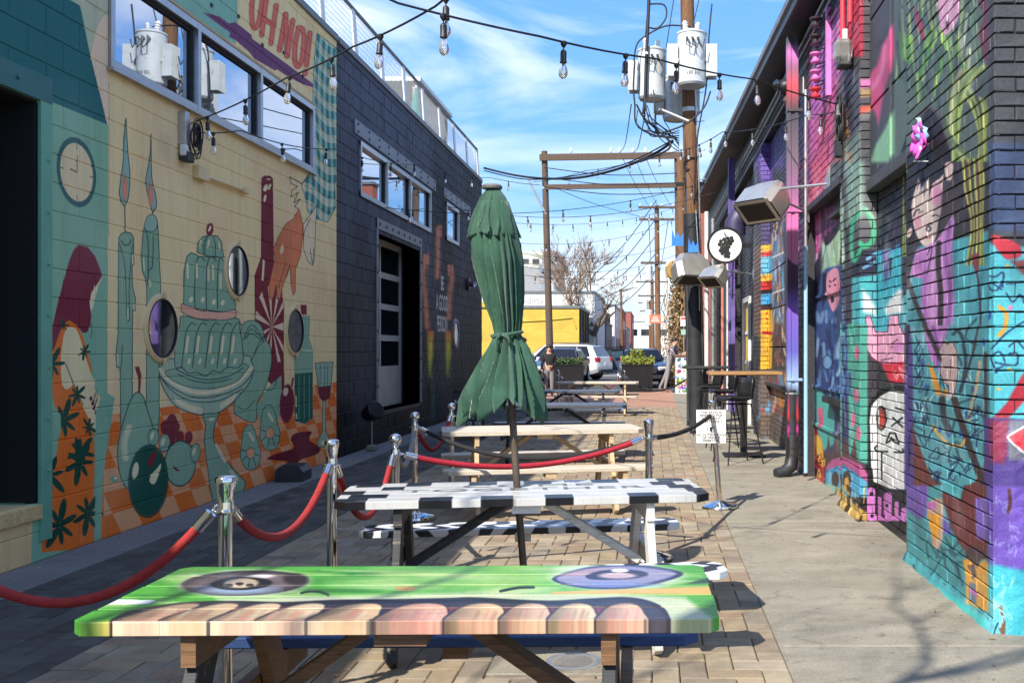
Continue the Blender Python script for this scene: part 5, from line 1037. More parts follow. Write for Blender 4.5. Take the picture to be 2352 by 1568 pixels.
# eaves: fascia, soffit, roof sheet, black band for the eaves' shade, conduits
def ev(y): t_ = (y - 10.36) / 16.64; return 1.5 - 0.2 * t_, 5.11 + 0.65 * t_
def sheet(name, pr, mat, y0=3.2, y1=33.0):
    mb = MB(); n = len(pr); vs = []
    for y in (y0, y1):
        ex, ez = ev(y); vs += [(ex + a, y, ez + b) for a, b in pr]
    fs = [(i, (i + 1) % n, (i + 1) % n + n, i + n) for i in range(n)] + [tuple(reversed(range(n))), tuple(range(n, 2 * n))]
    return mb.add(vs, fs).build(name, mat, rb, fix=True)
sheet('fascia', [(0, -0.02), (0.035, -0.02), (0.035, 0.16), (0, 0.16)], M['dark_steel']); sheet('gutter_lip', [(-0.03, 0.10), (-0.003, 0.09), (-0.003, 0.175), (-0.03, 0.175)], M['steel_grey'])
sheet('soffit', [(0.037, 0.0), (1.2, 0.0), (1.2, 0.03), (0.037, 0.03)], M['black_paint']); sheet('roof_sheet', [(-0.01, 0.18), (1.8, 0.40), (1.8, 0.43), (-0.01, 0.20)], M['dark_steel'])
mb = MB()
vs = []; 
for y in (5.1, 33.0):
    ez = ev(y)[1]; vs += [(RX + 0.03, y, WT - 0.02), (2.5, y, WT - 0.02), (2.5, y, ez + 0.01), (RX + 0.03, y, ez + 0.01)]
mb.add(vs, [(0, 1, 5, 4), (1, 2, 6, 5), (2, 3, 7, 6), (3, 0, 4, 7), (0, 3, 2, 1), (4, 5, 6, 7)]).build('eave_shade_band', M['black_paint'], rb, fix=True)  # top of the wall made black to stand for shade under the eaves
for k, (dx, z, r) in enumerate(((0.0, 4.93, .014), (0.01, 4.98, .010), (-0.005, 5.03, .016), (0.0, 4.80, .012), (0.005, 4.72, .010))):
    MB().tube([(RX - 0.03 + dx, 8.5 + k * .2, z - .1 + k * .01), (RX - 0.03 + dx, 16, z), (RX - 0.03 + dx, 30, z + .25)], r, 6).build('conduit', M['black_metal' if k % 2 else 'galv'], rb)
# downspouts
m, t, p = newmat('painted_downspout'); sp = N(t, 'ShaderNodeSeparateXYZ'); t.links.new(pos(t), sp.inputs[0])
zz = math_(t, 'ADD', math_(t, 'DIVIDE', sp.outputs[2], 5.4), math_(t, 'MULTIPLY', math_(t, 'SUBTRACT', noise(t, 3, 3), 0.5), 0.03))
st = [(0.0, (20, 20, 22)), (0.085, (24, 22, 26)), (0.10, (196, 40, 140)), (0.115, (30, 26, 30)), (0.13, (190, 40, 52)), (0.175, (60, 50, 70)), (0.2, (150, 176, 210)), (0.27, (96, 92, 176)), (0.36, (120, 86, 180)), (0.40, (60, 26, 66)), (0.52, (70, 26, 60)), (0.53, (216, 110, 170)), (0.60, (150, 100, 140)), (0.68, (110, 96, 110)), (0.78, (70, 70, 76)), (0.83, (206, 84, 96)), (0.87, (150, 100, 130)), (0.90, (206, 120, 190)), (0.92, (74, 74, 80)), (1.0, (66, 66, 72))]
t.links.new(ramp(t, zz, [(a, srgb(*b)) for a, b in st[:32]]), p.inputs['Base Color']); p.inputs['Roughness'].default_value = 0.45; M['downspout_paint'] = m
def downspout(x, y, ztop, mat, w=0.125, boot=True):
    mb = MB(); n = 5
    pr = [(-w / 2, -w / 2), (-w / 6, -w / 2), (-w / 6, -w / 2 + .012), (w / 6, -w / 2 + .012), (w / 6, -w / 2), (w / 2, -w / 2), (w / 2, w / 2), (-w / 2, w / 2)]
    mb.prism([(x + a, y + b) for a, b in pr], 'z', 0.22, ztop); o = mb.build('downspout', mat, rb, fix=True)
    for z in (1.12, 3.05, 4.2): MB().box((x + 0.02, y, z), (w + 0.05, w + 0.03, 0.03)).build('strap', mat, o)
    if boot:
        k = MB(); pts = [(x, y, 1.0), (x, y, 0.25), (x - 0.02, y - 0.02, 0.12), (x - 0.10, y - 0.06, 0.06), (x - 0.20, y - 0.10, 0.045)]
        k.tube(pts, [0.075, 0.075, 0.08, 0.075, 0.065], 10); k.build('boot', M['black_paint'], o, smooth=50)
        for z in (0.25, 0.33, 0.5, 0.95): k = MB(); k.tube([(x, y, z), (x, y, z + 0.02)], 0.08, 10); k.build('band', M['galv'] if z > .9 else M['black_paint'], o)
downspout(1.60, 11.42, 5.05, M['downspout_paint'])
M['violet_metal'] = plain('violet_metal', srgb(104, 88, 150), 0.5, 0.1, .25, 3)
downspout(1.58, 20.0, 5.3, M['violet_metal'], 0.13, False)
MB().tube([(1.70, 11.05, 0.9), (1.70, 11.05, 4.35)], 0.018, 8).build('conduit', M['galv'], rb)
MB().tube([(1.69, 10.98, 0.1), (1.69, 10.98, 2.6)], 0.022, 8).build('conduit', plain('pale_blue_pipe', srgb(150, 190, 210), .5), rb)
M['red_pipe'] = plain('red_pipe', srgb(214, 62, 72), 0.4, 0.1, .1, 4)
for y, z0 in ((8.95, 4.2), (8.62, 4.3)): MB().tube([(1.71, y, z0), (1.71, y, 5.0)], 0.024, 10).build('conduit', M['red_pipe'], rb)
# ventilation elbow over the door
du = MB(); du.tube([(1.92, 18.6, 3.95), (1.72, 18.6, 3.97), (1.60, 18.6, 3.93), (1.54, 18.6, 3.82), (1.53, 18.6, 3.62)], [0.19, 0.19, 0.20, 0.20, 0.20], 16); du.build('vent_elbow', plain('vent_violet', srgb(66, 62, 92), .5, .2, .25, 3), rb, smooth=50)
# far door with pale frame
df = MB(); 
for yy in (19.3, 20.6): df.box((RR + 0.0, yy, 1.25), (0.10, 0.09, 2.5))
df.box((RR, 19.95, 2.46), (0.10, 1.22, 0.09)); dfo = df.build('door_frame', M['white_paint'], rb)
MB().box((RR + 0.03, 19.95, 1.2), (0.04, 1.2, 2.4)).build('door_leaf', plain('yellow_door', srgb(222, 184, 88), .5), dfo)
for z in (0.6, 1.2, 1.8): MB().box((RR + 0.005, 19.95, z), (0.03, 1.2, 0.06)).build('rail', M['white_paint'], dfo)
for (y, c_, w) in ((23.2, (40, 150, 160), .3), (24.1, (196, 196, 190), .12), (24.9, (60, 60, 66), .5), (26.0, (200, 120, 100), .25), (27.0, (190, 200, 205), .12), (28.2, (50, 50, 54), .4)):
    MB().box((RR - 0.06, y, 1.9), (0.12, w, 3.8)).build('panel', plain('bay_panel', srgb(*c_), .6, 0, .25, 4), rb)
# ------------------------------------------------------------------ picnic tables
TOPZ, BZ = 0.73, 0.44
M['pine'] = wood('pine', (0.40, 0.27, 0.14), (0.62, 0.46, 0.28)); M['pine_grey'] = wood('pine_grey', (0.42, 0.36, 0.28), (0.66, 0.58, 0.46))
M['stain'] = wood('stain', (0.10, 0.05, 0.022), (0.27, 0.14, 0.06)); M['black_wood'] = wood('black_wood', (0.012, 0.012, 0.014), (0.03, 0.03, 0.034), wear=(0.16, 0.13, 0.09))
M['white_wood'] = wood('white_wood', (0.62, 0.61, 0.57), (0.76, 0.75, 0.71), wear=(0.42, 0.36, 0.27)); M['slate_wood'] = wood('slate_wood', (0.05, 0.055, 0.065), (0.10, 0.105, 0.12), rough=0.35)
M['blue_wood'] = wood('blue_wood', (0.012, 0.035, 0.12), (0.03, 0.08, 0.22))
def table_canvas(root, res=420):
    bpy.context.view_layer.update(); Mw = np.array(root.matrix_world)
    def where(A, B):
        return Mw[0, 0] * A + Mw[0, 1] * B + Mw[0, 3], Mw[1, 0] * A + Mw[1, 1] * B + Mw[1, 3], np.full_like(A, TOPZ)
    return where
def table_coord(root):
    def f(t):
        sp = N(t, 'ShaderNodeSeparateXYZ'); t.links.new(objco(t, root), sp.inputs[0]); return sp.outputs[0], sp.outputs[1]
    return f
def picnic_table(label, loc, rz, L, W, top, bench, leg, legs2=None, brace=None, clip=0.06):
    r = thing('picnic_table', label, 'picnic table', (loc[0], loc[1], 0.012), rz, 'picnic tables down the middle of the alley')
    n = 5; w = W / n; th = 0.038; legs2 = legs2 or leg; brace = brace or leg
    for k in range(n):
        y0, y1 = -W / 2 + k * w + 0.0045, -W / 2 + (k + 1) * w - 0.0045; dl = random.uniform(-.004, .004)
        x0, x1 = -L / 2 + dl, L / 2 + dl
        if k == 0: pl = [(x0 + clip, y0), (x1 - clip, y0), (x1, y0 + clip), (x1, y1), (x0, y1), (x0, y0 + clip)]
        elif k == n - 1: pl = [(x0, y0), (x1, y0), (x1, y1 - clip), (x1 - clip, y1), (x0 + clip, y1), (x0, y1 - clip)]
        else: pl = [(x0, y0), (x1, y0), (x1, y1), (x0, y1)]
        m = MB().prism(pl, 'z', TOPZ - th, TOPZ).build('top_plank', top[k % len(top)] if isinstance(top, list) else top, r, fix=True)
        bv = m.modifiers.new('bevel', 'BEVEL'); bv.width = 0.002; bv.segments = 1
    for s in (-1, 1):
        yb = s * (W / 2 + 0.30); pl = [(-L / 2 + .05, yb - .12), (L / 2 - .05, yb - .12), (L / 2, yb - .07), (L / 2, yb + .07), (L / 2 - .05, yb + .12), (-L / 2 + .05, yb + .12), (-L / 2, yb + .07), (-L / 2, yb - .07)]
        m = MB().prism(pl, 'z', BZ - th, BZ).build('bench_plank', bench, r, fix=True); bv = m.modifiers.new('bevel', 'BEVEL'); bv.width = 0.004; bv.segments = 1
    for e in (-1, 1):
        x = e * (L / 2 - 0.30); lm = leg if e < 0 else legs2
        MB().box((x, 0, TOPZ - th - .047), (0.04, W - 0.06, 0.088)).build('top_cleat', brace, r)
        MB().box((x + e * .045, 0, BZ - th - .047), (0.04, W + 0.80, 0.088)).build('bench_bearer', brace, r)
        for s in (-1, 1):
            a = Vector((x + e * .002, s * 0.17, TOPZ - th - .006)); b = Vector((x + e * .002, s * (W / 2 + 0.20), 0.0)); d = b - a; ang = math.atan2(d.y, -d.z)
            MB().box((a + b) / 2, (0.038, 0.115, d.length - 0.03), rot=(ang, 0, 0), bev=.003).build('leg', lm, r)
        a = Vector((x - e * .02, 0, BZ - th - .05)); b = Vector((e * 0.10, 0, TOPZ - th - .03)); d = b - a
        MB().box((a + b) / 2, (d.length, 0.088, 0.038), rot=(0, -math.atan2(d.z, d.x), 0), bev=.003).build('brace', brace if e > 0 else lm, r)
        for dy in (-.025, .025): MB().lathe([(0.012, 0), (0.010, 0.006), (0.004, 0.008)], n=8).build('bolt', M['galv'], r, (x - e * .02, W / 2 * .92 * -1 + dy, 0.33 + dy), (PI / 2, 0, 0))
    MB().box((0.0, 0, TOPZ - th - .021), (0.14, W - 0.08, 0.038)).build('centre_cleat', brace, r)
    for s in (-1, 1): MB().box((0, s * (W / 2 + 0.30), BZ - th - .022), (0.09, 0.22, 0.04)).build('bench_cleat', brace, r)
    return r
def painted_top(r, paint, name, L, W, base, rough=0.35):
    bpy.context.view_layer.update(); Mw = np.array(r.matrix_world); a1, b1 = L / 2 + .02, W / 2 + .02
    c = paint_sheet(-a1, a1, -b1, b1, 560, lambda A, B: (Mw[0, 0] * A + Mw[0, 1] * B + Mw[0, 3], Mw[1, 0] * A + Mw[1, 1] * B + Mw[1, 3], np.full_like(A, TOPZ + .012)), base)
    paint(c); c.wall = True
    for k in range(1, 5): c.stroke([(-L, -W / 2 + k * W / 5), (L, -W / 2 + k * W / 5)], .009, (196, 182, 150), smooth=False, a=.75)
    for k in range(160): q = c.rng.rand(3); c.stroke([((q[0] - .5) * L, (q[1] - .5) * W), ((q[0] - .5) * L + .05 + .2 * q[2], (q[1] - .5) * W + .002)], .003, (60, 54, 44) if k % 2 else (236, 230, 210), smooth=False, a=.25)
    c.c *= .90; c.grain(0.08, 2)
    m = paint_material(name, c.image(name), -a1, a1, -b1, b1, table_coord(r), rough, 0.12, 0.10, 0.5)
    for o in r.children:
        if o.name.startswith('top_plank'): o.data.materials[0] = m
def monster(c):
    R = c.rng; GR = (84, 172, 58); c.frame(2.352, 100, 1300)
    for k in range(120):
        x, y = R.rand() * 3900, 180 + R.rand() * 330; c.oval(x, y, 60 + R.rand() * 230, 4 + R.rand() * 16, [(206, 224, 150), (52, 128, 44), (150, 206, 90), (36, 96, 40), (226, 230, 190), (60, 150, 50)][R.randint(6)], (R.rand() - .5) * .1, 1.2, a=.55)
    c.poly([(1900, 195), (2900, 190), (3100, 260), (2600, 330), (2000, 320)], (170, 206, 120), soft=40, a=.6)
    c.poly([(1000, 375), (1500, 365), (2400, 345), (3300, 345), (3700, 370), (3950, 560), (3600, 520), (1100, 420)], (228, 226, 196), soft=12, a=.85)
    c.oval(1170, 288, 370, 80, (212, 226, 190), -.03, .25, a=.8); c.oval(1170, 288, 362, 72, (30, 26, 30), -.035, .08); c.oval(1165, 290, 330, 62, (120, 104, 106), -.035, .5); c.oval(1130, 325, 220, 26, (150, 170, 196), 0, .9); c.oval(1250, 250, 90, 12, (236, 226, 220), -.03, .6); c.oval(1460, 262, 70, 30, (40, 28, 30), 0, .5)
    c.oval(1152, 291, 176, 37, (20, 18, 22), -.03, .12); c.oval(1150, 288, 100, 28, (216, 190, 160), -.03, .25)
    for x in (1080, 1140, 1200): c.oval(x, 296 - (x == 1140) * 8 + 4, 24, 9, (40, 30, 30), 0, .4)
    c.stroke([(1495, 345), (1540, 336), (1600, 338), (1650, 355)], 14, (36, 60, 40)); c.oval(2095, 320, 62, 15, (206, 170, 100), 0, .3)
    c.poly([(360, 410), (420, 380), (558, 382), (500, 412)], (236, 238, 236))
    c.frame(2.352, 950, 1300)
    c.oval(1310, 252, 385, 80, (206, 226, 190), 0, .2, a=.8); c.poly([(935, 265), (1100, 205), (1300, 182), (1500, 190), (1690, 232), (1560, 285), (1350, 320), (1100, 315)], (34, 38, 78), soft=4, smooth=True); c.poly([(960, 264), (1110, 212), (1300, 192), (1490, 200), (1650, 232), (1530, 278), (1340, 310), (1110, 305)], (150, 146, 176), soft=6, smooth=True)
    c.oval(1150, 225, 160, 18, (190, 150, 150), -.1, .8, a=.7); c.oval(1300, 296, 240, 14, (110, 130, 190), 0, .8, a=.8); c.poly([(1130, 245), (1230, 215), (1400, 212), (1490, 236), (1400, 262), (1180, 268)], (34, 36, 64), soft=4, smooth=True); c.oval(1310, 245, 110, 17, (200, 172, 176), 0, .4); c.oval(1325, 216, 50, 10, (250, 250, 250), 0, .3)
    c.stroke([(640, 334), (740, 315), (830, 312)], 16, (34, 52, 38)); c.poly([(930, 338), (1300, 325), (1870, 306), (1870, 352), (1300, 350), (930, 350)], (226, 182, 96), soft=3); c.poly([(1690, 295), (1860, 250), (1866, 290)], (40, 80, 60), soft=5)
    # mouth and teeth
    c.frame(2.352, 100, 1300)
    mouth = [(400, 510), (520, 455), (700, 425), (900, 405), (1150, 402), (1400, 408), (1700, 395), (2000, 392), (2350, 385), (2500, 382), (2900, 400), (3150, 388), (3350, 380), (3480, 398), (3570, 440), (3606, 500), (3610, 640), (200, 640)]
    c.poly(mouth, (58, 52, 66), soft=3)
    c.stroke(mouth[:16], 24, (34, 30, 40))
    for x in (700, 1060, 1320, 1680, 2050, 2340, 2640, 2950, 3200): c.poly([(x - 60, 436), (x + 60, 425), (x + 110, 430), (x + 20, 476)], (150, 52, 66), soft=8, smooth=True, a=.85)
    TC = [(176, 146, 118), (206, 176, 140), (222, 194, 156), (232, 206, 166), (236, 196, 150), (230, 176, 150), (232, 194, 150), (228, 186, 156), (234, 204, 160), (230, 186, 156)]
    for i, (x, w, sl) in enumerate(((560, 150, 170), (830, 150, 140), (1120, 148, 110), (1390, 155, 95), (1720, 188, 76), (2130, 205, 36), (2500, 172, 16), (2790, 145, 8), (3060, 138, 4), (3340, 140, 0))):
        pts = [(x - w, 516), (x - w * .82 + sl * .9, 452), (x - w * .45 + sl * 1.5, 416), (x + w * .1 + sl * 1.7, 404), (x + w * .62 + sl * 1.5, 416), (x + w * .86 + sl * .8, 456), (x + w * .93, 516)]
        c.poly([(px_ + 8 * (1 if k_ > 2 else -1), py_ - 5) for k_, (px_, py_) in enumerate(pts)], (40, 35, 42), soft=5, smooth=True)
        c.poly(pts, TC[i], soft=5, smooth=True, shade=((x + w * .3 + sl, 505), (x - w * .9 + sl * .4, 500), tuple(v * .62 for v in TC[i])))
        for q in range(7): u_ = x - w * .8 + R.rand() * w * 1.5; c.stroke([(u_, 512), (u_ + sl * .6 + 20, 440 + R.rand() * 20)], 10 + R.rand() * 14, [(246, 230, 200), (190, 130, 110), (206, 120, 104), (150, 116, 96)][R.randint(4)], soft=6, a=.35)
        c.stroke([(x + w * .93, 505), (x + w * .92, 700)], 20, (58, 52, 56), soft=5); c.oval(x + w * .3, 690, w * .5, 60, (226, 130, 110), 0, .8, a=.4)
    for i, (x, w) in enumerate(((560, 150), (830, 150), (1120, 148), (1390, 155), (1720, 188), (2130, 205), (2500, 172), (2790, 145), (3060, 138), (3340, 140))):  # tooth ends on the front edge, sunlight painted in as a paler cream
        c.poly([(x - w, 506), (x + w * .95, 506), (x + w * .95, 700), (x - w, 700)], (246, 222, 186), soft=2); c.poly([(x - w * .5, 506), (x + w * .6, 506), (x + w * .6, 700), (x - w * .5, 700)], [(240, 176, 150), (238, 190, 140), (236, 160, 140)][i % 3], soft=26, a=.8); c.poly([(x + w * .80, 506), (x + w * 1.04, 506), (x + w * 1.04, 700), (x + w * .86, 700)], (78, 70, 70), soft=5)
    c.poly([(3640, 500), (3960, 500), (3960, 700), (3640, 700)], (226, 190, 90), soft=8); c.poly([(100, 530), (395, 505), (395, 700), (100, 700)], (222, 196, 110), soft=8)
t1 = picnic_table('green monster face picnic table nearest the camera with painted eyes and teeth', (-0.686, 2.968), 0.02, 1.72, 0.68, M['pine'], M['blue_wood'], M['stain'], M['stain'], M['stain'], 0.028)
painted_top(t1, monster, 'monster_top', 1.72, 0.68, (84, 172, 58), 0.3)
st = MB().box((-0.78, -0.13, TOPZ + 0.0012), (0.075, 0.04, 0.0012)).build('sticker', M['white_paint'], t1)
for i, o in enumerate([c for c in t1.children if c.name.startswith('leg')]): o.data.materials[0] = M['black_wood'] if i % 2 == 0 else M['stain']
def chequer(c):
    c.wall = True; L, W = 1.82, 0.66; x0 = -L / 2; w = W / 5; B = (22, 22, 24)
    def rect(a, b, k, n=1): c.poly([(x0 + a * L, -W / 2 + k * w - .01), (x0 + b * L, -W / 2 + k * w - .01), (x0 + b * L, -W / 2 + (k + n) * w), (x0 + a * L, -W / 2 + (k + n) * w)], B, soft=.006)
    for a, b in ((-.01, .085), (.22, .305), (.38, .465), (.55, .625), (.775, .855), (.96, 1.02)): rect(a, b, 0)
    for a, b, k in ((.03, .13, 1), (-.01, .06, 2), (.10, .16, 3), (.02, .09, 4), (.16, .23, 4), (.34, .42, 4), (.5, .58, 4), (.7, .78, 4), (.9, .98, 4), (.91, .98, 2), (.95, 1.02, 1), (.87, .94, 3)): rect(a, b, k)
    for k in range(60): x, y = (c.rng.rand() - .5) * L, (c.rng.rand() - .5) * W; c.oval(x, y, .02 + c.rng.rand() * .05, .004 + c.rng.rand() * .006, (190, 184, 172), 0, .8, a=.5)
m, t, p = newmat('zebra_paint'); wv = N(t, 'ShaderNodeTexWave', {'Scale': 5.5, 'Distortion': 9.0, 'Detail': 2.0, 'Detail Scale': 0.6}); t.links.new(stretch(t, objco(t), (0.35, 2.2, 1)), wv.inputs['Vector'])
t.links.new(ramp(t, wv.outputs['Fac'], [(0.40, (0.016, 0.018, 0.024)), (0.44, (0.09, 0.12, 0.22)), (0.52, (0.62, 0.62, 0.62)), (0.60, (0.7, 0.7, 0.7))]), p.inputs['Base Color']); p.inputs['Roughness'].default_value = 0.3; M['zebra'] = m
t2 = picnic_table('black and white chequered picnic table lettered COME TOGETHER', (-0.66, 5.12), 0.15, 1.82, 0.66, M['white_wood'], M['zebra'], M['black_wood'], M['white_wood'], M['white_wood'])
painted_top(t2, chequer, 'chequer_top', 1.82, 0.66, (212, 211, 206), 0.32)
for i, o in enumerate([c for c in t2.children if c.name.startswith(('leg', 'brace', 'top_cleat', 'bench_bearer'))]): o.data.materials[0] = M['black_wood'] if o.location.x + sum(v.co.x for v in o.data.vertices) < 0 else M['white_wood']
M['letter_grey'] = plain('letter_grey', (0.13, 0.13, 0.14), 0.4, 0, .4, 20)
words('lettering', 'COME', 0.125, M['letter_grey'], t2, (0.02, 0.135, TOPZ + .0015), (0, 0, 0), sx=1.9, spacing=1.1); words('lettering', 'TOGETHER', 0.125, M['letter_grey'], t2, (0.0, 0.0, TOPZ + .0015), (0, 0, 0), sx=1.9, spacing=1.05)
picnic_table('unpainted pale wooden picnic table behind the parasol and red rope', (-1.03, 9.16), 0.22, 1.80, 0.70, M['pine_grey'], M['pine_grey'], M['pine'])
picnic_table('dark slate picnic table in the row just beyond the unpainted one', (-1.27, 13.2), 0.05, 1.83, 0.70, M['slate_wood'], M['slate_wood'], M['black_wood'])
picnic_table('dark slate picnic table farthest but one along the alley', (-1.50, 17.6), 0.05, 1.83, 0.70, M['slate_wood'], M['slate_wood'], M['black_wood'])
picnic_table('plain wooden picnic table farthest from the camera near the planters', (-1.24, 22.3), 0.0, 1.83, 0.70, M['pine_grey'], M['pine_grey'], M['pine'])

# ------------------------------------------------------------------ closed parasol
pr = thing('parasol', 'closed green market parasol standing through the chequered table', 'parasol', (-0.715, 5.18, 0.012))
def at_par(u, v): q = AT(u, v, 5.19); return Vector((q.x + 0.715, 0.0, q.z))
ax = [(1132, 430), (1134, 470), (1137, 545), (1148, 600), (1156, 660), (1160, 700), (1166, 770), (1166, 800), (1166, 850), (1163, 900), (1158, 940)]
M['parasol_pole'] = plain('parasol_pole', (0.10, 0.075, 0.055), 0.5, 0.2, .3, 14)
MB().tube([at_par(1132, 440), at_par(1166, 770), at_par(1187, 1108), (0.062, 0, 0.03)], 0.019, 12).build('pole', M['parasol_pole'], pr, smooth=50)
MB().lathe([(0.20, 0), (0.20, 0.04), (0.16, 0.07), (0.03, 0.09), (0.03, 0.25)], (0.066, 0, 0), 24).build('base', M['black_metal'], pr, smooth=40)
m, t, p = newmat('parasol_cloth'); c_ = ramp(t, noise(t, 7, 6, .6), [(0.3, (0.012, 0.060, 0.032)), (0.7, (0.026, 0.098, 0.055))]); t.links.new(c_, p.inputs['Base Color']); p.inputs['Roughness'].default_value = 0.8
p.inputs['Sheen Weight'].default_value = 0.25; hh = math_(t, 'ADD', math_(t, 'MULTIPLY', noise(t, 420, 2, .5), .12), noise(t, 11, 5, .6, stretch(t, pos(t), (2.2, 2.2, .55)), 1.2)); bump(t, p, hh, .5, .012); M['cloth'] = m
def pleated(name, rows, nf=8, seed=1, hem=0.0, th=0.0):
    rg = np.random.RandomState(seed); n = 360; vs = []; fs = []; ph = rg.rand(6) * 6; nr = len(rows)
    ed = np.sort((np.arange(nf) + (rg.rand(nf) - .5) * .7) / nf); dep = .35 + .65 * rg.rand(nf + 1); dr = (rg.rand(nf + 1) - .5) * .5; sg = rg.rand(nf + 1) < .7
    for j, (v, ul, ur, fl) in enumerate(rows):
        c0 = at_par((ul + ur) / 2, v); hw = (ur - ul) / 2 / F * 5.19; t_ = j / (nr - 1)
        e2 = ed + dr[:nf] * .06 * math.sin(2.2 * t_ + 1) + .012 * np.sin(9 * t_ + np.arange(nf) * 2.1)
        for k in range(n):
            x = k / n; a = 2 * PI * x + th; i = int(np.searchsorted(e2, x)) % nf; lo = e2[i - 1] - (1 if i == 0 and x < e2[0] else 0); hi = e2[i] + (1 if x > e2[-1] else 0); w = min(1, max(0, (x - lo) / max(hi - lo, 1e-4)))
            if not sg[i]: w = 1 - w
            f = w / .85 if w < .85 else (1 - w) / .15               # a flat side that ends in a folded edge
            r = hw * (1 - fl * dep[i] * f) * (1 + .05 * math.sin(3 * a + ph[3] + j * .25) + .012 * math.sin(17 * a + ph[4] + 2 * math.sin(j * .5)))
            e = hem * (.9 * dep[i] * f - .35 + .45 * math.sin(2 * a + ph[1]) + .35 * math.sin(5 * a + ph[2]))
            z = c0.z + e * (1 if j == nr - 1 else .6 if j == nr - 2 else .3 if j == nr - 3 else .12 if j == nr - 4 else 0)
            vs.append((c0.x + r * math.cos(a), r * math.sin(a) * .92, z))
    for j in range(nr - 1):
        for k in range(n):
            k2 = (k + 1) % n; fs.append((j * n + k, (j + 1) * n + k, (j + 1) * n + k2, j * n + k2))
    o = MB().add(vs, fs).build(name, M['cloth'], pr, smooth=50)
    so = o.modifiers.new('thickness', 'SOLIDIFY'); so.thickness = 0.002
    return o
def rows_between(rs, k=3):
    out = []
    for a, b in zip(rs, rs[1:]):
        for i in range(k): out.append(tuple(a[q] + (b[q] - a[q]) * i / k for q in range(4)))
    return out + [rs[-1]]
pleated('canopy', rows_between([(470, 1100, 1170, .1), (540, 1083, 1192, .18), (600, 1086, 1206, .36), (650, 1098, 1206, .46), (700, 1112, 1204, .52), (745, 1128, 1200, .55), (772, 1134, 1196, .50), (800, 1122, 1212, .55), (840, 1098, 1232, .46), (880, 1076, 1248, .46), (915, 1058, 1260, .42), (948, 1054, 1264, .50)]), 19, 3, 0.085)
pleated('vent_canopy', rows_between([(437, 1122, 1146, .05), (460, 1104, 1164, .12), (500, 1088, 1182, .22), (530, 1078, 1192, .26), (550, 1072, 1198, .40)]), 13, 8, 0.014, .3)
MB().lathe([(0.052, 0), (0.055, 0.012), (0.045, 0.022), (0.02, 0.026)], tuple(at_par(1131, 440)), 18).build('finial', plain('finial_grey', (0.16, 0.15, 0.14), .5), pr)
c0 = at_par(1165, 772)
pts = [(c0.x + .078 * math.cos(k / 24 * 2 * PI), .076 * math.sin(k / 24 * 2 * PI), c0.z + .012 * math.sin(k / 24 * 2 * PI + 1)) for k in range(24)]
k_ = MB(); k_.tube(pts, 0.010, 6, closed=True); k_.tube([(c0.x - .02, -.08, c0.z), (c0.x - .04, -.095, c0.z - .03), (c0.x - .03, -.10, c0.z - .09)], .008, 6); k_.tube([(c0.x - .01, -.08, c0.z), (c0.x + .02, -.10, c0.z - .02), (c0.x + .03, -.10, c0.z - .06)], .008, 6); k_.build('tie_strap', M['cloth'], pr, smooth=0)

# ------------------------------------------------------------------ rope barrier
def stanchion(label, x, y, h=0.96, top='crown', lean=(0, 0)):
    r = thing('stanchion', label, 'stanchion', (x, y, 0.012), 0, 'chrome rope stanchions')
    if lean != (0, 0): r.rotation_euler = (lean[1], lean[0], 0)
    MB().lathe([(0.165, 0), (0.168, 0.012), (0.16, 0.026), (0.10, 0.045), (0.045, 0.055), (0.028, 0.07)], n=32).build('base', M['chrome'], r, smooth=40)
    MB().tube([(0, 0, 0.06), (0, 0, h - 0.13)], 0.0245, 18).build('post', M['chrome'], r, smooth=50)
    MB().lathe([(0.028, h - .145), (0.029, h - .14), (0.050, h - .135), (0.050, h - .130), (0.029, h - .126), (0.027, h - .10)], n=24).build('collar', M['chrome'], r, smooth=30)
    if top == 'crown': pf = [(0.027, h - .10), (0.027, h - .085), (0.031, h - .06), (0.036, h - .03), (0.037, h - .012), (0.030, h - .004), (0.012, h)]
    else: pf = [(0.018, h - .10), (0.016, h - .085), (0.03, h - .075)] + [(0.039 * math.sin(a), h - .039 - .039 * math.cos(a)) for a in [.5, .9, 1.3, 1.7, 2.1, 2.5, 2.9]]
    MB().lathe(pf, n=24).build('cap' if top == 'crown' else 'ball', M['chrome'], r, smooth=50)
    return Vector((x + math.sin(lean[0]) * (h - .13), y - math.sin(lean[1]) * (h - .13), h - .12))
S = {}
S[0] = stanchion('stanchion at the left end of the rope line', -2.62, 3.45, .96)
S[1] = stanchion('chrome crown topped stanchion left of the green table', -1.585, 3.68, .985)
S[2] = stanchion('chrome crown topped stanchion left of the chequered table', -1.67, 5.16, .985)
S[3] = stanchion('ball topped stanchion just behind the chequered table, nearest of the ball tops', -1.60, 6.16, .93, 'ball')
S[4] = stanchion('ball topped stanchion holding black and grey ropes, second of the ball tops', -2.04, 8.5, .92, 'ball')
S[5] = stanchion('ball topped stanchion beside the chalkboard sign', -1.98, 9.75, .93, 'ball')
S[6] = stanchion('crown topped stanchion where the red and black ropes meet', -0.03, 6.9, .965)
S[7] = stanchion('crown topped stanchion carrying the white patio sign', 0.615, 9.12, .99, lean=(-.075, 0))
S[8] = stanchion('far stanchion in front of the right hand planter', -0.70, 24.0, .95)
S[9] = stanchion('far stanchion in front of the left hand planter', -2.33, 24.4, .95)
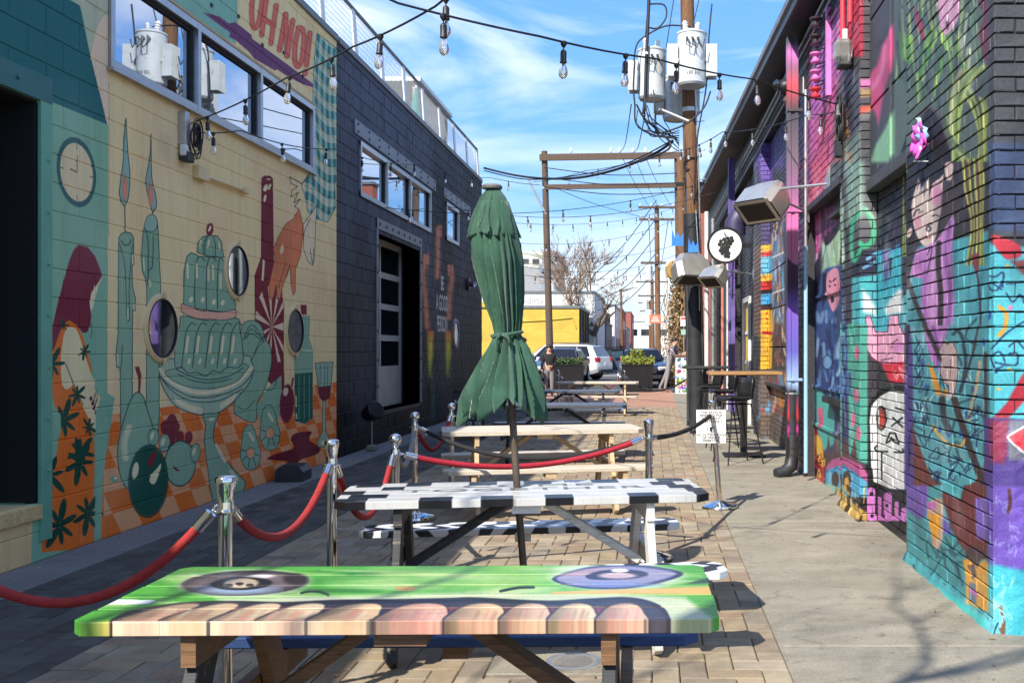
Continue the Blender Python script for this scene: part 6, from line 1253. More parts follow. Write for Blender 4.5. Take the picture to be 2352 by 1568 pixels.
def rope(label, a, b, sag, mat, r=0.0185):
    a, b = Vector(a), Vector(b); d = (b - a); hz = Vector((d.x, d.y, 0)).normalized(); a2, b2 = a + hz * .045, b - hz * .045
    o = thing('velvet_rope', label, 'rope', (a + b) / 2, 0, 'ropes of the barrier'); org = (a + b) / 2
    pts = [a2 + (b2 - a2) * (i / 24) - Vector((0, 0, sag * (1 - (2 * i / 24 - 1) ** 2))) - org for i in range(25)]
    def seg(q, n=4): return q
    k1 = next(i for i in range(25) if (pts[i] - pts[0]).length > .07)
    MB().tube(pts[1:-1], r, 12).build('cord', mat, o, smooth=50)
    for (p, q) in ((pts[0], pts[1]), (pts[-1], pts[-2])):
        dr = (q - p).normalized(); s0 = q - dr * .055; MB().tube([s0, q + dr * .02], r * 1.18, 12).build('ferrule', M['chrome'], o, smooth=50)
        MB().tube([s0, s0 - dr * .02 + Vector((0, 0, .006)), s0 - dr * .04, p - dr * .012 + Vector((0, 0, .012))], .005, 6).build('hook', M['chrome'], o, smooth=0)
rope('red rope sagging out of the left edge of the picture', S[0], S[1], .30, M['red_velvet']); rope('red rope between the two crown topped stanchions on the left', S[1], S[2], .22, M['red_velvet'])
rope('red rope dropping behind the left end of the chequered table', S[2], S[3], .33, M['red_velvet']); rope('bright red rope sagging across in front of the unpainted table', S[3], S[6], .13, M['crimson_velvet'])
rope('long black rope hanging above the bright red one', S[4], S[6], .20, M['black_velvet']); rope('short black rope up to the patio sign', S[6], S[7], .05, M['black_velvet'])
rope('deep red rope looped below the chalkboard sign', S[4], S[5], .26, M['red_velvet']); rope('pale grey rope between two ball topped stanchions', S[3], S[4], .18, M['grey_velvet'])
rope('far black rope hanging between planter and dark post', S[8], (0.72, 19.4, 0.92), .30, M['black_velvet']); rope('far red rope between the two far stanchions', S[9], S[8], .45, M['red_velvet'])
# patio sign
ps = thing('patio_sign', 'white patio notice with black letters and grapes hung on a stanchion', 'sign', (0.53, 9.06, 0.61))
M['sign_white'] = plain('sign_white', (0.78, 0.78, 0.76), .5, 0, .04); M['ink'] = plain('ink', (0.012, 0.012, 0.013), .6, 0, 0)
MB().box((0, 0, 0.15), (0.27, 0.012, 0.305), bev=.003).build('board', M['sign_white'], ps)
for k, w_ in enumerate(('THIS PATIO IS', 'RESERVED FOR', 'NOBLE RIOT', 'GUESTS ONLY')): words('lettering', w_, 0.031, M['ink'], ps, (0, -.0075, .277 - k * .027), (PI / 2, 0, 0), bold=.0006)
for k, w_ in enumerate(('NO OUTSIDE FOOD', 'OR DRINK IS', 'PERMITTED')): words('lettering', w_, 0.029, M['ink'], ps, (0, -.0075, .073 - k * .026), (PI / 2, 0, 0), bold=.0006)
MB().lathe([(0.034, 0), (0.038, 0)], n=28, caps=False).build('emblem_ring', M['ink'], ps, (0, -.0075, .128), (PI / 2, 0, 0))
def grapes(parent, c, k, d, fy, mat):
    """bunch of grapes as small raised discs"""
    for i, (x, y) in enumerate(((-.06, .30), (.10, .34), (.26, .36), (-.20, .22), (.0, .20), (.16, .22), (.30, .24), (-.26, .08), (-.10, .08), (.06, .10), (.22, .12), (-.16, -.06), (.0, -.05), (.14, -.02), (-.22, -.18), (-.06, -.18), (.08, -.16), (-.14, -.30), (.02, -.30), (.14, -.30), (.0, -.42), (.12, -.44))):
        MB().lathe([(0.085 * k, 0), (0.07 * k, d)], n=12).build('grape', mat, parent, (c[0] + x * k, fy - .0002 * i, c[2] + y * k), (PI / 2, 0, 0))
    MB().tube([(c[0] + .02 * k, fy, c[2] + .36 * k), (c[0] + .0 * k, fy, c[2] + .48 * k), (c[0] - .08 * k, fy, c[2] + .58 * k)], .02 * k, 6).build('stalk', mat, parent)
grapes(ps, (0, 0, .128), .05, .0006, -.0075, M['ink'])
MB().tube([(-.05, 0, .30), (0, .05, .36), (.05, 0, .30)], .003, 5).build('hanger', M['black_metal'], ps)
# chalkboard
cb = thing('chalkboard_sign', 'black chalkboard sandwich sign with white hand lettering by the black wall', 'sign', (-3.02, 16.2, 0.012), 0)
M['chalk'] = plain('chalk', (0.60, 0.60, 0.57), .9, 0, .2, 30)
for s, a in ((1, .16), (-1, -.16)):
    pn = MB().box((0, 0, .40), (.50, .02, .80), bev=.003).build('panel', M['black_paint'], cb, (0, -.12 * s, 0), (-a, 0, 0))
    if s > 0:
        MB().box((0, -.004, .40), (.54, .02, .02)).build('frame', M['stain'], pn, (0, 0, .39)); MB().box((0, -.004, .40), (.54, .02, .02)).build('frame', M['stain'], pn, (0, 0, -.39))
        for w_, z, s_, x in (('D', .70, .085, -.05), ('NATTY', .60, .095, -.06), ('EAT', .36, .095, .04), ('FRIED O  YX', .25, .085, 0)): words('lettering', w_, s_, M['chalk'], pn, (x, -.0125, z), (PI / 2, 0, 0), bold=.002)
        MB().tube([(x * .0028, -.0125, .48 + z * .0028) for x, z in ((0, -14), (-14, 2), (-10, 12), (0, 6), (10, 12), (14, 2))], .004, 5, closed=True).build('heart', M['chalk'], pn)
        MB().prism([(-.12, .08), (-.06, .04), (-.03, .10), (-.06, .17), (-.10, .22)], 'y', -.0125, -.0115).build('drawing', M['chalk'], pn, fix=True)

# ------------------------------------------------------------------ high tables and bar stools
M['oak'] = wood('oak', (0.30, 0.15, 0.06), (0.46, 0.26, 0.11), rough=.4)
def high_table(label, x, y, w, d, z, top):
    r = thing('high_table', label, 'table', (x, y, 0.012), 0, 'bar height tables by the painted wall'); MB().box((0, 0, z - .02), (w, d, .04), bev=.004).build('table_top', top, r)
    MB().box((0, 0, z - .045), (w - .12, d - .12, .012)).build('top_plate', M['black_metal'], r); MB().box((0, 0, z / 2), (.09, .09, z - .1)).build('column', M['black_metal'], r); MB().box((0, 0, .012), (.56, .50, .02), bev=.004).build('base', M['black_metal'], r)
high_table('wood topped high table against the mural beside the stools', 1.24, 13.6, .99, .62, 1.15, M['oak']); high_table('black topped high table in front of the dark pole', 0.92, 17.4, .80, .60, 1.16, M['black_wood'])
M['leather'] = plain('leather', (0.014, 0.014, 0.016), .38, 0, .2, 20, .1, 90)
def bar_stool(label, x, y, rz, sz=.80):
    r = thing('bar_stool', label, 'bar stool', (x, y, 0.012), rz, 'black bar stools')           # faces local -x
    n = 10; mb = MB(); vs = []                                                                  # seat shell curving up into a low back
    prof = [(-.22, sz - .012), (-.20, sz), (-.05, sz - .012), (.08, sz - .008), (.14, sz + .02), (.185, sz + .10), (.205, sz + .20), (.215, sz + .29)]
    for (px, pz) in prof:
        w = .21 if px < .12 else .215
        for k in range(n + 1):
            s = k / n * 2 - 1; cu = .035 * s * s; wrap = (.10 * s * s if px > .15 else .03 * s * s if px > .1 else 0); vs.append((px - wrap, s * w * (1 if abs(s) < .95 else .97), pz + cu * (1 if px < .1 else .2)))
    fs = [(i * (n + 1) + k, i * (n + 1) + k + 1, (i + 1) * (n + 1) + k + 1, (i + 1) * (n + 1) + k) for i in range(len(prof) - 1) for k in range(n)]
    cut = 4 * n
    for nm, ff in (('seat', fs[:cut]), ('backrest', fs[cut:])):
        o = MB().add(vs, ff).build(nm, M['leather'], r, smooth=0); bm = bmesh.new(); bm.from_mesh(o.data); bmesh.ops.delete(bm, geom=[v for v in bm.verts if not v.link_faces], context='VERTS'); bm.to_mesh(o.data); bm.free()
        so = o.modifiers.new('thickness', 'SOLIDIFY'); so.thickness = .03; so.offset = -1
    ft = {}
    for sx in (-1, 1):
        for sy in (-1, 1):
            a = Vector((sx * .13 - .02, sy * .13, sz - .04)); b = Vector((sx * .245 - .01, sy * .235, 0)); ft[sx, sy] = a + (b - a) * .62
            MB().tube([a, b], .010, 8).build('leg', M['black_metal'], r)
    for p, q in (((-1, -1), (-1, 1)), ((-1, 1), (1, 1)), ((1, 1), (1, -1)), ((1, -1), (-1, -1))): MB().tube([ft[p], ft[q]], .007, 6).build('footrest', M['black_metal'], r)
    MB().box((-.02, 0, sz - .045), (.28, .28, .012)).build('seat_plate', M['black_metal'], r)
bar_stool('black bar stool nearest the camera pulled up to the wood topped table', 1.10, 12.75, .35); bar_stool('black bar stool on the far side of the wood topped table', 1.06, 14.5, .1, .82)
bar_stool('black bar stool at the table in front of the dark pole', 0.98, 16.6, .2); bar_stool('black bar stool half hidden behind the dark pole', 1.05, 18.3, 3.0)

# ------------------------------------------------------------------ small things on and by the walls
bx = thing('bait_box', 'low black plastic box on the ground at the foot of the mural', 'box', (-4.02, 11.1, 0.012), .1)
MB().prism([(-.15, 0), (.15, 0), (.15, .10), (.11, .16), (-.11, .16), (-.15, .12)], 'y', -.19, .19).build('body', M['black_paint'], bx, fix=True); MB().box((0, 0, .165), (.20, .30, .012), bev=.003).build('lid', M['rubber'], bx)
fl = thing('spotlight', 'black garden spotlight on a thin stake against the black wall', 'spotlight', (-4.05, 14.3, 0.012))
MB().tube([(0, 0, 0), (0, 0, .46)], .01, 6).build('stake', M['galv'], fl); MB().lathe([(.10, -.12), (.13, .0), (.14, .10), (.12, .12)], n=16).build('hood', M['black_metal'], fl, (0, 0, .55), (0, 1.2, -.6), smooth=40); MB().box((0, 0, .04), (.12, .16, .08), bev=.01).build('foot', M['concrete'], fl)
wl = thing('wall_lamp', 'small round dark lamp on the black wall near the far corner', 'lamp', (LX, 22.6, 2.95)); MB().lathe([(.14, 0), (.14, .06), (.06, .08), (.05, .16)], n=16).build('housing', plain('lamp_maroon', (.05, .02, .03), .4), wl, rot=(0, PI / 2, 0)); MB().lathe([(.05, 0), (.06, .04), (.03, .07)], n=12).build('lens', M['bulb_glass'], wl, (.15, 0, 0), (0, PI / 2, 0))
def coil(mb, c, r, n, seed, axis='x', rad=.009):
    rg = np.random.RandomState(seed)
    for k in range(n):
        rr = r * (.55 + .7 * rg.rand()); o = (rg.rand(3) - .5) * r * .7; sq = .45 + .5 * rg.rand(); pts = []
        for i in range(20):
            a = 2 * PI * i / 20; p = (o[0] * .4, rr * sq * math.cos(a), rr * math.sin(a)) if axis == 'x' else (rr * math.cos(a), 0, rr * math.sin(a)); pts.append((c[0] + p[0], c[1] + p[1] + o[1] * .5, c[2] + p[2] + o[2]))
        mb.tube(pts, rad, 5, closed=True)
cj = thing('coiled_cable', 'coiled black lighting cable hung from a box on the cream wall', 'cable', (LX, 8.92, 3.44)); k_ = MB(); coil(k_, (.09, .10, -.08), .15, 9, 5, 'x', .005); coil(k_, (.10, .12, -.02), .10, 5, 15, 'x', .005); tag(k_.build('coil', M['cable_black'], cj, smooth=0), kind='stuff')
MB().box((.035, -.02, .0), (.07, .09, .30), bev=.006).build('socket_box', M['galv'], cj); MB().box((.05, .0, -.25), (.08, .14, .09), bev=.01).build('plug', M['black_paint'], cj); MB().box((.05, -.05, -.20), (.06, .06, .10), bev=.01).build('adapter', M['white_paint'], cj)
cd = thing('conduit_run', 'cream painted junction box and conduit on the cream wall', 'conduit', (LX, 9.15, 3.10)); MB().box((.03, .1, 0), (.06, .22, .12), bev=.005).build('junction_box', M['cream_metal'], cd); MB().tube([(.03, .2, -.01), (.03, 1.05, -.0)], .018, 8).build('pipe', M['cream_metal'], cd); MB().box((.03, 1.1, 0), (.05, .10, .06), bev=.005).build('end_fitting', M['cream_metal'], cd)
ch = thing('coiled_cable', 'tangle of black cables and a dead bulb hung on the brick wall', 'cable', (RX - .06, 9.05, 3.62)); k_ = MB(); coil(k_, (0, 0, 0), .15, 12, 8, 'x', .008); coil(k_, (0, .02, -.16), .13, 6, 9, 'x', .008); tag(k_.build('coil', M['cable_black'], ch, smooth=0), kind='stuff'); MB().box((0, 0, -.34), (.07, .09, .14), bev=.01).build('adapter', M['black_paint'], ch); MB().tube([(0, -.05, .05), (-.01, -.07, -.05)], .028, 10).build('bulb', M['bulb_glass'], ch)
# insulator rack
ir = thing('insulator_rack', 'rack of five spool insulators on the magenta brick', 'insulators', (RX, 9.86, 4.0)); M['pink_metal'] = plain('pink_metal', srgb(214, 120, 186), .5, 0, .2, 5); M['brown_spool'] = plain('brown_spool', (.05, .03, .035), .35, 0, .3, 6)
MB().box((-.03, -.12, .38), (.05, .06, .86)).build('channel', M['pink_metal'], ir)
for k in range(5):
    z = .02 + k * .175; mt = [M['red_pipe'], M['pink_metal'], M['pink_metal'], M['brown_spool'], M['brown_spool']][k]; s = MB().lathe([(.05, -.05), (.055, -.035), (.03, -.015), (.03, .01), (.058, .03), (.06, .045), (.035, .055)], n=14).build('spool', mt, ir, (-.13, .04, z), smooth=40)
    for dz in (-.07, .07): MB().tube([(-.03, -.09, z + dz), (-.13, .06, z + dz)], .007, 5).build('arm', M['black_metal'], ir)
fd = thing('flood_light', 'glass fronted wall pack light on the brick wall under red conduits', 'light', (RX, 8.78, 4.05)); MB().box((-.06, 0, .0), (.12, .16, .20), bev=.01).build('housing', M['dark_steel'], fd); MB().box((-.10, -.14, .01), (.15, .14, .19), bev=.03).build('lens', M['bulb_glass'], fd); MB().tube([(-.05, 0, .10), (-.05, 0, .24)], .026, 10).build('sensor', M['white_paint'], fd)
dc = thing('dome_camera', 'black dome security camera on a white bracket under the eaves', 'camera', (RX, 11.55, 4.52)); MB().box((-.07, 0, .0), (.14, .12, .20), bev=.008).build('bracket', M['white_paint'], dc); MB().lathe([(.10, 0), (.10, .10), (.085, .14), (.075, .15)], n=20).build('housing', M['black_metal'], dc, (-.13, 0, 0), (0, -PI / 2 - .15, 0), smooth=40); MB().lathe([(.07, 0), (.066, .03), (.045, .06), (.012, .075)], n=20).build('dome', M['dark_glass'], dc, (-.28, 0, .02), (0, -PI / 2 - .15, 0), smooth=0); MB().lathe([(.02, 0), (.085, .03), (.09, .16), (.05, .20)], n=14).build('horn', plain('rust', (.12, .08, .04), .6, .2, .4, 12), dc, (-.10, .02, -.28), (.3, -.4, 0), smooth=40)
# pinned flower
fw = thing('silk_flower', 'pink silk flower pinned to the painted bricks of the nearest pier', 'flower', (RX - .012, 6.30, 2.79)); pm = plain('petal_pink', srgb(224, 96, 196), .7, 0, .25, 30); pb = plain('petal_blue', srgb(150, 190, 226), .7, 0, .2, 30)
rg = random.Random(3)
for k in range(15):
    a = k * 2.4; l = .09 + .05 * rg.random(); el = .5 + .7 * rg.random(); d = Vector((-math.sin(el) * .8, math.cos(a), math.sin(a))).normalized(); sd = d.cross(Vector((1, .2, .1))).normalized(); w = .035 + .02 * rg.random()
    vs = []; 
    for i in range(5):
        t_ = i / 4; c = d * l * t_ + Vector((-.02 * math.sin(t_ * 3), 0, 0)); ww = w * math.sin(PI * (.15 + .8 * t_)); vs += [c - sd * ww, c + Vector((-.012, 0, 0)), c + sd * ww]
    o = MB().add(vs, [(3 * i + j, 3 * i + j + 1, 3 * i + j + 4, 3 * i + j + 3) for i in range(4) for j in (0, 1)]).build('petal', pm if k < 11 else pb, fw, (0, rg.uniform(-.05, .05), rg.uniform(-.07, .07)), smooth=0); so = o.modifiers.new('thickness', 'SOLIDIFY'); so.thickness = .003
for k in range(4): MB().tube([(-.02, 0, 0), (-.05, -.05 + .06 * k, .1 - .07 * k), (-.03, .14 - .09 * k, .17 - .11 * k)], .004, 5).build('stem', M['sign_white'], fw)
# round grape sign
gs = thing('grape_sign', 'round white hanging sign with black bunch of grapes', 'sign', (1.31, 18.0, 3.35)); MB().lathe([(.0, -.035), (.292, -.035), (.292, .035), (.0, .035)], n=48, caps=False).build('face', M['sign_white'], gs, rot=(PI / 2, 0, 0)); MB().lathe([(.294, -.045), (.33, -.045), (.33, .045), (.294, .045), (.294, -.045)], n=48, caps=False).build('rim', M['black_metal'], gs, rot=(PI / 2, 0, 0), smooth=30); grapes(gs, (.0, 0, -.02), .42, .006, -.036, M['ink']); MB().box((.39, 0, 0), (.14, .05, .09)).build('bracket', M['black_metal'], gs)
# patio heaters
def heater(label, p, aim, wall_pts, k=1.0):
    r = thing('patio_heater', label, 'heater', p, 0, 'stainless patio heaters on wall brackets'); q = Vector(aim).to_track_quat('Z', 'Y')
    f = [(-.24, -.15), (.24, -.15), (.24, .15), (-.24, .15)]; b = [(-.22, -.10), (-.12, -.13), (.12, -.13), (.22, -.10), (.22, .10), (.12, .13), (-.12, .13), (-.22, .10)]
    fr = [(-.25, -.09), (-.19, -.15), (.19, -.15), (.25, -.09), (.25, .09), (.19, .15), (-.19, .15), (-.25, .09)]
    vs = [(x * k, y * k, .10 * k) for x, y in fr] + [(x * k, y * k, -.10 * k) for x, y in fr] + [(x * .62 * k, y * .6 * k, -.24 * k) for x, y in fr]
    fs = [(i, (i + 1) % 8, (i + 1) % 8 + 8, i + 8) for i in range(8)] + [(i + 8, (i + 1) % 8 + 8, (i + 1) % 8 + 16, i + 16) for i in range(8)] + [tuple(range(16, 24))]
    h = MB().add(vs, fs).build('hood', M['stainless'], r, fix=True); h.rotation_mode = 'QUATERNION'; h.rotation_quaternion = q
    MB().box((0, 0, .098 * k), (.46 * k, .27 * k, .01)).build('rim', M['stainless'], h); MB().box((0, 0, .106 * k), (.36 * k, .20 * k, .008)).build('emitter', plain('emitter', (.03, .018, .014), .7, 0, .3, 60), h)
    for w in wall_pts:
        w = Vector(w) - Vector(p); e = w * .2 + Vector((0, 0, .12)); MB().tube([e, w], .014, 8).build('arm', M['galv'], r)
        MB().prism([(w.y - .16, w.z - .14), (w.y + .14, w.z - .02), (w.y + .14, w.z + .06), (w.y - .16, w.z + .14)], 'x', w.x - .008, w.x).build('wall_plate', M['galv'], r, fix=True)
heater('large stainless patio heater nearest the camera on the right wall', (1.15, 10.5, 2.99), (-.55, -.45, -.75), [(RX - .004, 9.95, 3.12), (RX - .004, 11.25, 3.02)], 1.1)
heater('small stainless patio heater below the round grape sign', (1.06, 17.5, 2.72), (-.45, -.4, -.7), [(RR - .05, 18.3, 2.85)], 1.0); heater('stainless patio heater fixed to the dark pole', (0.72, 18.2, 2.86), (.15, -.35, -.9), [(.86, 18.95, 2.95)], 1.45)
# blue cut-out banner on the pole
for k, (u, v, lb_, s) in enumerate(((1556, 550, 'larger blue zigzag pennant on the dark pole', 1.0), (1592, 567, 'smaller blue zigzag pennant beside the grape sign', .85))):
    q = AT(u, v, 18.6); b = thing('pennant', lb_, 'pennant', q, 0, 'blue pennants'); z = [(-.11, -.12), (.11, -.12), (.11, .13), (.05, .02), (.0, .14), (-.05, .03), (-.10, .20)]
    MB().prism([(x * s, y * s) for x, y in z], 'y', -.006, .006).build('cloth', plain('pennant_blue', (.03, .20, .62), .6, 0, .15, 8), b, fix=True)
# ------------------------------------------------------------------ poles, transformers, wires
def bark(name, c1, c2): return wood(name, c1, c2, 'z', 7.0, 0.85)
M['pole_wood'] = bark('pole_wood', (0.06, 0.028, 0.014), (0.27, 0.13, 0.055)); M['pole_grey'] = bark('pole_grey', (0.055, 0.035, 0.024), (0.15, 0.10, 0.07))
def tube_part(name, mat, parent, pts, r, n=8): return MB().tube(pts, r, n).build(name, mat, parent, smooth=50)
p1 = thing('utility_pole', 'big brown wooden utility pole carrying transformers with a black lower half', 'utility pole', (0.83, 19.0, 0))
tube_part('pole', M['pole_wood'], p1, [(0, 0, 0), (-.09, 0, 4.2), (-.23, 0, 10.4)], [.15, .145, .125], 18); tube_part('sleeve', M['black_paint'], p1, [(0, 0, 0), (0, 0, .3), (-.088, 0, 4.05)], [.19, .178, .168], 18)
tube_part('standoff_arm', M['white_paint'], p1, [(-.16, -.12, 5.80), (-.72, -.35, 5.98)], .03); tube_part('riser', M['galv'], p1, [(.12, -.10, .1), (.05, -.10, 4.5), (-.06, -.13, 7.2)], .016, 6); tube_part('riser', M['dark_steel'], p1, [(-.16, -.10, .1), (-.2, -.08, 5.9)], .03, 8)
for k in range(9): tube_part('pole_step', M['galv'], p1, [(.02 - k * .012, -.08, 4.7 + k * .55), (.17 - k * .012, -.14, 4.7 + k * .55)], .008, 5)
tube_part('band', M['galv'], p1, [(-.128, 0, 6.0), (-.13, 0, 6.08)], .15, 18); tube_part('band', M['galv'], p1, [(-.155, 0, 7.1), (-.157, 0, 7.18)], .148, 18); tube_part('chain', M['galv'], p1, [(.05, -.2, 2.2), (.04, -.21, 3.1), (-.02, -.2, 4.1)], .012, 5)
MB().box((-.12, -.02, 4.62), (.55, .06, .07)).build('bracket', M['black_metal'], p1); MB().lathe([(.0, 0), (.07, 0), (.075, .01)], n=12).build('knot', M['ink'], p1, (-.19, -.131, 8.4), (PI / 2, 0, 0))
def transformer(label, x, y, z, r, h, fins, txt=False):
    o = thing('transformer', label, 'transformer', (x, y, z), 0, 'grey pole transformers'); g = M['grey_paint']
    MB().lathe([(r * .86, 0), (r * .9, -.02), (r, .02), (r, h - .03), (r * 1.05, h - .02), (r * 1.05, h + .01), (r * .6, h + .06), (r * .1, h + .08)], n=28).build('tank', g, o, smooth=30)
    for (bxx, byy, s) in ((-.4, -.1, 1), (.35, .25, .9)):
        b = MB(); pf = []
        for k in range(4): pf += [(.045 * s, k * .045), (.062 * s, k * .045 + .012), (.045 * s, k * .045 + .03)]
        b.lathe(pf + [(.02, .2)], n=12); b.build('bushing', M['white_paint'], o, (bxx * r, byy * r, h + .04), (0, -.15 if bxx < 0 else .12, 0), smooth=0)
    for k in (-1, 0, 1): tube_part('terminal', M['galv'], o, [(k * .10, -r * .96, h - .16), (k * .10, -r - .10, h - .14)], .025, 8); tube_part('lead', M['cable_black'], o, [(k * .10, -r - .09, h - .14), (k * .12, -r - .13, h - .3), (k * .1 + .08, -r - .10, h - .36), (k * .1 + .12, -r - .08, h - .2)], .010, 6)
    for sd in fins:
        for k in range(6): MB().box((sd * (r + .09), -.16 + k * .055, h * .45), (.20, .014, h * .62), bev=.003).build('fin', g, o)
        MB().box((sd * (r + .01), -.02, h * .45), (.06, .30, .06)).build('header', g, o)
    MB().box((0, r * .98, h * .6), (.12, .12, h * .5)).build('hanger', M['galv'], o)
    if txt: words('lettering', '120 240', .085, M['ink'], o, (.02, -r - .004, .17), (PI / 2, 0, 0))
transformer('left hand grey transformer hung clear of the pole', -.02, 18.7, 6.18, .26, .90, (-1,)); transformer('front grey transformer numbered 120 240 with cooling fins both sides', .72, 18.42, 6.36, .27, .95, (-1, 1), True); transformer('lower grey transformer half hidden behind the pole', .46, 19.5, 5.98, .26, .80, (-1, 1))
def wire(label, pts, r, mat=None, cat='cable', name='utility_cable'):
    P = [Vector(p) if len(p) == 3 and not isinstance(p, tuple) else AT(*p) for p in pts]; o = P[0]
    mb = MB(); q = [p - o for p in P]
    if len(q) > 2:
        s = []
        for i in range(len(q) - 1):
            a, b, c, d = q[max(i - 1, 0)], q[i], q[i + 1], q[min(i + 2, len(q) - 1)]
            for k in range(6): t_ = k / 6; s.append(.5 * (2 * b + (c - a) * t_ + (2 * a - 5 * b + 4 * c - d) * t_ * t_ + (3 * b - a - 3 * c + d) * t_ ** 3))
        q = s + [q[-1]]
    ob = mb.tube(q, r, 6).build(name, mat or M['cable_black'], None, o, smooth=0); tag(ob, label, cat, 'overhead cables'); return ob
Y1 = 18.4
wire('thick black cable bundle dropping from above the left transformer', [(1492, -40, Y1), (1488, 60, Y1), (1484, 150, Y1), (1482, 220, Y1), (1478, 262, Y1)], .035)
wire('black lead looping over the left transformer', [(1585, 62, Y1), (1530, 60, Y1), (1480, 85, Y1), (1462, 105, Y1), (1456, 140, Y1)], .016); wire('black lead hanging down the left of the transformers', [(1458, 140, Y1), (1455, 200, Y1), (1458, 240, Y1), (1462, 285, Y1), (1500, 310, Y1), (1555, 318, Y1)], .018)
wire('black loop of cable beside the top of the pole', [(1490, 10, Y1), (1525, 12, Y1), (1530, 40, Y1), (1510, 65, Y1), (1485, 62, Y1)], .016); wire('black lead down the right of the front transformer', [(1635, 10, Y1), (1628, 90, Y1), (1622, 200, Y1), (1600, 330, Y1), (1595, 470, Y1)], .016)
wire('black secondary cable curving from transformers to the pole', [(1632, 210, Y1), (1615, 250, Y1), (1575, 285, Y1), (1520, 305, Y1), (1495, 300, Y1), (1478, 265, Y1)], .018); wire('black cable dipping below the transformers', [(1462, 240, Y1), (1478, 270, Y1), (1500, 290, Y1), (1540, 330, Y1), (1520, 352, Y1), (1470, 372, 20)], .02)
wire('heavy twisted service cable from the black building to the transformer pole', [(1112, 386, 24.6), (1180, 402, 24), (1250, 410, 23), (1330, 408, 22), (1420, 388, 21), (1500, 355, 20), (1545, 325, 19)], .028); wire('thinner service cable beside the heavy one', [(1112, 392, 24.6), (1210, 412, 24), (1330, 402, 22), (1440, 375, 21), (1545, 322, 19)], .014)
wire('high thin wire slanting to the frame poles left of the transformers', [(1450, 240, 20), (1436, 330, 30), (1425, 350, 39.6)], .012); wire('high thin wire slanting to the frame poles from the cable bundle', [(1482, 262, 18.5), (1465, 340, 30), (1455, 350, 39.6)], .012)
for k in range(9):
    rr_ = random.Random(40 + k); u0_ = 1462 + rr_.random() * 60; v0_ = 205 + rr_.random() * 70; wire('fine loose lead %s in the tangle below the transformers' % ('a', 'b', 'c', 'd', 'e', 'f', 'g', 'h', 'i')[k], [(u0_, v0_, Y1), (u0_ + 15 * rr_.random(), v0_ + 40, Y1 - .1), (1500 + 40 * rr_.random(), 285 + 30 * rr_.random(), Y1), (1560, 300 + k * 6, Y1 + .2)], .010)
for k in range(3): wire('%s slack wire rising out of frame above the pole' % ('left', 'middle', 'right')[k], [(1480 + 50 * k, 110, Y1 + .3), (1486 + 55 * k, 40, Y1 + .3), (1495 + 62 * k, -60, Y1 + .3)], .010)
# timber frame across the alley
hf = thing('pole_frame', 'weathered timber frame of two poles and two beams spanning the alley', 'pole frame', (0, 40, 0))
tube_part('post', M['pole_grey'], hf, [(-4.12, 0, 0), (-4.38, 0, 9.45)], [.15, .12], 12); tube_part('post', M['pole_grey'], hf, [(1.12, 0, 0), (.98, 0, 9.3)], [.16, .13], 12)
MB().box((-1.68, -.16, 9.21), (5.75, .10, .26), rot=(0, -.015, 0)).build('top_beam', M['pole_grey'], hf); MB().box((-1.62, -.16, 8.02), (5.4, .09, .20), rot=(0, -.015, 0)).build('lower_beam', M['pole_grey'], hf); tube_part('brace', M['galv'], hf, [(-5.0, -.1, 8.3), (-4.3, -.1, 6.9)], .04)
for x in (-1.7, -1.35, -.8, -.3, .75, -3.3): MB().lathe([(.03, 0), (.06, .05), (.05, .12), (.06, .16), (.02, .22)], n=8).build('insulator', M['white_paint'], hf, (x, -.16, 9.35))
for k in range(3): wire(('upper', 'middle', 'lower')[k] + ' wire strung between the posts of the timber frame', [(1250, 385 + k * 22, 39.8), (1400, 402 + k * 22, 39.8), (1555, 398 + k * 22, 39.8)], .02)
def far_pole(label, u, vt, Y, r=.16, arms=(), tf=()):
    x = (u - U0) / F * Y; h = H + (V0 - vt) * Y / F; o = thing('utility_pole', label, 'utility pole', (x, Y, 0)); tube_part('pole', M['pole_wood'], o, [(0, 0, 0), (-.1, 0, h)], [r, r * .75], 10)
    for (dz, w) in arms:
        MB().box((-.1, -.2, h - dz), (w, .1, .14)).build('crossarm', M['pole_grey'], o)
        for k in range(4): MB().lathe([(.03, 0), (.07, .06), (.05, .14)], n=8).build('insulator', M['white_paint'], o, (-.1 + w * (k / 3 - .5) * .9, -.2, h - dz + .07))
    for (dx, dz) in tf: MB().lathe([(.22, -.5), (.25, -.48), (.25, .4), (.1, .5)], n=14).build('transformer_can', M['grey_paint'], o, (dx, -.25, h - dz), smooth=40)
    return x, h
far_pole('slim far pole with two crossarms right of the timber frame', 1512, 472, 62, .2, ((.15, 2.3), (.9, 2.2), (3.6, 2.0)), ((-.6, 4.2), (.7, 4.0), (-.6, 7.0), (.6, 6.6))); far_pole('farther pole crowded with crossarms', 1500, 640, 92, .2, ((.3, 3), (1.6, 2.6)), ((-.7, 2.4),)); far_pole('most distant pole above the end of the alley', 1494, 690, 130, .2, ((.3, 3), (1.4, 2.6))); far_pole('lone thin pole over the far rooftops', 1429, 664, 88, .14)
for k, (a, b) in enumerate((((1425, 352), (1490, 472)), ((1455, 352), (1512, 475)), ((1478, 350), (1540, 472)), ((1490, 505), (1498, 640)), ((1535, 505), (1512, 640)), ((1250, 420), (1480, 500)))): wire('thin sagging wire number %s down to the far poles' % ('one', 'two', 'three', 'four', 'five', 'six')[k], [(a[0], a[1], 40), ((a[0] + b[0]) / 2, (a[1] + b[1]) / 2 + 8, 50), (b[0], b[1], 62)], .014)
for k in range(5): wire('far service drop crossing the sky at step %s' % ('one', 'two', 'three', 'four', 'five')[k], [(1372, 712 - k * 22, 66), (1440, 690 - k * 34, 64), (1508, 620 - k * 40, 62)], .025)
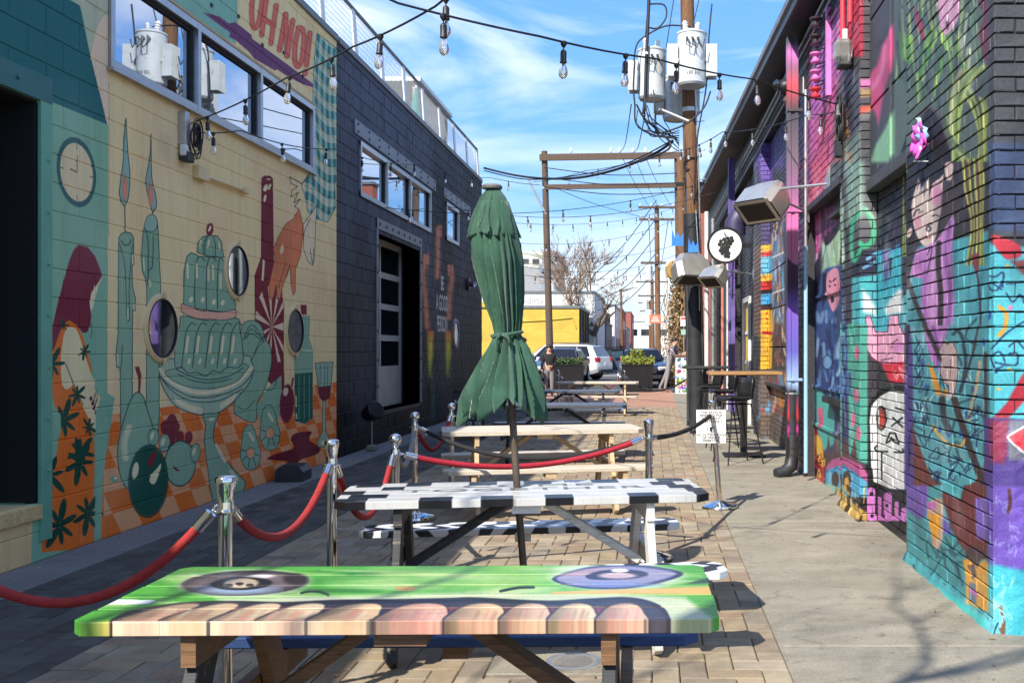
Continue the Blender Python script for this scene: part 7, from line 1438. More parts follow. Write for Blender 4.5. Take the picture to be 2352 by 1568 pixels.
# ------------------------------------------------------------------ strings of light bulbs
M['socket'] = plain('socket', (.016, .014, .013), .5, 0, 0)
sk_me = MB().tube([(0, 0, 0), (0, 0, -.05)], .004, 5).lathe([(.008, -.05), (.019, -.06), (.021, -.07), (.021, -.125), (.024, -.13), (.024, -.138), (.016, -.14)], n=10).mesh('socket', M['socket'], 40)
bl_me = MB().lathe([(.012, -.139), (.015, -.15), (.026, -.175), (.031, -.20), (.029, -.222), (.018, -.24), (.004, -.246)], n=12).mesh('bulb', M['bulb_glass'], 0); cp_me = MB().lathe([(.006, .008), (.016, .004), (.018, -.012), (.007, -.03)], n=8).mesh('clip', M['socket'], 40)
def string_light(label, pts, sag, gap=.75, first=.4):
    P = [Vector(p) for p in pts]; o = thing('string_light', label, 'string lights', P[0], 0, 'strings of bulbs over the alley'); line = []
    for a, b in zip(P, P[1:]):
        n = max(6, int((b - a).length / .25))
        for i in range(n): t_ = i / n; line.append(a + (b - a) * t_ - Vector((0, 0, sag * 4 * t_ * (1 - t_) * min(1, (b - a).length / 3))))
    line.append(P[-1]); MB().tube([p - P[0] for p in line], .0062, 6).build('cable', M['cable_black'], o, smooth=0)
    d = 0; nxt = first
    for a, b in zip(line, line[1:]):
        l = (b - a).length
        while nxt <= d + l:
            c = a + (b - a) * ((nxt - d) / l) - P[0]; s = link('socket', sk_me, o, c, (random.gauss(0, .06), random.gauss(0, .06), 0)); s.scale = (.84,) * 3; link('bulb', bl_me, s); link('clip', cp_me, o, c); nxt += gap
        d += l
A_ = lambda u, v, Y: AT(u, v, Y)
string_light('string of bulbs rising from the cream wall past the long window', [(-4.12, 8.95, 3.52), A_(660, 178, 7.4), A_(810, 108, 6.3), A_(1000, 15, 5.2), (0.4, 3.9, 3.9)], .03, .92, .30)
string_light('nearest string of bulbs crossing the sky to the brick wall on the right', [(-3.4, 3.6, 3.9), A_(915, 8, 5.0), A_(1240, 84, 5.3), A_(1505, 135, 6.6), A_(1730, 182, 8.2), (1.70, 9.15, 3.72)], .025, .77, .55)
string_light('string of bulbs running along the left wall below the windows', [(-4.12, 8.95, 3.42), A_(553, 300, 9.6), A_(770, 342, 12.6), A_(957, 378, 17.0), A_(1125, 408, 21.0), A_(1240, 425, 21.5)], .06, 1.55, .25)
string_light('string of bulbs from the cable tangle back to the transformer pole', [(1.70, 9.15, 3.66), A_(1860, 262, 10.2), A_(1660, 303, 13.5), A_(1560, 345, 18.6), A_(1487, 362, 20), A_(1345, 392, 22), A_(1225, 418, 24)], .05, 1.25, .6)
for k, (l, r, sg) in enumerate((((866, 475, 15.6), (1600, 425, 18.5), .35), ((1010, 470, 20.2), (1650, 440, 18.2), .45), ((1060, 500, 22), (1570, 470, 38), .5), ((1080, 545, 23.3), (1560, 500, 36), .6), ((1100, 560, 24.5), (1560, 560, 30), .5), ((1105, 590, 24.5), (1555, 585, 34), .6), ((1108, 615, 24.5), (1545, 610, 38), .5))):
    string_light('%s string of bulbs across the middle distance' % ('lowest near', 'second', 'third', 'fourth', 'fifth', 'sixth', 'farthest')[k], [A_(*l), A_(*r)], sg * .8, 1.35, .5 + k * .17)
# ------------------------------------------------------------------ planters
M['planter'] = plain('planter', (.006, .0065, .008), .45, .1, .3, 3)
def leaf_mat(name, a, b):
    m, t, p = newmat(name); t.links.new(ramp(t, piece_random(t), [(0, a), (1, b)]), p.inputs['Base Color']); p.inputs['Roughness'].default_value = .55; return m
M['leaf_lime'] = leaf_mat('leaf_lime', (.10, .16, .02), (.36, .36, .04)); M['leaf_green'] = leaf_mat('leaf_green', (.02, .05, .012), (.07, .12, .03)); M['leaf_dry'] = leaf_mat('leaf_dry', (.22, .13, .05), (.42, .29, .14))
def leaves(n, fn, size, rg):
    mb = MB()
    for _ in range(n):
        c = Vector(fn(rg)); d = Vector((rg.gauss(0, 1), rg.gauss(0, 1), rg.gauss(.4, .8))).normalized(); s = d.orthogonal().normalized(); s.rotate(Matrix.Rotation(rg.random() * 6.28, 3, d)); l = size * (.6 + .8 * rg.random()); w = l * .28
        mb.add([c, c + d * l * .5 + s * w, c + d * l, c + d * l * .5 - s * w], [(0, 1, 2, 3)])
    return mb
for lb_, x, y, w, h, mt, sp in (('black box planter of lime green shrubs in front of the dark blue car', -.54, 34.6, 1.10, .95, 'leaf_lime', .18), ('black box planter of dark green shrubs beside the standing woman', -3.05, 35.0, 1.18, .95, 'leaf_green', .14)):
    o = thing('planter', lb_, 'planter', (x, y, .012), 0, 'black box planters'); MB().prism([(-w / 2 + .04, 0), (w / 2 - .04, 0), (w / 2, h), (-w / 2, h)], 'y', -.45, .45).build('box', M['planter'], o, fix=True); MB().box((0, 0, h - .03), (w + .04, .94, .05), bev=.006).build('rim', M['planter'], o)
    rg = random.Random(5); tag(leaves(900, lambda g: (g.uniform(-w / 2, w / 2) * .95, g.uniform(-.4, .4), h + g.random() ** 2 * sp + .18 * sp * math.sin(g.random() * 9)), .11, rg).build('foliage', M[mt], o), kind='stuff')
    if mt == 'leaf_lime': tag(leaves(500, lambda g: (g.choice((-.12, .10)) + g.gauss(0, .06), g.gauss(0, .06), h + g.random() * .5), .08, rg).build('foliage', M[mt], o), kind='stuff')
    for k in range(5): tube_part('stem', M['leaf_dry'], o, [(w * (k - 2) / 6, 0, h - .1), (w * (k - 2) / 6 + .03, 0, h + .25)], .012, 5)
# ------------------------------------------------------------------ buildings beyond the cross street
def brick_paint(name, col, joint=.8, bw_=.4, bh_=.12):
    m, t, p = newmat(name); b = N(t, 'ShaderNodeTexBrick', {'Scale': 1.0, 'Mortar Size': .012, 'Brick Width': bw_, 'Row Height': bh_}); b.inputs['Color1'].default_value = c4(col); b.inputs['Color2'].default_value = c4(tuple(c * .88 for c in col)); b.inputs['Mortar'].default_value = c4(tuple(c * joint for c in col))
    sp = N(t, 'ShaderNodeSeparateXYZ'); t.links.new(pos(t), sp.inputs[0]); cb_ = N(t, 'ShaderNodeCombineXYZ'); t.links.new(math_(t, 'ADD', sp.outputs[0], sp.outputs[1]), cb_.inputs[0]); t.links.new(sp.outputs[2], cb_.inputs[1]); t.links.new(cb_.outputs[0], b.inputs['Vector'])
    t.links.new(mixc(t, 1, b.outputs['Color'], ramp(t, noise(t, .9, 6, .7), [(.3, (.8,) * 3), (.7, (1.1,) * 3)]), 'MULTIPLY'), p.inputs['Base Color']); p.inputs['Roughness'].default_value = .8; return m
def house(name, label, x0, x1, y0, y1, h, mat, cap=None, windows=(), doors=(), extra=None):
    o = thing(name, label, 'building', ((x0 + x1) / 2, (y0 + y1) / 2, 0)); w, d = x1 - x0, y1 - y0
    MB().box((0, 0, h / 2), (w, d, h)).build('wall', mat, o); MB().box((0, 0, h + .06), (w + .12, d + .12, .16)).build('roof', cap or M['cap'], o)
    for (side, a, z, ww, hh) in list(windows) + list(doors):
        nm = 'window' if (side, a, z, ww, hh) in windows else 'door'
        if side == 'f': c, sz, fz = (a, -d / 2 - .02, z), (ww, .05, hh), (ww + .12, .04, hh + .12)
        else: c, sz, fz = ((w / 2 + .02) * (1 if side == 'r' else -1), a, z), (.05, ww, hh), (.04, ww + .12, hh + .12)
        f = MB().box(c, fz).build(nm, M['white_paint'] if nm == 'window' else M['steel_grey'], o); MB().box(c, sz).build('pane' if nm == 'window' else 'leaf', M['dark_glass'] if nm == 'window' else M['dark_steel'], f)
    return o
M['yellow_brick'] = brick_paint('yellow_brick', (.62, .42, .06)); M['red_brick'] = brick_paint('red_brick', (.30, .09, .06), 1.3, .24, .08); M['white_block'] = brick_paint('white_block', (.66, .65, .62)); M['tan_block'] = brick_paint('tan_block', (.42, .36, .28))
yb = house('yellow_building', 'bright yellow painted brick building across the street', -13, -4.25, 57, 66, 3.85, M['yellow_brick'], doors=(('r', -2.6, 1.2, 1.1, 2.4), ('r', 1.2, 1.3, 2.4, 2.5)))
MB().box((-2.5, -4.55, 4.06), (4, .1, .3)).build('parapet_step', M['yellow_brick'], yb); tube_part('wall_cable', M['yellow_brick'], yb, [(-.5, -4.54, 3.0), (2.5, -4.54, 3.15), (4.0, -4.54, 3.3), (4.2, -4.54, 2.7)], .03)
for yy in (-4.2, -2.2, 0, 2.2): MB().box((4.45, yy, 1.9), (.12, .12, 3.8)).build('pilaster', M['dark_steel'], yb)
M['pale_grey'] = plain('pale_grey', (.34, .34, .34), .8)
wb = house('white_building', 'long white parapet building with scrawled graffiti behind the yellow one', -16, -3.9, 66.4, 80, 5.25, M['white_block'], doors=(('r', -5.0, 1.2, 1.4, 2.4),))
words('graffiti', 'Q3 dirty', .6, M['pale_grey'], wb, (1.6, -6.81, 4.75), (PI / 2, 0, 0)); words('graffiti', 'SOSO', .55, M['pale_grey'], wb, (4.6, -6.81, 4.6), (PI / 2, 0, 0))
gv = thing('grey_building', 'pale green block with small vents on the skyline left of the timber frame', 'building', (-14.5, 110, 0)); MB().box((0.0, 0, 5.0), (6.4, 14, 10.0)).build('wall', plain('grey_roofing', (.30, .30, .30), .8), gv); MB().box((0.6, 0, 10.9), (4.6, 10, 2.0)).build('penthouse', plain('pale_green_wall', (.46, .50, .42), .7), gv)
for k in range(4): MB().box((-1.2 + k * 1.1, -5.03, 10.8), (.7, .06, .5)).build('louvre', M['dark_steel'], gv)
ve = thing('roof_vent', 'galvanised roof vent standing on the white parapet building', 'vent', (-6.8, 68, 5.3)); MB().lathe([(.9, 0), (.75, .9), (.75, 1.4), (1.0, 1.45), (1.0, 1.9), (.8, 1.95), (.8, 2.5), (.3, 2.9)], n=16).build('cowl', M['galv'], ve, smooth=30)
house('garage', 'dark garage with a big white painted star beside the bare tree', -12, -3.8, 81, 92, 3.6, M['dark_concrete'], doors=(('r', -2, 1.2, 2.4, 2.3), ('r', 2.2, 1.2, 2.4, 2.3)))
house('garage', 'white garage with dark shutters past the bare tree', -12, -3.6, 93, 108, 5.6, M['white_block'], windows=(('r', -3, 4.2, 1.4, 1.1), ('f', 3.2, 4.3, 1.2, 1.1)), doors=(('r', -2, 1.3, 3, 2.5), ('r', 4, 1.3, 3, 2.5)))
house('brick_house', 'red brick building farther along the far alley', -12, -3.5, 110, 128, 6.0, M['red_brick'], windows=(('r', -4, 4.2, 1.5, 1.3), ('r', 2, 4.2, 1.5, 1.3)), doors=(('r', -1, 1.2, 1.4, 2.4),)); house('garage', 'tan garage before the end of the far alley', -12, -3.5, 130, 150, 4.4, M['tan_block'], doors=(('r', 0, 1.3, 3, 2.5),))
house('brick_house', 'second red brick building near the vanishing point', -14, -3.4, 152, 175, 7.2, M['red_brick'], windows=(('r', 0, 5, 2, 1.5),)); house('office_block', 'white flat roofed office block closing the far view', -14, 10, 215, 235, 7.5, M['white_block'], windows=tuple(('f', -9 + k * 3.2, 5.2, 2.4, 1.4) for k in range(7)))
house('side_building', 'low grey building on the right of the far alley', 3.4, 14, 58, 84, 3.4, M['tan_block'], windows=(('l', -8, 2, 1.2, 1.1),), doors=(('l', 2, 1.2, 1.2, 2.3),)); house('side_building', 'brick building on the right far along the alley', 3.2, 14, 90, 140, 5.2, M['red_brick'], windows=(('l', -10, 3.6, 1.4, 1.2), ('l', -2, 3.6, 1.4, 1.2)))
ch_ = thing('brick_chimney', 'red brick parapet showing above the eaves of the mural building', 'chimney', (1.92, 36.6, 0)); MB().box((0, 0, 3.75), (.46, .6, 7.5)).build('stack', M['red_brick'], ch_); MB().box((0, 0, 7.55), (.54, .7, .10)).build('coping', M['cap'], ch_)
house('far_left_wall', 'plain grey wing standing behind the black building', -16, -6.2, 26.5, 34, 4.2, M['dark_concrete'])
fe = thing('fence', 'grey wooden fence along the right of the far alley', 'fence', (2.4, 56, 0))
for k in range(40): MB().box((0, k * .5, .9), (.04, .47, 1.8 + .05 * (k % 3))).build('board', M['pole_grey'], fe)
os_ = thing('street_sign', 'orange construction sign on a post down the alley', 'sign', AT(1505, 818, 60)); tube_part('post', M['galv'], os_, [(0, .05, -.9), (0, .05, 2.6)], .03, 6); MB().box((0, 0, 2.25), (.70, .03, .52)).build('panel', plain('sign_orange', (.75, .16, .06), .5), os_); 
for k in range(3): MB().box((.0, -.02, 2.12 + k * .12), (.5 - .1 * k, .01, .045)).build('stripe', M['sign_white'], os_)
rs = thing('street_sign', 'small white and red parking sign on the vine covered pole', 'sign', AT(1571, 818, 37)); tube_part('post', M['galv'], rs, [(0, .03, -.4), (0, .03, 1.7)], .025, 6); MB().box((0, 0, 1.3), (.26, .02, .36), bev=.005).build('panel', M['sign_white'], rs); MB().box((0, -.012, 1.41), (.22, .004, .07)).build('band', plain('sign_red', (.6, .03, .03), .5), rs); MB().box((0, 0, .90), (.22, .02, .20)).build('panel', plain('sign_green', (.3, .5, .42), .5), rs)
# pole wrapped in dry vine
vp = thing('vine_pole', 'leaning pole wrapped in dry brown vines right of the far poles', 'utility pole', (.95, 39.0, 0)); tube_part('pole', M['pole_wood'], vp, [(.30, 0, 0), (.12, 0, 9.0)], [.2, .15], 10)
rg = random.Random(11); mb = MB()
for k in range(70):
    z = rg.uniform(0, 3.2); x = -.15 + z * .02; pts = [(x + rg.gauss(0, .22), rg.gauss(-.1, .2), z)]
    for i in range(4): pts.append((pts[-1][0] + rg.gauss(.02, .09), pts[-1][1] + rg.gauss(0, .06), pts[-1][2] + rg.uniform(.1, .5)))
    mb.tube(pts, .014, 4, caps=False)
tag(mb.build('vine', M['leaf_dry'], vp), kind='stuff'); tag(leaves(2600, lambda g: (lambda z: (-.12 + .02 * z + g.gauss(0, .26 * (1 - z / 7)), g.gauss(-.1, .2), z))(g.uniform(0, 4.6)), .12, rg).build('dry_leaves', M['leaf_dry'], vp), kind='stuff'); MB().lathe([(.0, 0), (.42, .02), (.36, .10), (.0, .14)], n=14).build('cap_board', plain('ochre', (.34, .20, .05), .7), vp, (-.05, -.2, 4.55), (PI / 2, 0, 0))
# bins and dumpster
for k, (lb_, x, y, w, h, c_) in enumerate((('dark green dumpster with sloping lid by the yellow building', -3.55, 60.5, 2.0, 1.45, (.012, .03, .028)), ('blue grey dumpster beyond the green one', -2.9, 66, 1.8, 1.4, (.03, .06, .10)), ('black dumpster with raised lid farther along', -3.0, 72, 1.9, 1.6, (.015, .015, .017)))):
    o = thing('dumpster', lb_, 'dumpster', (x, y, 0), 0, 'dumpsters in the far alley'); mt = plain('dumpster_paint', c_, .5, .1, .25, 2); MB().prism([(-w / 2 + .12, .15), (w / 2 - .12, .15), (w / 2, h), (-w / 2, h - .15)], 'y', -.7, .7).build('body', mt, o, fix=True); MB().box((0, 0, h + .03), (w + .1, 1.5, .05), rot=(0, -.08, 0)).build('lid', M['rubber'], o)
    for sx in (-1, 1): MB().lathe([(.1, -.04), (.1, .04)], n=10).build('wheel', M['rubber'], o, (sx * w * .4, -.6, .11), (PI / 2, 0, 0))
# bare tree
tr = thing('bare_tree', 'leafless spreading tree behind the yellow building', 'tree', (-4.1, 66.5, 0)); M['bark'] = bark('bark', (.06, .045, .035), (.17, .13, .10)); M['twig'] = plain('twig', (.22, .14, .085), .9, 0, .2, 3)
rg = random.Random(34); tk, cr = MB(), MB()
def grow(p, d, r, l, lev, top=6):
    pts = [p]; rs_ = [r]; q = p.copy(); dd = d.copy(); n = 4
    for i in range(n):
        dd = (dd + Vector((rg.gauss(0, .16), rg.gauss(0, .16), rg.gauss(.04, .10)))).normalized(); q = q + dd * l / n; pts.append(q.copy()); rs_.append(r * (1 - .55 * (i + 1) / n))
    (tk if lev < 2 else cr).tube(pts, rs_, 8 if lev < 2 else 5 if lev < 4 else 3, caps=False)
    if lev >= top: return
    for k in range(2 if lev == 0 else rg.choice((2, 3, 3)) if lev < 4 else 4):
        j = rg.randint(1, n) if k else n; b = (dd + Vector((rg.gauss(0, .55), rg.gauss(0, .55), rg.gauss(.12, .28)))).normalized(); grow(pts[j], b, max(.012 if top < 6 else .017, rs_[j] * rg.uniform(.62, .85)), l * rg.uniform(.62, .84), lev + 1, top)
grow(Vector((0, 0, 0)), Vector((.02, 0, 1)), .36, 3.4, 0); grow(Vector((.1, 0, 2.4)), Vector((.45, 0, .9)).normalized(), .22, 2.3, 1); grow(Vector((-.05, 0, 2.6)), Vector((-.7, .1, .8)).normalized(), .20, 2.6, 1); grow(Vector((0, 0, 3.0)), Vector((-.15, 0, 1)).normalized(), .2, 2.4, 1)
tk.build('trunk', M['bark'], tr, smooth=0); tag(cr.build('crown', M['twig'], tr), kind='stuff')
# leafless street tree behind the viewer; its branches throw the soft dapples on tables and pavement
t2_ = thing('bare_tree', 'leafless tree standing behind the viewer, shading table and pavement', 'tree', (-3.1, -2.6, 0)); rg = random.Random(5); tk, cr = MB(), MB()
grow(Vector((0, 0, 0)), Vector((.05, .1, 1)), .16, 4.6, 0, 4); grow(Vector((0, 0, 3.6)), Vector((.6, .3, .8)).normalized(), .09, 3.0, 1, 4)
tk.build('trunk', M['bark'], t2_, smooth=0); tag(cr.build('crown', M['twig'], t2_), kind='stuff')

# ------------------------------------------------------------------ cars
def car_paint(name, c, rough=.18):
    m, t, p = newmat(name); p.inputs['Base Color'].default_value = c4(c); p.inputs['Roughness'].default_value = rough; p.inputs['Coat Weight'].default_value = .6; p.inputs['Metallic'].default_value = .25; return m
M['tail_red'] = plain('tail_red', (.35, .01, .02), .25, 0, 0); M['lamp_glass'] = plain('lamp_glass', (.7, .72, .74), .12, .4, 0)
def car(name, label, loc, rz, paint, hb=1.02, hr=1.62, L=4.6, W=1.84, plate=False):
    o = thing(name, label, 'car', loc, rz, 'cars parked in the street'); h = W / 2; f, b = -L / 2, L / 2                  # front at -y
    st = [(f, .48, .70, .74, .60), (f + .12, .36, .86, .93, .70), (f + .55, .30, .95, .99, .75), (f + 1.15, .28, hb + .01, 1.0, .80), (f + 1.5, .28, hb + .02, 1.0, .84), (b - 1.0, .28, hb + .05, 1.0, .88), (b - .35, .32, hb + .06, .98, .86), (b - .06, .40, hb - .0, .93, .8), (b, .50, .80, .86, .75)]
    vs = []
    for (y, zs, zb, k, kt) in st: vs += [(s * h * a, y, z) for s, a, z in ((-1, k * .9, zs), (-1, k, zs + .16), (-1, k, zb - .16), (-1, k * .96, zb - .02), (-1, kt, zb + .015), (1, kt, zb + .015), (1, k * .96, zb - .02), (1, k, zb - .16), (1, k, zs + .16), (1, k * .9, zs))]
    n = 10; fs = [(i * n + j, i * n + (j + 1) % n, (i + 1) * n + (j + 1) % n, (i + 1) * n + j) for i in range(len(st) - 1) for j in range(n)] + [tuple(range(n)), tuple(reversed(range((len(st) - 1) * n, len(st) * n)))]
    bd = MB().add(vs, fs).build('body', paint, o, fix=True, smooth=35); bv = bd.modifiers.new('bevel', 'BEVEL'); bv.width = .03; bv.segments = 2; bv.limit_method = 'ANGLE'; bv.angle_limit = .5
    rf = [(f + 1.2, hb - .02, .86), (f + 1.95, hr - .05, .66), (f + 2.5, hr, .64), (b - 1.0, hr - .02, .64), (b - .45, hr - .10, .66), (b - .12, hb, .84)]
    def ring(y, z, k): return [(-h * .90, y, hb), (-h * k, y, z), (0, y, z + .03), (h * k, y, z), (h * .90, y, hb)]
    vs = []
    for (y, z, k) in rf: vs += ring(y, max(z, hb), k)
    fs = [(i * 5 + j, i * 5 + j + 1, (i + 1) * 5 + j + 1, (i + 1) * 5 + j) for i in range(len(rf) - 1) for j in range(4)]; MB().add(vs, fs).build('cabin', paint, o, fix=True, smooth=50)
    def pane(nm, q, off): MB().add([Vector(p) + Vector(off) for p in q], [(0, 1, 2, 3)]).build(nm, M['car_glass'], o)
    A, B_, C_, D_, E_, Fv = rf
    pane('windshield', [(-h * .82, A[0] + .06, A[1] + .06), (h * .82, A[0] + .06, A[1] + .06), (h * .62, B_[0] - .03, B_[1] - .03), (-h * .62, B_[0] - .03, B_[1] - .03)], (0, -.02, .035))
    pane('rear_window', [(-h * .78, Fv[0] - .05, hb + .07), (h * .78, Fv[0] - .05, hb + .07), (h * .62, E_[0] + .03, E_[1] - .03), (-h * .62, E_[0] + .03, E_[1] - .03)], (0, .03, .03))
    for s in (-1, 1):
        for (y0, y1, t0, t1) in ((A[0] + .35, f + 2.45, B_[0] + .05, f + 2.45), (f + 2.55, b - 1.25, f + 2.55, b - 1.25), (b - 1.17, b - .45, b - 1.17, b - .68)): pane('side_window', [(s * h * .885, y0, hb + .05), (s * h * .885, y1, hb + .05), (s * h * .69, t1, hr - .11), (s * h * .69, t0, hr - .11)], (s * .022, 0, .012))
        hl = MB().box((s * h * .70, f + .16, .74), (.42, .26, .17), rot=(0, 0, s * .35), bev=.04).build('headlight', M['lamp_glass'], o); MB().box((s * h * .68, f + .10, .45), (.22, .2, .10), bev=.03).build('fog_lamp', M['rubber'], o)
        MB().box((s * h * .80, b - .12, .98), (.30, .24, .26), rot=(0, 0, -s * .3), bev=.05).build('tail_light', M['tail_red'], o); MB().box((s * (h + .10), f + 1.55, hb + .10), (.22, .10, .15), bev=.04).build('mirror', paint, o)
        MB().box((s * h * .60, (C_[0] + D_[0]) / 2, hr + .05), (.04, 2.0, .04), bev=.01).build('roof_rail', M['dark_steel'], o)
        for y in (f + .88, b - .92):
            ar = MB().lathe([(.0, -.01), (.40, -.01), (.40, .02), (.0, .02)], n=24).build('wheel_arch', M['rubber'], o, (s * (h - .005), y, .40), (0, PI / 2, 0))
            w = MB().lathe([(.22, -.10), (.31, -.11), (.335, -.07), (.335, .07), (.31, .11), (.22, .10)], n=28).build('wheel', M['rubber'], o, (s * (h - .075), y, .335), (0, PI / 2, 0), smooth=40)
            rim = MB().lathe([(.02, .0), (.215, .02), (.225, .05), (.235, .0)], n=24, caps=False).build('rim', M['alu'], w, (0, 0, s * .075), (0 if s > 0 else PI, 0, 0), smooth=30)
            for k in range(5): MB().box((.12 * math.cos(k * 1.257), .12 * math.sin(k * 1.257), s * .115), (.19, .05, .03), rot=(0, 0, k * 1.257), bev=.008).build('spoke', M['alu'], w)
    MB().box((0, f + .015, .66), (.86, .06, .20), bev=.02).build('grille', M['rubber'], o); MB().box((0, f + .02, .42), (1.2, .08, .14), bev=.02).build('intake', M['rubber'], o); MB().box((0, f - .03, .52), (.30, .02, .15)).build('number_plate', M['sign_white'], o); MB().box((0, f - .02, .68), (.16, .02, .07), bev=.01).build('badge', M['chrome'], o)
    MB().box((0, b - .0, .45), (1.5, .12, .16), bev=.03).build('rear_bumper', M['rubber'], o); MB().box((0, b + .01, .78), (.30, .02, .15)).build('number_plate', M['sign_white'], o); MB().box((0, 0, .30), (W * .86, L * .8, .12)).build('underbody', M['rubber'], o)
    return o
car('parked_car', 'dark blue hatchback facing the camera behind the right planter', (-.42, 39.9, 0), .06, car_paint('navy', (.012, .018, .045)), 1.0, 1.50); car('parked_car', 'silver blue estate car facing the camera behind the left planter', (-3.72, 40.4, 0), -.05, car_paint('silver_blue', (.035, .045, .06), .3), 1.02, 1.52); car('parked_car', 'white SUV parked broadside with its red tail light showing', (-4.55, 48.2, 0), -1.92, car_paint('white_car', (.66, .66, .65)), 1.08, 1.72, 4.9, 1.95)
car('parked_car', 'small white car far down the alley', (-.2, 75, 0), 0, car_paint('white_car_far', (.6, .6, .6)), 1.0, 1.45); car('parked_car', 'silver car far down the alley beside the dumpsters', (-2.1, 80, 0), 3.1, car_paint('silver_far', (.4, .42, .44)), 1.0, 1.45)
# ------------------------------------------------------------------ people
M['skin'] = plain('skin', (.58, .34, .24), .6, 0, .05); M['hair_dark'] = plain('hair_dark', (.02, .014, .010), .6, 0, .2, 20); M['hair_brown'] = plain('hair_brown', (.06, .03, .018), .6, 0, .2, 20)
def person(label, loc, rz, hgt, J, top, bottom, shoe, hair, long_hair=False, cap=None, sleeves=True):
    """J: joint positions for a 1.75 m figure facing -y; one skinned surface"""
    base = dict(pel=(0, 0, .95), sp=(0, .0, 1.18), ch=(0, .0, 1.36), nk=(0, -.01, 1.50), hd=(0, -.02, 1.57), ht=(0, -.01, 1.70), ls=(.17, 0, 1.42), le=(.23, .02, 1.14), lw=(.24, -.06, .90), lh=(.24, -.09, .80), rs=(-.17, 0, 1.42), re=(-.23, .02, 1.14), rw=(-.24, -.06, .90), rh=(-.24, -.09, .80), lp=(.09, 0, .92), lk=(.10, -.02, .50), la=(.10, .01, .09), lt=(.11, -.16, .03), rp=(-.09, 0, .92), rk=(-.10, -.02, .50), ra=(-.10, .01, .09), rt=(-.11, -.16, .03)); base.update(J)
    E = [('pel', 'sp', 0), ('sp', 'ch', 0), ('ch', 'nk', 0), ('nk', 'hd', 3), ('hd', 'ht', 3), ('ch', 'ls', 0), ('ls', 'le', 0), ('le', 'lw', 0 if sleeves else 3), ('lw', 'lh', 3), ('ch', 'rs', 0), ('rs', 're', 0), ('re', 'rw', 0 if sleeves else 3), ('rw', 'rh', 3), ('pel', 'lp', 1), ('lp', 'lk', 1), ('lk', 'la', 1), ('la', 'lt', 2), ('pel', 'rp', 1), ('rp', 'rk', 1), ('rk', 'ra', 1), ('ra', 'rt', 2)]
    R = dict(pel=(.15, .11), sp=(.14, .105), ch=(.16, .11), nk=(.06, .06), hd=(.075, .09), ht=(.07, .085), ls=(.065, .065), le=(.045, .045), lw=(.032, .03), lh=(.038, .022), rs=(.065, .065), re=(.045, .045), rw=(.032, .03), rh=(.038, .022), lp=(.095, .10), lk=(.062, .065), la=(.045, .05), lt=(.045, .03), rp=(.095, .10), rk=(.062, .065), ra=(.045, .05), rt=(.045, .03))
    for s in 'lr':                                          # five short fingers on each hand
        w, hnd = Vector(base[s + 'w']), Vector(base[s + 'h']); d = (hnd - w).normalized(); sd = d.cross(Vector((1, 0, 0))).normalized() if abs(d.x) < .9 else Vector((0, 1, 0))
        for k in range(5):
            off = sd * (k - 1.5) * .018 if k < 4 else sd * -.05; ln = (.07, .08, .075, .06, .03)[k]; nm = s + 'f%d' % k; base[nm] = tuple(hnd + d * ln + off); R[nm] = (.009, .009); E.append((s + 'h', nm, 3))
    names = list(base); k_ = hgt / 1.75; R = {q_: (v_ if q_[1:2] == 'f' else (v_[0] * 1.14, v_[1] * 1.14)) for q_, v_ in R.items()}; me = bpy.data.meshes.new('body'); me.from_pydata([tuple(Vector(base[n]) * k_) for n in names], [(names.index(a), names.index(b)) for a, b, _ in E], []); tmp = bpy.data.objects.new('body', me); COL.objects.link(tmp)
    sm = tmp.modifiers.new('skin', 'SKIN'); ss = tmp.modifiers.new('sub', 'SUBSURF'); ss.levels = ss.render_levels = 1
    for i, n in enumerate(names): me.skin_vertices[0].data[i].radius = (R[n][0] * k_, R[n][1] * k_)
    me.skin_vertices[0].data[0].use_root = True
    dg = bpy.context.evaluated_depsgraph_get(); bm_ = bpy.data.meshes.new_from_object(tmp.evaluated_get(dg)); bpy.data.objects.remove(tmp)
    bm_.materials.clear()
    for m_ in (top, bottom, shoe, M['skin']): bm_.materials.append(m_)
    S_ = [(Vector(base[a]) * k_, Vector(base[b]) * k_, c) for a, b, c in E]; idx = []
    for pl in bm_.polygons:
        c = pl.center; best = (9, 0)
        for a, b, m_ in S_:
            d = b - a; t_ = max(0, min(1, (c - a).dot(d) / d.length_squared)); q = (c - a - d * t_).length
            if q < best[0]: best = (q, m_)
        idx.append(best[1])
    bm_.polygons.foreach_set('material_index', idx); bm_.polygons.foreach_set('use_smooth', [True] * len(idx))
    o = thing('person', label, 'person', loc, rz, 'people near the street'); link('body', bm_, o); hd, ht = Vector(base['hd']) * k_, Vector(base['ht']) * k_; c = (hd + ht) / 2 + Vector((0, .0, .01)); 
    mb = MB(); mb.lathe([(.094, -.05), (.098, .0), (.092, .05), (.065, .09), (.01, .108)], (0, 0, 0), 14); mb.v = [tuple(Matrix.Rotation(-.55, 3, 'X') @ Vector(v) + Vector((c.x, c.y + .025, c.z + .035))) for v in mb.v]
    if long_hair: mb.lathe([(.06, -.22), (.085, -.12), (.095, 0)], (c.x, c.y + .04, c.z), 12)
    mb.build('hair', hair, o, smooth=0)
    if cap: MB().lathe([(.10, .03), (.10, .07), (.06, .115), (.01, .12)], (c.x, c.y + .01, c.z + .01), 14).box((c.x, c.y - .12, c.z + .05), (.14, .12, .015)).build('cap', cap, o, smooth=40)
    for s in (-1, 1): MB().lathe([(.010, -.004), (.010, .004)], n=8).build('eye', M['ink'], o, (c.x + s * .032, c.y - .094, c.z - .005), (PI / 2, 0, 0)); MB().lathe([(.02, -.008), (.02, .008)], n=8).build('ear', M['skin'], o, (c.x + s * .087, c.y, c.z - .02), (0, PI / 2, 0))
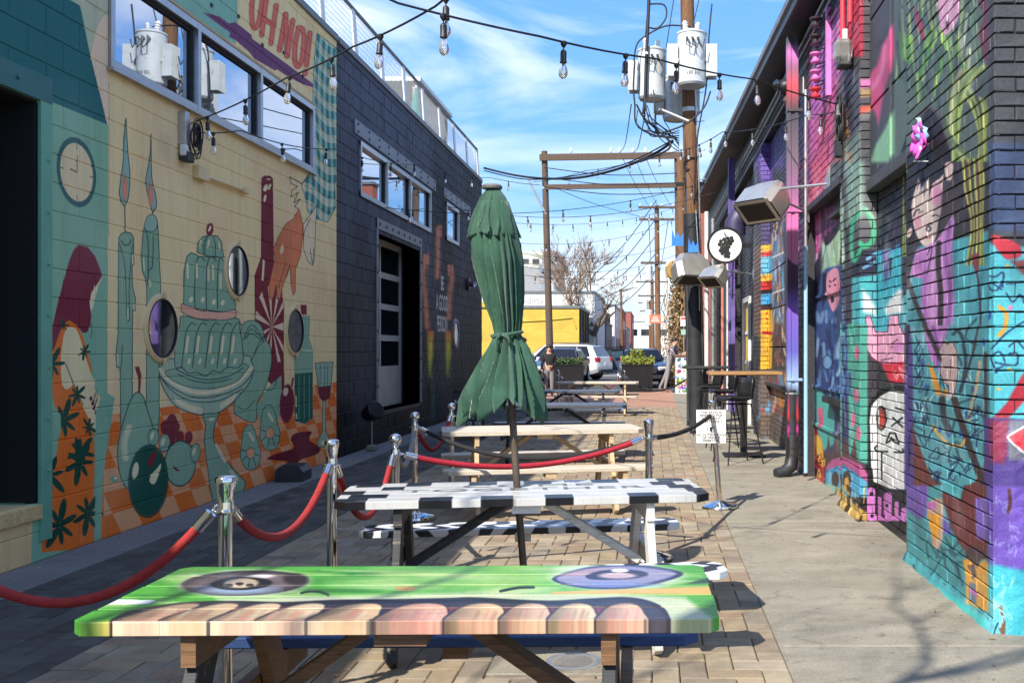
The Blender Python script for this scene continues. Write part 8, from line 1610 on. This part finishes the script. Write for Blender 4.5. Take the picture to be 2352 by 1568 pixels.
    MB().add([(c.x - .013, c.y - .088, c.z - .05), (c.x + .013, c.y - .088, c.z - .05), (c.x, c.y - .118, c.z - .045), (c.x, c.y - .09, c.z + .0)], [(0, 1, 2), (0, 2, 3), (1, 3, 2)]).build('nose', M['skin'], o); MB().box((c.x, c.y - .088, c.z - .072), (.045, .008, .009)).build('mouth', M['tail_red'], o)
    return o
cl = lambda n, c: plain(n, c, .85, 0, .15, 30)
m, t, p = newmat('plaid_shirt'); ck = N(t, 'ShaderNodeTexWave', {'Scale': 9.0}, bands_direction='Z'); ck2 = N(t, 'ShaderNodeTexWave', {'Scale': 7.0}, bands_direction='X'); t.links.new(objco(t), ck.inputs['Vector']); t.links.new(objco(t), ck2.inputs['Vector']); t.links.new(ramp(t, math_(t, 'MULTIPLY', math_(t, 'ADD', ck.outputs['Fac'], ck2.outputs['Fac']), .5), [(.3, (.05, .05, .08)), (.55, (.22, .16, .18)), (.8, (.5, .45, .44))]), p.inputs['Base Color']); p.inputs['Roughness'].default_value = .9; M['plaid'] = m
person('woman with dark hair in a black jacket standing by the left planter', (-3.25, 31.0, .012), .1, 1.58, dict(le=(.22, .02, 1.12), lw=(.10, -.14, 1.02), lh=(.03, -.17, 1.02)), cl('black_jacket', (.014, .014, .016)), cl('grey_trousers', (.20, .19, .20)), M['rubber'], M['hair_dark'], True)
person('man in a cap and charcoal shirt half hidden by the parasol', (-3.95, 30.2, .012), 2.9, 1.80, {}, cl('charcoal_shirt', (.035, .04, .05)), cl('dark_jeans', (.03, .035, .06)), M['rubber'], M['hair_brown'], False, cl('brown_cap', (.05, .035, .03)), False)
person('man in a plaid shirt and grey trousers leaning on the stickered counter', (.58, 34.2, .012), 1.25, 1.88, dict(ch=(0, -.10, 1.35), nk=(0, -.14, 1.48), hd=(0, -.17, 1.55), ht=(0, -.18, 1.68), ls=(.17, -.10, 1.40), rs=(-.17, -.10, 1.40), le=(.22, -.22, 1.18), lw=(.12, -.42, 1.22), lh=(.08, -.50, 1.25), re=(-.22, -.20, 1.16), rw=(-.12, -.42, 1.16), rh=(-.08, -.50, 1.18), lk=(.11, .18, .50), la=(.12, .40, .09), lt=(.12, .26, .03), rk=(-.10, .05, .50), ra=(-.10, .14, .09), rt=(-.10, .0, .03)), M['plaid'], cl('grey_jeans', (.24, .23, .22)), cl('tan_shoe', (.25, .14, .07)), M['hair_dark'])
person('person in a blue top facing the man in plaid across the counter', (1.38, 34.9, .012), -1.5, 1.72, dict(re=(-.22, -.12, 1.16), rw=(-.12, -.34, 1.16), rh=(-.09, -.42, 1.18)), cl('blue_top', (.05, .12, .36)), cl('navy_trousers', (.03, .05, .12)), M['rubber'], M['hair_brown'], True)
# stickered counter
sc_ = thing('counter', 'waist high counter plastered in white and coloured stickers by the man', 'counter', (1.0, 33.2, .012)); MB().box((0, 0, .62), (.50, .9, 1.24)).build('body', M['white_paint'], sc_); MB().box((0, 0, 1.26), (.62, 1.0, .05)).build('top', M['stain'], sc_)
rg = random.Random(9)
for k in range(46): MB().box((rg.uniform(-.22, .22), -.452 - .0004 * k, rg.uniform(.06, 1.18)), (rg.uniform(.05, .14), .002, rg.uniform(.04, .12)), rot=(0, rg.uniform(-.5, .5), 0)).build('sticker', plain('sticker', (rg.random() * .5, rg.random() * .5, rg.random() * .5), .5, 0, 0), sc_)
for k in range(3): q = thing('steel_post', '%s slim steel post beside the dark pole' % ('white', 'grey', 'black')[k], 'post', (1.22 + .22 * k, 22.6 + k * 1.2, 0)); tube_part('shaft', (M['white_paint'], M['galv'], M['black_metal'])[k], q, [(0, 0, 0), (0, 0, 4.6)], .05, 10); MB().box((0, 0, .02), (.2, .2, .03)).build('foot_plate', M['galv'], q)

# dry leaves and scraps blown against the walls
rg = random.Random(77); lt = leaves(260, lambda g: (g.choice((-4.15 + abs(g.gauss(0, .12)), 1.68 - abs(g.gauss(0, .12)), g.uniform(-3.6, 1.6))), g.uniform(3.5, 16), .016), .035, rg)
lt.v = [(x, y, .014 + .25 * max(0, z - .016)) for x, y, z in lt.v]; tag(lt.build('leaf_litter', M['leaf_dry']), 'scattered dry leaf scraps along the foot of the walls', 'leaves', None, 'stuff')
